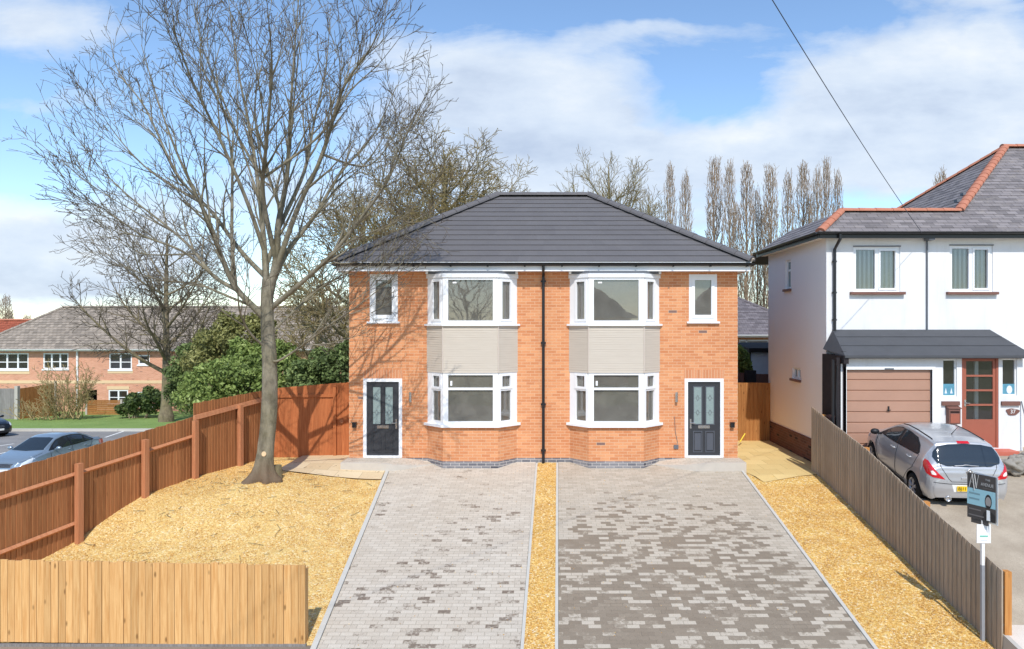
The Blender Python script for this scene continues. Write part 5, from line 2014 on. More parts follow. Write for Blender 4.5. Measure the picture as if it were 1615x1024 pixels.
# the silver hatchback on the neighbour's drive
pr, pf = Vector((7.45, 13.95, .10)), Vector((7.66, 16.1, .33))
car = thing('parked_car', 'silver hatchback seen from behind on the drive in front of the garage', 'car')
fw = (pf - pr); yaw = math.atan2(-fw.x, fw.y); pitch = math.atan2(fw.z, math.hypot(fw.x, fw.y))
K = .89
car.scale = (K, K, K)
car.rotation_euler = (pitch, 0, yaw)
rot = Matrix.Rotation(yaw, 3, 'Z') @ Matrix.Rotation(pitch, 3, 'X')
# left rear wheel contact = local (-track, -1.28, 0)
car.location = pr - rot @ (Vector((-.77, -1.28, 0)) * K)
B = base_car(car, hatch, M['silver'])


def put(mb, name, m, parent, smooth=True, label=None):
    o = mb.build(name, m, parent, world=False, smooth=smooth, uv=False)
    fix_normals(o)
    if label: o['label'] = label
    return o


for sg in (-1, 1):
    d = (-sg, 0, 0)
    pl_ = lambda u, v: (0, u, v)
    # surround in black, then two panes
    put(B.patch([(.86, .985), (.62, 1.13), (.3, 1.275), (0, 1.345), (-.5, 1.375), (-.95, 1.345), (-1.25, 1.24), (-1.38, 1.12), (-1.36, 1.06), (-.6, 1.02), (.1, .99)], pl_, d, .004, 40), 'window_surround', M['trim'], car)
    put(B.patch([(.55, 1.015), (.50, 1.16), (.3, 1.255), (0, 1.325), (-.2, 1.345), (-.26, 1.025)], pl_, d, .008, 20), 'side_window', M['car_glass'], car)
    put(B.patch([(-.34, 1.03), (-.30, 1.35), (-.6, 1.352), (-.93, 1.32), (-1.2, 1.225), (-1.31, 1.115), (-1.29, 1.075), (-.8, 1.045)], pl_, d, .008, 20), 'side_window', M['car_glass'], car)
    for (u, z) in ((-.1, .89), (-1.0, .93)):
        h = B.bvh.ray_cast(Vector((sg * 3, u, z)), Vector(d))
        b = MB(); x = h[0].x
        b.tube([(x + sg * .0, u - .1, z), (x + sg * .035, u - .07, z), (x + sg * .035, u + .07, z), (x, u + .1, z)], .014, 8)
        put(b, 'door_handle', M['silver'], car)
    b = B.line([(.9, .95), (.92, .6), (.75, .32), (-.3, .30), (-.32, 1.0)], pl_, d, .005)
    b2 = B.line([(-.32, 1.0), (-.3, .32), (-.75, .32), (-1.05, .62), (-1.25, .75), (-1.4, 1.08)], pl_, d, .005)
    for x in (b, b2):
        put(x, 'door_seam', M['trim'], car)
    put(B.patch([(-.93, .27), (.85, .27), (.85, .22), (-.93, .22)], pl_, d, .012, 10, 2), 'side_sill', M['trim'], car)
    b = MB()
    b.tube([(sg * .83, .68, 1.0), (sg * .95, .66, 1.02)], .03, 8)
    nl = 8
    vs = []
    for i in range(nl + 1):
        th = math.pi * i / nl
        for j in range(12):
            ph = 2 * math.pi * j / 12
            vs.append((sg * .99 + .11 * math.sin(th) * math.cos(ph), .68 + .07 * math.cos(th) * 1.1, 1.05 + .075 * math.sin(th) * math.sin(ph)))
    b.add(vs, [(i * 12 + j, i * 12 + (j + 1) % 12, (i + 1) * 12 + (j + 1) % 12, (i + 1) * 12 + j) for i in range(nl) for j in range(12)])
    put(b, 'wing_mirror', M['trim'], car)
    # tail light: dark-edged red triangle running in towards the number plate, with clear segments
    dd = Vector((-sg * .62, 1, 0))
    pl2 = lambda u, v: (u * sg, -1.9, v)
    put(B.patch([(.93, 1.06), (.98, .99), (.955, .90), (.86, .80), (.70, .745), (.44, .705), (.55, .80), (.72, .95), (.84, 1.05)], pl2, dd, .008, 26, 6), 'tail_light', M['tail_red'], car)
    put(B.patch([(.75, .865), (.71, .88), (.64, .82), (.63, .79), (.72, .80)], pl2, dd, .013, 8, 3), 'tail_lens', M['tail_clear'], car)
    put(B.line([(-.2 * 1, 0)] * 1 + [(-.2, 0)], pl_, d), 'x', M['trim'], car) if False else None
    put(B.patch([(1.55, .70), (1.85, .62), (1.9, .70), (1.6, .80), (1.45, .82)], pl_, d, .006, 10, 4), 'headlight', M['lamp_clear'], car)
db = (0, 1, 0)
pz = lambda u, v: (u, 0, v)
put(B.patch([(-.68, 1.13), (-.65, 1.22), (-.56, 1.335), (-.34, 1.378), (0, 1.392), (.34, 1.378), (.56, 1.335), (.65, 1.22), (.68, 1.13), (.63, 1.035), (.44, .98), (0, .96), (-.44, .98), (-.63, 1.035)], pz, db, .013, 80, 24), 'rear_window', M['car_glass'], car)
put(B.patch([(-.13, 1.40), (.13, 1.40), (.12, 1.43), (-.12, 1.43)], pz, db, .012, 6, 2), 'brake_light', M['tail_red'], car)
put(B.line([(-.3, .985), (-.05, 1.0), (.2, .99)], pz, db, .012, .016), 'rear_wiper', M['rim'], car)
put(B.line([(-.57, 1.03), (-.56, .95), (-.42, .72), (-.36, .66), (.36, .66), (.42, .72), (.56, .95), (.57, 1.03)], pz, db, .005), 'tailgate_seam', M['trim'], car)
put(B.line([(-.72, .64), (-.4, .615), (0, .61), (.4, .615), (.72, .64)], pz, db, .006), 'bumper_seam', M['trim'], car)
put(B.patch([(-.36, .60), (.36, .60), (.31, .44), (-.31, .44)], pz, db, .003, 10, 3), 'plate_recess', M['plate_white'], car)
h = B.bvh.ray_cast(Vector((0, -3, .52)), Vector((0, 1, 0)))
py_ = h[0].y - .02
b = MB(); b.box(-.26, .26, py_ - .012, py_, .465, .575)
npl = put(b, 'number_plate', M['plate_yellow'], car, smooth=False)
text('lettering', 'BJ11', .095, M['black'], (-.245, py_ - .016, .52), (R(90), 0, 0), npl, align='LEFT', world=False)
# emblem: a ring with a small winged beast's curve, and the bright handle strip below it
h = B.bvh.ray_cast(Vector((0, -3, .86)), Vector((0, 1, 0)))
ey = h[0].y - .012
b = MB()
b.lathe([(.05, 0), (.06, -.008), (.07, 0)], (0, ey, .86), 'Y', 28)
b.lathe([(.001, .001), (.05, .002)], (0, ey, .86), 'Y', 24)
b.tube([(-.035, ey - .006, .835), (-.01, ey - .008, .85), (.01, ey - .008, .88), (.04, ey - .006, .885)], [.006, .012, .012, .004], 6)
b.tube([(.0, ey - .006, .835), (.012, ey - .008, .855), (.04, ey - .006, .86)], [.004, .009, .003], 6)
put(b, 'badge', M['chrome'], car)
h = B.bvh.ray_cast(Vector((0, -3, .735)), Vector((0, 1, 0)))
b = MB(); b.box(-.17, .17, h[0].y - .022, h[0].y + .01, .715, .755); put(b, 'tailgate_handle', M['silver'], car, smooth=False)
h = B.bvh.ray_cast(Vector((-.3, -3, .36)), Vector((0, 1, 0)))
b = MB(); b.lathe([(.03, .03), (.05, .0), (.06, 0), (.06, .1)], (-.42, h[0].y - .02, .29), 'Y', 20); b.lathe([(.001, .03), (.05, .03)], (-.42, h[0].y - .02, .29), 'Y', 16)
put(b, 'exhaust_pipe', M['chrome'], car)
b = MB(); b.tube([(.0, -1.1, 1.47), (.02, -1.32, 1.68)], [.009, .005], 6); put(b, 'aerial', M['trim'], car)
for sg in (-1, 1):
    b = MB()
    pts = []
    for i in range(20):
        y = .1 - 1.5 * i / 19
        h = B.bvh.ray_cast(Vector((sg * .535, y, 3)), Vector((0, 0, -1)))
        pts.append(h[0] + Vector((0, 0, .006)))
    b.tube(pts, .012, 6)
    put(b, 'roof_strip', M['trim'], car)
put(B.patch([(-.62, 1.06), (-.5, 1.36), (.5, 1.36), (.62, 1.06)], pz, (0, -1, 0), .007, 20, 8), 'windscreen', M['car_glass'], car)

saloon = dict(
    top=[(-2.35, .62), (-2.32, .80), (-2.27, .96), (-2.2, 1.03), (-1.75, 1.10), (-1.3, 1.32), (-.95, 1.42), (-.4, 1.475), (.0, 1.47), (.35, 1.39), (.8, 1.17), (1.15, 1.0), (1.5, .94), (1.9, .86), (2.15, .76), (2.27, .64), (2.32, .52)],
    belt=[(-2.35, .58), (-2.27, .86), (-2.2, .95), (-1.75, .98), (0, .93), (1.15, .90), (1.5, .85), (1.9, .77), (2.15, .68), (2.27, .58), (2.32, .48)],
    w=[(-2.35, .66), (-2.25, .78), (-2.0, .84), (-1.5, .87), (0, .88), (1.2, .875), (1.7, .86), (2.05, .80), (2.2, .72), (2.32, .55)],
    wr=[(-2.35, .55), (-2.1, .64), (-1.75, .64), (-1.3, .60), (-.5, .60), (.35, .57), (.8, .63), (1.15, .70), (1.8, .66), (2.32, .42)],
    bot=[(-2.35, .34), (-2.2, .26), (-1.5, .22), (1.5, .2), (2.1, .22), (2.32, .26)],
    wheels=(-1.32, 1.38), arch=.365, wz=.315, track=.78)


def saloon_car(label, paint, loc, yaw):
    t = thing('parked_car', label, 'car', loc, yaw)
    B = base_car(t, saloon, paint)
    pl_ = lambda u, v: (0, u, v)
    pz = lambda u, v: (u, 0, v)
    for sg in (-1, 1):
        d = (-sg, 0, 0)
        put(B.patch([(1.0, .965), (.75, 1.1), (.35, 1.3), (0, 1.375), (-.45, 1.385), (-.95, 1.33), (-1.3, 1.2), (-1.62, 1.03), (-1.5, 1.0)], pl_, d, .004, 40), 'window_surround', M['trim'], t)
        put(B.patch([(.72, .975), (.66, 1.1), (.35, 1.27), (0, 1.345), (-.18, 1.35), (-.22, .985)], pl_, d, .008, 20), 'side_window', M['car_glass'], t)
        put(B.patch([(-.28, .985), (-.24, 1.352), (-.5, 1.35), (-.92, 1.30), (-1.05, 1.24), (-1.02, 1.0)], pl_, d, .008, 20), 'side_window', M['car_glass'], t)
        put(B.patch([(-1.09, 1.0), (-1.11, 1.21), (-1.27, 1.15), (-1.48, 1.04), (-1.45, 1.015)], pl_, d, .008, 10), 'side_window', M['car_glass'], t)
        for (u, z) in ((-.12, .87), (-1.05, .89)):
            h = B.bvh.ray_cast(Vector((sg * 3, u, z)), Vector(d)); x = h[0].x
            b = MB(); b.tube([(x, u - .1, z), (x + sg * .03, u - .07, z), (x + sg * .03, u + .07, z), (x, u + .1, z)], .014, 8)
            put(b, 'door_handle', paint, t)
        put(B.line([(.95, .93), (.95, .5), (.8, .32), (-.24, .30), (-.25, .98)], pl_, d, .006), 'door_seam', M['trim'], t)
        put(B.line([(-.25, .98), (-.24, .32), (-.75, .32), (-1.0, .6), (-1.3, .78), (-1.45, 1.0)], pl_, d, .006), 'door_seam', M['trim'], t)
        b = MB(); b.tube([(sg * .82, .72, .98), (sg * .93, .70, 1.0)], .03, 8)
        vs = []
        for i in range(9):
            th = math.pi * i / 8
            for j in range(12):
                ph = 2 * math.pi * j / 12
                vs.append((sg * .98 + .11 * math.sin(th) * math.cos(ph), .72 + .075 * math.cos(th), 1.03 + .075 * math.sin(th) * math.sin(ph)))
        b.add(vs, [(i * 12 + j, i * 12 + (j + 1) % 12, (i + 1) * 12 + (j + 1) % 12, (i + 1) * 12 + j) for i in range(8) for j in range(12)])
        put(b, 'wing_mirror', paint, t)
        dd = Vector((-sg * .6, -1, 0))
        pl2 = lambda u, v: (u * sg, 2.0, v)
        put(B.patch([(.92, .80), (.86, .67), (.62, .60), (.50, .62), (.52, .70), (.72, .79), (.88, .83)], pl2, dd, .008, 20, 5), 'headlight', M['lamp_clear'], t)
        ddb = Vector((-sg * .5, 1, 0))
        pl3 = lambda u, v: (u * sg, -2.1, v)
        put(B.patch([(.92, .95), (.94, .78), (.62, .76), (.58, .92)], pl3, ddb, .008, 12, 4), 'tail_light', M['tail_red'], t)
    put(B.patch([(-.64, 1.02), (-.60, 1.06), (-.48, 1.36), (-.3, 1.385), (.3, 1.385), (.48, 1.36), (.60, 1.06), (.64, 1.02), (0, .995)], pz, (0, -1, 0), .008, 30, 10), 'windscreen', M['car_glass'], t)
    put(B.patch([(-.58, 1.16), (-.46, 1.36), (.46, 1.36), (.58, 1.16), (0, 1.13)], pz, (0, 1, 0), .008, 24, 8), 'rear_window', M['car_glass'], t)
    put(B.patch([(-.36, .69), (-.3, .56), (.3, .56), (.36, .69)], pz, (0, -1, 0), .006, 10, 4), 'front_grille', M['trim'], t)
    b = MB()
    for z in (.585, .62, .655):
        q = B.line([(-.32, z), (0, z + .004), (.32, z)], pz, (0, -1, 0), .007, .012)
        b.add(q.v, q.f)
    put(b, 'grille_bar', M['chrome'], t)
    put(B.patch([(-.55, .36), (-.5, .27), (.5, .27), (.55, .36)], pz, (0, -1, 0), .006, 10, 3), 'lower_intake', M['trim'], t)
    h = B.bvh.ray_cast(Vector((0, 5, .45)), Vector((0, -1, 0)))
    b = MB(); b.box(-.26, .26, h[0].y + .01, h[0].y + .022, .4, .51); put(b, 'number_plate', M['plate_white'], t, smooth=False)
    put(B.line([(-.74, .93), (-.7, .8), (-.46, .72), (.46, .72), (.7, .8), (.74, .93)], pz, (0, -1, 0), .005), 'bonnet_seam', M['trim'], t)
    return t


cd = 28.3
cxp = -20.1
hd = Vector((-.03, -1.0))
saloon_car('pale blue-silver saloon facing the camera behind the brown board fence', M['blue_silver'], (cxp, cd, lot_z(0, cd) + .08), math.atan2(-hd.x, hd.y))
cd = 40.5
hd = Vector((.90, -.42))
saloon_car('black car cut by the left picture edge near the lawn kerb', M['black_paint'], ((-38 - CX) * cd / F, cd, lot_z(0, cd) + .08), math.atan2(-hd.x, hd.y))

M['post_grey'] = plain('grey_post', (150, 154, 160), .6, .3)
# ================================================================ estate agent's sign
sx, sy = 6.61, 10.50
zg = H(6.6, sy) - .3
sg_ = thing('estate_agent_sign', 'charcoal and pale blue estate agent board on a white post at the grey fence', 'sign', (sx, sy, zg))
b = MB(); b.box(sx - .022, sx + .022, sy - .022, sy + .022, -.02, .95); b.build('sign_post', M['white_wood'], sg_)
b = MB(); b.box(sx - .023, sx + .023, sy - .023, sy + .023, zg, -.021); b.build('sign_post', M['post_grey'], sg_)  # lower part of the post in plain grey
# board: turned to face up the street to the left; hinged V of two sheets
tv = Vector((.42, -.90, 0)).normalized()          # along the board, left to right as read
nv = Vector((tv.y, -tv.x, 0))                     # out of the face
c0 = Vector((sx, sy, 0)) + nv * .03
zb0, zb1, hw = .66, 1.34, .215
def bq(u0, u1, z0, z1, m, lift, name, parent):
    b = MB()
    P = lambda u, z: c0 + tv * u * (1 if name == 'blue_band' else .84) + nv * lift + Vector((0, 0, z))
    b.quad(P(u0, z0), P(u1, z0), P(u1, z1), P(u0, z1))
    return b.build(name, M[m], parent)
b = MB(); b.obox((c0.x - tv.x * hw, c0.y - tv.y * hw), (c0.x + tv.x * hw, c0.y + tv.y * hw), nv, 0, 2 * hw, -.004, 0, zb0, zb1)
board = b.build('sign_board', M['sign_dark'], sg_)
tv2 = (tv * .97 + nv * .24).normalized()
b = MB(); e_ = c0 + tv * hw
b.obox((e_.x - tv2.x * 2 * hw - nv.x * .02, e_.y - tv2.y * 2 * hw - nv.y * .02), (e_.x - nv.x * .02, e_.y - nv.y * .02), nv, 0, 2 * hw + .02, -.012, -.006, zb0 - .03, zb1 + .0)
b.build('sign_board', M['sign_white'], sg_)
bq(-hw, hw, .865, 1.115, 'sign_blue', .002, 'blue_band', board)
rotz = math.atan2(tv.y, tv.x)
def btxt(s_, size, m, u, z, lift=.004, width=None, shear=0):
    p = c0 + tv * u * .84 + nv * lift + Vector((0, 0, z))
    return text('lettering', s_, size, M[m], p, (R(90), 0, rotz), board, width, .0008, shear=shear)
b = MB()
P = lambda u, z: c0 + tv * u * .84 + nv * .005 + Vector((0, 0, z))
b.tube([P(-.22, 1.12), P(-.16, 1.33)], .006, 4); b.tube([P(-.16, 1.33), P(-.12, 1.09)], .008, 4); b.tube([P(-.195, 1.205), P(-.135, 1.205)], .003, 4)
b.tube([P(-.12, 1.33), P(-.085, 1.13)], .008, 4); b.tube([P(-.085, 1.13), P(-.045, 1.33)], .004, 4)
b.build('monogram', M['sign_grey'], board)
btxt('THE', .042, 'sign_grey', .12, 1.275)
btxt('AVENUE', .068, 'sign_grey', .11, 1.20, width=.19)
bq(.03, .2, 1.148, 1.153, 'sign_faint_dark', .003, 'faint_print', board)
for (u0, u1, z) in ((-.22, -.02, 1.04), (-.22, -.03, .96)):
    bq(u0, u1, z - .012, z + .012, 'sign_faint', .004, 'faint_print', board)
for (u0, u1, z) in ((-.22, -.0, .80), (-.23, .05, .71)):
    bq(u0, u1, z - .01, z + .01, 'sign_faint_dark', .004, 'faint_print', board)
# printed portrait: dark suit, white shirt, head with dark hair and beard
def blob(pts, m, lift, name):
    b = MB(); b.add([c0 + tv * u * .84 + nv * lift + Vector((0, 0, z)) for u, z in pts], [tuple(range(len(pts)))]); b.build(name, M[m], board)
el = lambda cu, cz, ru, rz_, a0=0, a1=360, n=18: [(cu + ru * math.cos(R(a0 + (a1 - a0) * i / n)), cz + rz_ * math.sin(R(a0 + (a1 - a0) * i / n))) for i in range(n)]
blob([(.02, .675), (.25, .675), (.25, .76), (.20, .80), (.15, .825), (.10, .825), (.05, .79), (.03, .74)], 'black', .003, 'portrait_suit')
blob([(.10, .675), (.165, .675), (.16, .83), (.10, .83)], 'sign_white', .004, 'portrait_shirt')
blob(el(.13, .96, .062, .105), 'black', .004, 'portrait_hair')
blob(el(.13, .955, .050, .075), 'skin_grey', .005, 'portrait_face')
blob(el(.13, .90, .048, .045, 180, 360), 'black', .006, 'portrait_beard')
b = MB(); b.obox((c0.x - tv.x * .16, c0.y - tv.y * .16), (c0.x + tv.x * .1, c0.y + tv.y * .1), nv, 0, .26, -.02, -.008, .59, .655)
b.build('strap_board', M['sign_dark'], sg_)
b = MB(); c1 = Vector((sx, sy, 0))
b.box(sx - .105, sx + .105, sy - .034, sy - .026, .32, .60)
sub = b.build('small_board', M['sign_white'], sg_)
b = MB(); b.box(sx - .06, sx + .06, sy - .0365, sy - .0345, .412, .434); b.build('green_print', M['sign_green'], sub)
b = MB(); b.box(sx - .05, sx + .05, sy - .0365, sy - .0345, .355, .36); b.build('faint_print', M['sign_grey'], sub)
# ================================================================ trees
def rvec(rg):
    while True:
        v = Vector((rg.uniform(-1, 1), rg.uniform(-1, 1), rg.uniform(-1, 1)))
        if .1 < v.length < 1:
            return v.normalized()


SIDES = [10, 7, 5, 4, 3, 3]


def shoot(mbs, p, d, L, r, lvl, P, rg):
    """one branch and everything that grows on it; P: seg, up, wob, dens, len, rmin, ang by level"""
    n = max(2, int(L / P['seg'][lvl]))
    pts, rad = [Vector(p)], [r]
    d = Vector(d)
    for i in range(n):
        d = (d + rvec(rg) * P['wob'][lvl] + Vector((0, 0, P['up'][lvl]))).normalized()
        pts.append(pts[-1] + d * (L / n))
        rad.append(max(P['rmin'], r * (1 - .82 * (i + 1) / n)))
    mbs[min(lvl, len(mbs) - 1)].tube(pts, rad, SIDES[lvl], cap=False, k=rg.random())
    sprout(mbs, pts, rad, L, lvl, P, rg)


def sprout(mbs, pts, rad, L, lvl, P, rg, t0=None):
    if lvl >= P['max']:
        return
    dens = P['dens'][lvl]
    m = int(L * dens + rg.random())
    n = len(pts) - 1
    t0 = P['t0'][lvl] if t0 is None else t0
    ph = rg.uniform(0, 6.28)
    for k in range(m):
        t = t0 + (1 - t0) * ((k + rg.random()) / max(1, m))
        x = t * n
        i = min(n - 1, int(x)); f = x - i
        q = pts[i].lerp(pts[i + 1], f)
        ax = (pts[i + 1] - pts[i]).normalized()
        ph += 2.4 + rg.uniform(-.5, .5)
        o = ax.orthogonal().normalized()
        side = o * math.cos(ph) + ax.cross(o) * math.sin(ph)
        a = P['ang'][lvl] * rg.uniform(.7, 1.25)
        cd = ax * math.cos(a) + side * math.sin(a)
        cl = P['len'][lvl] * (1.12 - .75 * t) * rg.uniform(.6, 1.25)
        cr = min((rad[i] + (rad[i + 1] - rad[i]) * f) * .72, P['r'][lvl] * (1.1 - .5 * t))
        shoot(mbs, q, cd, cl, max(P['rmin'], cr), lvl + 1, P, rg)


def catmull(cp, n):
    out = []
    m = len(cp)
    for i in range(m - 1):
        p0, p1, p2, p3 = cp[max(0, i - 1)], cp[i], cp[i + 1], cp[min(m - 1, i + 2)]
        for k in range(n):
            t = k / n
            out.append(.5 * ((2 * p1) + (p2 - p0) * t + (2 * p0 - 5 * p1 + 4 * p2 - p3) * t * t + (3 * p1 - p0 - 3 * p2 + p3) * t ** 3))
    out.append(cp[-1])
    return out


# ---- the big bare tree on the gravel
TD = 15.9
rg = random.Random(77)
tr = thing('bare_tree', 'large leafless spreading tree with grey trunk standing in the gravel by the brick house', 'tree', (at(415, 757, TD)[0], TD, .1))
tk = MB(); cr1 = MB(); cr2 = MB()
cps = [at(413, 764, TD), at(414, 750, TD), at(421, 690, TD), at(425, 630, TD), at(425, 570, TD), at(422, 515, TD), at(421, 470, TD), at(423, 440, TD)]
pts = catmull(cps, 6)
rad = []
for p in pts:
    z = p.z
    rr = .155 + .03 * max(0, 1 - (z - .1) / 3.2)
    rr += .30 * math.exp(-max(0, z - .08) / .16) * .46
    if z > 3.2: rr *= 1 - .12 * (z - 3.2)
    rad.append(rr)
# trunk with lobed root flare
vs = []
NS = 44
for i, p in enumerate(pts):
    fl = math.exp(-max(0, p.z - .05) / .25)
    for j in range(NS):
        a = 2 * math.pi * j / NS
        lob = 1 + fl * (.32 * math.sin(3 * a + 2.1) + .22 * math.sin(5 * a + .5)) + .05 * noise.noise(Vector((math.cos(a) * 2, math.sin(a) * 2, p.z * 1.4))) + .035 * noise.noise(Vector((math.cos(a) * 6, math.sin(a) * 6, p.z * 4)))
        rr = rad[i] * lob
        vs.append((p.x + math.cos(a) * rr, p.y + math.sin(a) * rr, p.z))
tk.add(vs, [(i * NS + j, i * NS + (j + 1) % NS, (i + 1) * NS + (j + 1) % NS, (i + 1) * NS + j) for i in range(len(pts) - 1) for j in range(NS)])
LIMBS = [   # photo outline of each limb, its depth at the tip relative to the trunk, base radius
    ([(421, 470), (417, 420), (412, 350), (402, 270), (386, 180), (366, 80), (352, -30)], .9, .105),
    ([(423, 480), (433, 410), (441, 350), (450, 270), (457, 180), (466, 80), (477, -50)], -.6, .12),
    ([(421, 505), (404, 485), (372, 455), (350, 410), (322, 350), (290, 285), (256, 215), (222, 130), (196, 40)], -.9, .10),
    ([(372, 455), (355, 380), (362, 300), (356, 230), (338, 130), (303, 30), (296, -30)], 1.4, .07),
    ([(372, 463), (338, 433), (290, 390), (243, 355), (173, 298), (108, 250), (43, 172)], 1.2, .07),
    ([(340, 434), (270, 395), (200, 368), (140, 340), (85, 305), (36, 268)], -1.8, .045),
    ([(418, 440), (378, 395), (325, 330), (262, 262), (208, 155), (160, 90), (142, 30)], 2.4, .075),
    ([(427, 470), (455, 400), (500, 330), (545, 265), (600, 190), (640, 110)], 1.6, .085),
    ([(428, 490), (465, 455), (520, 405), (580, 340), (625, 270), (660, 190), (688, 125)], -1.2, .08),
    ([(431, 450), (470, 330), (510, 230), (550, 120), (590, 50), (612, 5)], -2.2, .08),
    ([(419, 548), (400, 535), (386, 515), (375, 490), (371, 460), (362, 420), (330, 380), (285, 360)], -1.9, .04),
    ([(424, 556), (440, 568), (476, 545), (520, 515), (575, 470), (620, 430), (650, 395)], -.9, .04),
    ([(424, 535), (445, 512), (476, 478), (510, 450), (565, 415), (620, 370), (665, 315)], .8, .045),
    ([(412, 400), (380, 300), (340, 200), (290, 110), (255, 30), (235, -20)], -2.6, .07),
    ([(441, 360), (480, 260), (500, 170), (520, 80), (530, -20)], 2.6, .07),
    ([(432, 410), (410, 300), (420, 200), (430, 90), (420, -40)], -3.2, .075),
    ([(416, 420), (440, 330), (410, 230), (400, 120), (440, -10)], 3.4, .07),
    ([(404, 487), (360, 470), (310, 450), (250, 440), (190, 415), (120, 395)], .9, .04),
    ([(300, 395), (230, 400), (165, 375), (90, 365)], 2.4, .03),
    ([(545, 265), (590, 250), (640, 200), (672, 165)], 2.6, .035),
    ([(500, 420), (560, 380), (640, 340), (690, 300)], -2.4, .035),
    ([(445, 300), (520, 190), (560, 90), (575, 20)], .4, .06),
    ([(300, 310), (215, 260), (150, 190), (110, 120)], -.4, .04),
    ([(400, 260), (330, 130), (305, 60), (320, -20)], .3, .05),
]
PB = dict(max=4, seg=[.3, .3, .2, .16, .13], up=[.05, .09, .09, .06, .04], wob=[.1, .11, .15, .19, .22], dens=[2.05, 2.5, 4.1, 4.8, 0],
          len=[1.65, 1.0, .52, .26, 0], r=[.034, .016, .0095, .007, 0], rmin=.005, ang=[.5, .55, .62, .68, .7], t0=[.26, .12, .1, .1, 0])
SK = [(p, r_) for p, r_ in zip(pts, rad)]
for (pl_, dy, r0) in LIMBS:
    m = len(pl_)
    d0 = TD
    cp = []
    for i, (px, py) in enumerate(pl_):
        if i == 0:
            q0 = at(px, py, TD)
            best = min(SK, key=lambda s_: (s_[0].x - q0.x) ** 2 + (s_[0].z - q0.z) ** 2 + .02 * (s_[0].y - TD) ** 2)
            d0 = best[0].y
            r0 = min(r0 * .88, best[1] * .8)
            cp.append(best[0].copy())
            continue
        dd = d0 + dy * (i / (m - 1)) ** 1.1
        if i and py < 400:
            px, py = 424 + (px - 424) * (.85 if px < 150 and py > 140 else .89 if px < 424 else .94), 430 + (py - 430) * .93
        cp.append(at(px, py, dd) + (rvec(rg) * .05 if i else Vector((0, 0, 0))))
    ps = catmull(cp, 7)
    L = sum((ps[i + 1] - ps[i]).length for i in range(len(ps) - 1))
    rd = [max(.007, r0 * (1 - .93 * (i / (len(ps) - 1)) ** .85)) for i in range(len(ps))]
    tk.tube(ps, rd, 9, cap=False)
    SK += list(zip(ps, rd))[3:]
    sprout([cr1, cr1, cr1, cr2, cr2], ps, rd, L, 0, PB, rg)
    # secondary limbs that run along beside the first
    for q in range(1):
        i0 = int(len(ps) * rg.uniform(.28, .6))
        rest = [p - ps[i0] for p in ps[i0:]]
        ax = rvec(rg)
        M3 = Matrix.Rotation(rg.choice((-1, 1)) * rg.uniform(.2, .42), 3, ax)
        kk = rg.uniform(.7, .98)
        s2 = [ps[i0] + (M3 @ v) * kk for v in rest]
        if len(s2) > 5:
            L2 = sum((s2[i + 1] - s2[i]).length for i in range(len(s2) - 1))
            r2 = [max(.007, rd[i0] * .62 * (1 - .93 * i / (len(s2) - 1))) for i in range(len(s2))]
            tk.tube(s2, r2, 7, cap=False)
            sprout([cr1, cr1, cr1, cr2, cr2], s2, r2, L2, 0, PB, rg)
tk.build('trunk', M['bark'], tr, smooth=True, uv=False)
cr1.build('branches', M['bark'], tr, smooth=True, uv=False)
cr2.build('twigs', M['twig'], tr, uv=False)
print('TREE faces', len(tk.f), len(cr1.f), len(cr2.f))
# pale knot where a branch was cut
kp = at(421, 714, TD)
b = MB(); b.add([(kp.x + .05 * math.cos(w), TD - .186, kp.z + .055 * math.sin(w)) for w in np.linspace(0, 6.28, 13)[:-1]] + [(kp.x + .055 * math.cos(w), TD - .17, kp.z + .06 * math.sin(w)) for w in np.linspace(0, 6.28, 13)[:-1]],
    [tuple(range(12))] + [(i, (i + 1) % 12, 12 + (i + 1) % 12, 12 + i) for i in range(12)])
fix_normals(b.build('cut_knot', M['buff'], tr))
# cut stump behind the root
sp = at(437, 742, 16.1)
b = MB(); b.tube([(sp.x, sp.y, H(sp.x, sp.y) - .1), (sp.x, sp.y, sp.z + .12)], [.13, .10], 12)
tag(b.build('tree_stump', M['bark_left'], uv=False), 'small dark cut stump beside the root of the big bare tree', 'stump')


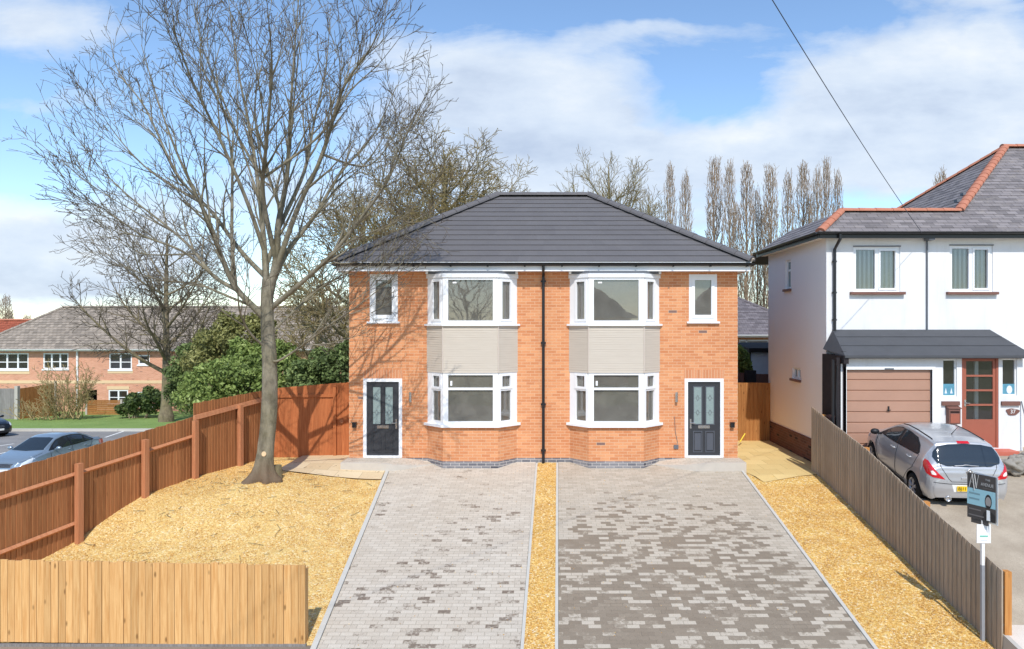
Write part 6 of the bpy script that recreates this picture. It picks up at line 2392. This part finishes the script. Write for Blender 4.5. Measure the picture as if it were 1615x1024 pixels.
def free_tree(name, label, base, h, trunk_r, spread, seed, mats, P, limbs=9, fork=.3, group=None, lean=0.0, top_w=1.0):
    """a bare tree of its own: trunk, then limbs from the fork upwards"""
    rg = random.Random(seed)
    root = thing(name, label, 'tree', base, group=group)
    base = Vector(base)
    tk, c1, c2 = MB(), MB(), MB()
    th = h * fork
    cp = [base + Vector((0, 0, -.4)), base, base + Vector((lean * .3, 0, th * .5)), base + Vector((lean, rg.uniform(-.2, .2), th)), base + Vector((lean * 1.4, 0, h * .62)), base + Vector((lean * 1.5, rg.uniform(-.3, .3), h * .93))]
    ps = catmull(cp, 5)
    rd = [max(.02, trunk_r * (1 + .5 * math.exp(-max(0, p.z - base.z) / .35) - .9 * max(0, (p.z - base.z) / h))) for p in ps]
    tk.tube(ps, rd, 10, cap=False)
    L = h
    ph = rg.random() * 6
    for k in range(limbs):
        t = fork * .75 + (.82 - fork * .75) * (k / limbs) ** 1.05
        z = h * t
        i = min(range(len(ps)), key=lambda j: abs(ps[j].z - base.z - z))
        ph += 2.4 + rg.uniform(-.4, .4)
        out = Vector((math.cos(ph), math.sin(ph), 0))
        reach = spread * (1.05 - .55 * (k / limbs)) * rg.uniform(.8, 1.1)
        rise = (h - z) * rg.uniform(.55, .95) * (.55 + .45 * k / limbs)
        p0 = ps[i]
        cp = [p0, p0 + out * reach * .35 + Vector((0, 0, rise * .25)), p0 + out * reach * .72 + Vector((0, 0, rise * .62)) + rvec(rg) * .2, p0 + out * reach + Vector((0, 0, rise))]
        lp = catmull(cp, 5)
        LL = sum((lp[q + 1] - lp[q]).length for q in range(len(lp) - 1))
        r0 = rd[i] * .55
        lr = [max(P['rmin'], r0 * (1 - .9 * q / (len(lp) - 1))) for q in range(len(lp))]
        tk.tube(lp, lr, 7, cap=False)
        sprout([c1, c1, c2, c2, c2], lp, lr, LL, 0, P, rg)
    sprout([c1, c1, c2, c2, c2], ps[len(ps) // 2:], rd[len(ps) // 2:], h * .5, 0, P, rg, .1)
    tk.build('trunk', M[mats[0]], root, smooth=True, uv=False)
    c1.build('branches', M[mats[0]], root, uv=False)
    c2.build('twigs', M[mats[1]], root, uv=False)
    return root


P1 = dict(max=3, seg=[.6, .5, .35, .3], up=[.06, .05, .04, .03], wob=[.12, .2, .24, .28], dens=[2.1, 2.5, 3.0, 0], len=[2.6, 1.35, .7, 0], r=[.05, .025, .016, 0], rmin=.011, ang=[.7, .75, .8, .8], t0=[.2, .12, .1, 0])
P2 = dict(P1, dens=[2.3, 2.9, 3.4, 0], len=[2.3, 1.35, .75, 0], wob=[.22, .3, .34, .36], up=[.03, .02, .02, .02], rmin=.0135)
# second bare tree on the far lawn
p = at(262, 654, 47.5)
free_tree('bare_tree', 'leafless tree with pale trunk on the lawn in front of the brick terrace', (p.x, p.y, p.z - .1), 13.2, .34, 4.9, 5, ('bark_left', 'twig'), dict(P1, len=[2.9, 1.5, .8, 0], rmin=.0125), limbs=16, fork=.22)
# mossy trees behind the brick house
p = at(700, 640, 42)
free_tree('mossy_tree', 'tall mossy bare tree rising behind the left slope of the dark roof', (p.x, p.y, -.6), 15.6, .42, 6.4, 8, ('bark_far', 'twig_far'), dict(P2, dens=[2.8, 3.3, 3.8, 0]), limbs=30, fork=.3)
p = at(575, 640, 38)
free_tree('mossy_tree', 'dense mossy bare tree reaching out left of the brick house eaves', (p.x, p.y, -1.0), 11.8, .34, 5.0, 15, ('bark_far', 'twig_far'), dict(P2, dens=[2.6, 3.1, 3.6, 0]), limbs=24, fork=.2)
p = at(500, 640, 46)
free_tree('mossy_tree', 'low mossy bare tree hanging over the shrubs behind the orange fence', (p.x, p.y, -2.2), 8.2, .26, 4.0, 25, ('bark_far', 'twig_far'), P2, limbs=13, fork=.2)
p = at(800, 640, 52)
free_tree('mossy_tree', 'small brownish bare treetop just above the left end of the roof ridge', (p.x, p.y, -.6), 13.6, .26, 3.4, 35, ('bark_far', 'twig_far'), P1, limbs=11, fork=.35)
p = at(960, 640, 58)
P3 = dict(P1, rmin=.0125, up=[.12, .1, .08, .05], ang=[.5, .5, .6, .6])
free_tree('bare_tree', 'fine leafless tree with upright branches behind the right end of the roof ridge', (p.x, p.y, -.5), 18.2, .38, 4.6, 45, ('bark_far', 'twig_far'), P3, limbs=18, fork=.3)
p = at(905, 640, 64)
free_tree('bare_tree', 'thin wispy leafless tree low above the middle of the roof ridge', (p.x, p.y, -.5), 15.6, .24, 3.0, 55, ('bark_far', 'twig_far'), P3, limbs=11, fork=.35)
p = at(1022, 640, 60)
free_tree('bare_tree', 'narrow leafless tree between the upright tree and the first poplar', (p.x, p.y, -.5), 15.4, .26, 2.6, 65, ('bark_far', 'twig_far'), P3, limbs=13, fork=.3)


# ---- row of Lombardy poplars
def poplar_mesh(seed, h, w):
    rg = random.Random(seed)
    tk, c2 = MB(), MB()
    ps = [Vector((rg.uniform(-.12, .12), rg.uniform(-.12, .12), h * i / 12)) for i in range(13)]
    rd = [max(.03, .30 * (1 - i / 12.3)) for i in range(13)]
    tk.tube(ps, rd, 8, cap=False)
    ph = 0
    P = dict(max=2, seg=[.8, .5, .4], up=[.28, .2, .12], wob=[.07, .13, .2], dens=[2.1, 3.0, 0], len=[1.25, .6, 0], r=[.028, .018, 0], rmin=.0155, ang=[.38, .45, .5], t0=[.1, .1, 0])
    n = 50
    for k in range(n):
        t = .12 + .85 * k / n
        z = t * h
        prof = w * (min(1, (t - .02) / .35) ** .6) * (1 - max(0, (t - .55) / .47) ** 1.5)
        ph += 2.4
        L = min(h * .28, (h - z) * .95 + .5) * rg.uniform(.65, 1.1)
        out = Vector((math.cos(ph), math.sin(ph), 0))
        p0 = Vector((0, 0, z))
        cp = [p0, p0 + out * prof * .75 + Vector((0, 0, L * .3)), p0 + out * prof * rg.uniform(.75, 1.15) + Vector((0, 0, L * .7)), p0 + out * prof * rg.uniform(.6, 1.1) + Vector((0, 0, L))]
        lp = catmull(cp, 4)
        lr = [max(.018, .07 * (1 - .6 * t) * (1 - .85 * q / (len(lp) - 1))) for q in range(len(lp))]
        tk.tube(lp, lr, 5, cap=False)
        sprout([c2, c2, c2], lp, lr, L, 0, P, rg)
    return tk, c2


POP = [(1057, 270, 20), (1081, 282, 20), (1126, 264, 27), (1150, 264, 22), (1178, 269, 26), (1194, 305, 18), (1216, 275, 26), (1243, 282, 22), (1267, 268, 26), (1289, 274, 18), (1303, 264, 20), (1321, 279, 19), (1161, 330, 20), (1206, 330, 22), (1277, 320, 18)]
protos = []
for i in range(4):
    tk, c2 = poplar_mesh(100 + i, 20.0, .95 + .1 * (i % 2))
    protos.append((tk, c2))
pop_roots = []
plabels = ['narrow bare poplar, first of the row at the left beside the mossy tree', 'short narrow bare poplar just left of the gap in the row', 'broad tall bare poplar right of the gap above the roof hip', 'thin tall bare poplar close against a broader one over the roof hip',
           'tall bare poplar above the right gutter end of the brick house', 'short bare poplar tucked between two taller ones over the alley', 'full bare poplar above the grey bungalow roof in the alley', 'slender bare poplar above the left eaves of the white house',
           'bushy bare poplar behind the left edge of the white house roof', 'short thin bare poplar before the last pair by the terracotta corner', 'tall thin bare poplar directly over the terracotta roof corner', 'last poplar of the row, right beside the start of the terracotta ridge',
           'lower poplar filling the space behind the thin tall one', 'lower poplar filling the space above the alley', 'lower poplar behind the white house eaves']
rg = random.Random(4)
for i, (px, py, wpx) in enumerate(POP):
    d = 70 + (i % 3) * 1.5 + (6 if i >= 12 else 0)
    top = CAMZ - (py - CY) * d / F
    x = (px - CX) * d / F
    hgt = top + .6
    if i < 4:
        tk, c2 = protos[i]
        r_ = thing('poplar_tree', plabels[i], 'tree', (0, 0, 0), group='row of bare poplars')
        tk.build('trunk', M['poplar'], r_, uv=False)
        c2.build('twigs', M['poplar'], r_, uv=False)
        pop_roots.append(r_)
    else:
        r_ = copy_tree(pop_roots[i % 4])
        r_['label'] = plabels[i]
    r_.location = (x, d, -.6)
    wm = wpx * d / F / 2
    r_.scale = (wm / 1.02, wm / 1.02, hgt / 20.0)
    r_.rotation_euler = (0, 0, rg.uniform(0, 6))
for (px, py, d, w_, lab) in ((1484, 279, 80, 1.0, 'lone bare poplar tip behind the terracotta hip of the white house'), (9, 470, 120, 1.0, 'tiny distant poplar at the far left skyline'), (14, 492, 125, .9, 'second tiny distant poplar at the far left skyline, the lower one'), (42, 500, 125, 1.0, 'small distant bare tree left of the aerial on the skyline')):
    r_ = copy_tree(pop_roots[1]); r_['label'] = lab; r_['group'] = 'distant bare poplars'
    r_.location = ((px - CX) * d / F, d, -4.5 if px < 100 else -.6)
    top = CAMZ - (py - CY) * d / F
    hgt = top - r_.location.z
    r_.scale = (w_, w_, hgt / 20)


# ================================================================ shrubs
def leaf_cloud(blobs, n, size, seed, shell=.55):
    """blobs: (x, y, z, rx, ry, rz); leaves sit mostly near the blob surfaces, clumped"""
    rg = np.random.default_rng(seed)
    vol = np.array([b_[3] * b_[4] * b_[5] for b_ in blobs]) ** .7
    ids = rg.choice(len(blobs), n, p=vol / vol.sum())
    B = np.array(blobs)[ids]
    v = rg.normal(size=(n, 3)); v /= np.linalg.norm(v, axis=1)[:, None]
    rr = shell + (1.04 - shell) * rg.random(n) ** .6
    # clumps: modulate the radius by a few random lobes
    lob = np.zeros(n)
    for k in range(9):
        c = rg.normal(size=3); c /= np.linalg.norm(c)
        lob += np.maximum(0, v @ c - .55) * rg.uniform(-.5, .9)
    rr *= 1 + lob * .5
    C = B[:, :3] + v * B[:, 3:] * rr[:, None]
    nrm = v * .6 + rg.normal(size=(n, 3)) * .7 + np.array([0, 0, .35]); nrm /= np.linalg.norm(nrm, axis=1)[:, None]
    a = np.cross(nrm, rg.normal(size=(n, 3))); a /= np.linalg.norm(a, axis=1)[:, None]
    b_ = np.cross(nrm, a)
    s = size * rg.uniform(.55, 1.25, n)[:, None]
    V = np.stack([C + a * s, C + b_ * s * .55, C - a * s, C - b_ * s * .55], 1).reshape(-1, 3)
    m = MB()
    m.v = [tuple(x) for x in V.tolist()]
    m.f = [(4 * i, 4 * i + 1, 4 * i + 2, 4 * i + 3) for i in range(n)]
    clump = rg.random(len(blobs))[ids]
    m.r = np.clip(.55 * rg.random(n) + .45 * clump, 0, 1).tolist()
    return m


def shrub(name, label, blobs_px, d, dep, n, size, mat, seed, group=None, base=None):
    rg = random.Random(seed)
    bl = []
    for (px, py, rx, ry) in blobs_px:
        p = at(px, py, d + rg.uniform(-.5, .5) * dep)
        k = d / F
        bl.append((p.x, p.y, p.z, rx * k, max(.5, min(rx * k, dep)), ry * k))
    sub_ = []
    for (x, y, z, rx, ry, rz2) in bl:
        sub_.append((x, y, z, rx * .72, ry * .72, rz2 * .72))
        for q in range(11):
            v = rvec(rg)
            v.z = v.z if v.z > -.3 else -v.z
            f = rg.uniform(.22, .42)
            sub_.append((x + v.x * rx * .78, y + v.y * ry * .78, z + v.z * rz2 * .78, rx * f, ry * f, rz2 * f))
    bl0, bl = bl, sub_
    cx = sum(b_[0] for b_ in bl) / len(bl)
    zb = min(b_[2] - b_[5] for b_ in bl) if base is None else base
    root = thing(name, label, 'shrub', (cx, d, zb), group=group)
    leaf_cloud(bl, int(n * 1.35), size * .68, seed, .4).build('foliage', M[mat], root, uv=False)
    b = MB()
    for b_ in bl0:
        for q in range(3):
            x0 = cx + (b_[0] - cx) * .5 + rg.uniform(-.3, .3)
            b.tube([(x0, d + rg.uniform(-.3, .3), zb - .3), ((x0 + b_[0]) / 2, b_[1], (zb + b_[2]) / 2), (b_[0] + rg.uniform(-.3, .3) * b_[3], b_[1], b_[2] + .4 * b_[5])], [.05, .035, .015], 5, cap=False)
    b.build('stems', M['bark_left'], root, uv=False)
    return root


shrub('leafy_shrub', 'bright green leafy shrub rising just above the stepped brown fence, left of the trunk', [(330, 610, 50, 36), (372, 590, 48, 34), (300, 628, 34, 30), (395, 612, 40, 34), (345, 635, 60, 30)], 34, 1.8, 9000, .16, 'leaf_bright', 1)
shrub('leafy_shrub', 'mid green leafy shrub with yellowish top directly behind the big trunk', [(400, 575, 44, 30), (430, 565, 40, 32), (455, 590, 34, 30), (420, 610, 46, 30), (380, 560, 30, 26)], 37, 1.8, 8000, .17, 'leaf_bright', 2)
shrub('leafy_shrub', 'dark green shrub between the trunk and the brick house corner', [(478, 590, 34, 26), (510, 580, 36, 30), (540, 585, 30, 30), (500, 608, 46, 22), (545, 560, 20, 22)], 35, 1.8, 8000, .16, 'leaf_dark', 3)
shrub('olive_shrub', 'tall olive-green shrub standing highest behind the bright shrubs', [(345, 545, 40, 34), (385, 530, 40, 36), (330, 575, 40, 34), (410, 520, 26, 28), (360, 520, 24, 26)], 42, 2.0, 8000, .17, 'leaf_olive', 4)
shrub('dark_shrub', 'dark evergreen shrub left of the bright one, near the pale tree trunk', [(290, 590, 30, 34), (305, 560, 28, 28), (280, 625, 24, 26)], 44, 1.5, 5000, .17, 'leaf_dark', 5)
shrub('dark_shrub', 'low dark green bush at the foot of the terrace beside the low fence', [(215, 640, 22, 20), (240, 634, 22, 24), (196, 646, 12, 14)], 50, 1.2, 4500, .18, 'leaf_dark', 6)
shrub('leafy_shrub', 'small bright green bush behind the alley screen at the brick house corner', [(1170, 574, 13, 20), (1166, 560, 10, 14), (1175, 588, 12, 14)], 25.2, .6, 3500, .10, 'leaf_bright', 7)
# dry twiggy shrub in front of the terrace, and cut brushwood beside it
def twig_shrub(label, px, py, d, h, n, seed, spread):
    rg = random.Random(seed)
    p = at(px, py, d)
    root = thing('twiggy_shrub', label, 'shrub', (p.x, d, p.z))
    b = MB(); c = MB()
    P = dict(max=2, seg=[.3, .25, .2], up=[.05, .04, .02], wob=[.2, .28, .3], dens=[3.4, 3.6, 0], len=[1.0, .5, 0], r=[.02, .014, 0], rmin=.0115, ang=[.6, .7, .7], t0=[.2, .1, 0])
    for k in range(n):
        a = rg.uniform(0, 6.28)
        d0 = Vector((math.cos(a) * rg.uniform(.1, spread), math.sin(a) * rg.uniform(.1, spread), 1)).normalized()
        shoot([b, c, c], p + Vector((rg.uniform(-.9, .9) * spread, rg.uniform(-.3, .3), -.2)), d0, h * rg.uniform(.55, 1.0), .035, 0, P, rg)
    b.build('stems', M['twig_shrub'], root, uv=False)
    c.build('twigs', M['twig_shrub'], root, uv=False)


twig_shrub('tall dry straw-coloured twiggy shrub in front of the brick terrace', 108, 655, 49, 4.3, 34, 3, 1.1)
twig_shrub('low tangle of dry twigs beside the concrete fence post on the lawn', 62, 657, 48.6, 1.6, 22, 9, 1.5)

# ================================================================ across the road: what the window glass mirrors
op = thing('opposite_house', 'brown brick house with hipped roof standing across the road', 'house', (3, -24, -1.3))
b = MB(); b.box(-3.5, 7.5, -31, -24, -1.6, 4.2); b.build('wall', M['brick_red'], op)
b = MB()
e = [(-4, -23.6, 4.2), (8, -23.6, 4.2), (8, -31.4, 4.2), (-4, -31.4, 4.2)]
b.add(e + [(.0, -27.5, 7.4), (4.2, -27.5, 7.4)], [(1, 0, 4, 5), (2, 1, 5), (3, 2, 5, 4), (0, 3, 4), (0, 1, 2, 3)]); b.build('roof', M['grey_tile'], op)
b = MB()
for x in (-2.4, .6, 4.4):
    for z in (-.4, 2.2):
        b = MB(); b.box(x, x + 1.7, -24, -23.96, z, z + 1.2); b.build('window', M['white'], op)
op2 = copy_tree(op); op2.location = (-14, -27, -1.3); op2['label'] = 'second brown brick house across the road, further left'
op3 = copy_tree(op); op3.location = (19, -25, -1.3); op3['label'] = 'third brown brick house across the road, further right'
free_tree('street_tree', 'bare street tree across the road beside the brown brick house', (-6.0, -19.0, -1.3), 10.5, .25, 3.6, 91, ('bark_left', 'twig'), dict(P1, max=2), limbs=12, fork=.25)

# ================================================================ loose stones over the gravel
def stones(name, xl, xr, d0, d1, n, seed, hf=H):
    rg = np.random.default_rng(seed)
    D = d0 + (d1 - d0) * rg.random(n)
    xa = np.array([xl(d) for d in D]); xb = np.array([xr(d) for d in D])
    X = xa + (xb - xa) * rg.random(n)
    Z = np.array([hf(x, d) for x, d in zip(X, D)])
    base = np.array([(1, 0, 0), (-.5, .87, 0), (-.5, -.87, 0), (0, 0, .75), (0, 0, -.75)])
    F3 = [(0, 1, 3), (1, 2, 3), (2, 0, 3), (1, 0, 4), (2, 1, 4), (0, 2, 4)]
    s = .006 + .008 * rg.random(n)
    ang = rg.random(n) * 6.28
    ca, sa = np.cos(ang), np.sin(ang)
    sq = rg.uniform(.6, 1.3, (n, 5, 1))
    Bv = np.repeat(base[None], n, 0) * sq * s[:, None, None]
    tl = rg.normal(size=(n, 1)) * .5
    x_ = Bv[:, :, 0] * ca[:, None] - Bv[:, :, 1] * sa[:, None]
    y_ = Bv[:, :, 0] * sa[:, None] + Bv[:, :, 1] * ca[:, None]
    z_ = Bv[:, :, 2] + x_ * tl
    V = np.stack([x_ + X[:, None], y_ + D[:, None], z_ + Z[:, None] + .008], 2).reshape(-1, 3)
    m = MB()
    m.v = [tuple(q) for q in V.tolist()]
    m.f = [(5 * i + a, 5 * i + b_, 5 * i + c) for i in range(n) for a, b_, c in F3]
    m.r = np.repeat(rg.random(n), 6).tolist()
    o = m.build(name, M['stone'], uv=False)
    o['kind'] = 'stuff'
    return o


stones('gravel_stones', lambda d: fence_x(d) + .03, lambda d: (drive_l(d) - .02) if d < 16.9 else -6.4, 10.5, 18.4, 42000, 1)
stones('gravel_stones', strip_l, strip_r, 9.4, 18.1, 6500, 2)
stones('gravel_stones', drive_r, lambda d: fence_r(d) - .02, 9.5, 16.7, 20000, 3)
stones('stray_gravel', lambda d: drive_l(d) - .02, strip_r, 10.3, 18.0, 120, 4, lambda x, d: H(x, d) + .012)
stones('stray_gravel', strip_r, drive_r, 9.4, 18.0, 160, 5, lambda x, d: H(x, d) + .012)

# twigs and dead leaves fallen under the tree
rg = random.Random(50)
b = MB()
for i in range(150):
    a = rg.uniform(0, 6.28); rr = rg.uniform(.5, 3.6)
    x, y = -6.4 + math.cos(a) * rr, 15.9 + math.sin(a) * rr
    if not (fence_x(y) + .2 < x < drive_l(y) - .1 and 10.6 < y < 18.2): continue
    z = H(x, y) + .03; l = rg.uniform(.03, .16); w = rg.uniform(0, 6.28)
    v = Vector((math.cos(w), math.sin(w), rg.uniform(-.1, .2))) * l
    p = Vector((x, y, z))
    b.tube([p - v, p + Vector((rg.uniform(-.02, .02), rg.uniform(-.02, .02), 0)), p + v], .004, 4)
o = b.build('fallen_twigs', M['twig'], uv=False); o['kind'] = 'stuff'

# ================================================================ sky, sun, camera
SUN_EL, SUN_AZ = 48.0, 4.5          # azimuth: how far the sun stands to the right of straight behind the camera
w = bpy.data.worlds.new('World'); sc.world = w; w.use_nodes = True
nt = w.node_tree


class WG_(Mat):
    def __init__(s):
        s.t = nt


g = WG_()
sky = nt.nodes.new('ShaderNodeTexSky')
sky.sky_type = 'NISHITA'; sky.sun_disc = False
sky.sun_elevation = R(SUN_EL)
sky.sun_rotation = R(180 - SUN_AZ)
sky.air_density = 1.0; sky.dust_density = .2; sky.ozone_density = 2.5
dirv = g.n('TexCoord', out='Generated')
sep = nt.nodes.new('ShaderNodeSeparateXYZ'); nt.links.new(dirv, sep.inputs[0])
dx, dy, dz = sep.outputs
ay = g.math('MAXIMUM', g.math('ABSOLUTE', dy), .12)
U, V = g.math('DIVIDE', dx, ay), g.math('DIVIDE', dz, ay)
# cloud banks by direction: u = tangent of bearing, v = tangent of height
BL = [  # px, py, half width, half height, weight
    (70, 35, 150, 48, 1.0), (60, 150, 120, 18, .42), (300, 170, 230, 28, .3), (40, 380, 190, 85, 1.15), (200, 430, 260, 60, .75),
    (690, 130, 170, 65, .62), (860, 110, 190, 62, .72), (900, 190, 170, 52, .62), (1080, 52, 130, 22, .55), (760, 250, 330, 70, .6), (970, 300, 250, 60, .55), (1110, 150, 120, 60, -.25), (1060, 15, 300, 30, -.2), (1200, 225, 140, 32, .7),
    (1420, 110, 190, 62, 1.0), (1560, 90, 130, 90, .8), (1330, 160, 150, 45, .7), (1300, 240, 280, 40, .9), (1500, 230, 130, 60, 1.2), (1440, 270, 190, 40, 1.0), (1560, 170, 160, 60, .9),
    (1490, 5, 110, 16, .5), (1140, 330, 260, 50, .35), (450, 330, 230, 60, .55), (600, 60, 60, 30, .35)]
tot = None
wx = g.math('MULTIPLY', g.math('SUBTRACT', g.noise(dirv, 5.0, 4), .5), .16)
wy = g.math('MULTIPLY', g.math('SUBTRACT', g.noise(g.mp(dirv, loc=(3, 7, 1)), 6.0, 4), .5), .09)
U2, V2 = g.math('ADD', U, wx), g.math('ADD', V, wy)
for (px, py, a, c, wt) in BL:
    u0, v0 = (px - CX) / F, (CY - py) / F
    e = g.math('ADD', g.math('POWER', g.math('MULTIPLY', g.math('SUBTRACT', U2, u0), F / a), 2.0), g.math('POWER', g.math('MULTIPLY', g.math('SUBTRACT', V2, v0), F / c), 2.0))
    q = g.math('MULTIPLY', g.math('EXPONENT', g.math('MULTIPLY', e, -.9)), wt)
    tot = q if tot is None else g.math('ADD', tot, q)
uv = g.n('CombineXYZ', {'X': g.math('MULTIPLY', U, 2.2), 'Y': g.math('MULTIPLY', V, 5.5), 'Z': dy})
n1 = g.noise(uv, 1.7, 9, .62, dist=.6)
n2 = g.noise(g.mp(uv, loc=(4.1, 2.2, 0)), 5.2, 8, .66)
dens = g.math('ADD', tot, g.math('MULTIPLY', g.math('SUBTRACT', n1, .5), 1.25))
dens = g.math('ADD', dens, g.math('MULTIPLY', g.math('SUBTRACT', n2, .5), .55))
mask = g.ramp(dens, [(.34, 0.), (.66, .6), (1.0, .95)])
up = g.math('GREATER_THAN', dz, -.02)
mask = g.mix(up, (0, 0, 0), mask)
# cloud shade: denser cores grey-blue, edges white
shade = None
SB = [(1500, 165, 130, 26, .55), (1400, 226, 230, 18, .5), (1530, 275, 90, 20, .35), (120, 440, 170, 30, .4), (880, 230, 200, 50, .3), (90, 40, 120, 30, .2), (720, 200, 160, 60, .2),
      (1450, 228, 70, 14, -.5), (1545, 225, 60, 16, -.45), (50, 320, 80, 26, -.55), (120, 395, 90, 16, -.3), (1400, 110, 150, 30, -.3), (1150, 215, 120, 18, -.4), (1290, 200, 90, 20, -.3)]
for (px, py, a, c, wt) in SB:
    u0, v0 = (px - CX) / F, (CY - py) / F
    e = g.math('ADD', g.math('POWER', g.math('MULTIPLY', g.math('SUBTRACT', U2, u0), F / a), 2.0), g.math('POWER', g.math('MULTIPLY', g.math('SUBTRACT', V2, v0), F / c), 2.0))
    q = g.math('MULTIPLY', g.math('EXPONENT', g.math('MULTIPLY', e, -.9)), wt)
    shade = q if shade is None else g.math('ADD', shade, q)
shn = g.math('ADD', g.noise(g.mp(uv, loc=(1.0, .35, 0)), 2.3, 7, .6), g.math('MULTIPLY', shade, .45))
sh = g.ramp(g.math('ADD', shn, .05), [(.3, (5.1, 5.35, 5.6, 1)), (.5, (4.2, 4.7, 5.35, 1)), (.62, (3.8, 4.35, 5.15, 1)), (.85, (2.9, 3.45, 4.4, 1))])
skyc = g.mix(1.0, sky.outputs[0], (1.06, 1.12, 1.15, 1), 'MULTIPLY')
col = g.mix(mask, skyc, sh)
bgn = nt.nodes['Background']
nt.links.new(col, bgn.inputs['Color'])
bgn.inputs['Strength'].default_value = .15

sl = bpy.data.lights.new('sun', 'SUN'); sl.energy = 3.15; sl.angle = R(.53); sl.color = (1.0, .965, .91)
so = bpy.data.objects.new('sun', sl); COL.objects.link(so)
ldir = Vector((-math.sin(R(SUN_AZ)) * math.cos(R(SUN_EL)), math.cos(R(SUN_AZ)) * math.cos(R(SUN_EL)), -math.sin(R(SUN_EL))))
so.rotation_euler = ldir.to_track_quat('-Z', 'Y').to_euler()

cam = bpy.data.cameras.new('camera'); co = bpy.data.objects.new('camera', cam); COL.objects.link(co)
co.location = (0, 0, CAMZ); co.rotation_euler = (R(90), 0, 0)
cam.sensor_width = 36; cam.lens = F / 1615 * 36
cam.shift_x = -(CX - 807.5) / 1615
cam.shift_y = 0
cam.clip_end = 3000; cam.clip_start = .1
sc.camera = co
sc.view_settings.view_transform = 'Standard'
sc.view_settings.look = 'None'
sc.view_settings.exposure = 0.3
sc.view_settings.gamma = 1.0
sc.view_settings.use_curve_mapping = False
sc.cycles.max_bounces = 8
sc.cycles.transparent_max_bounces = 16
sc.cycles.use_denoising = True
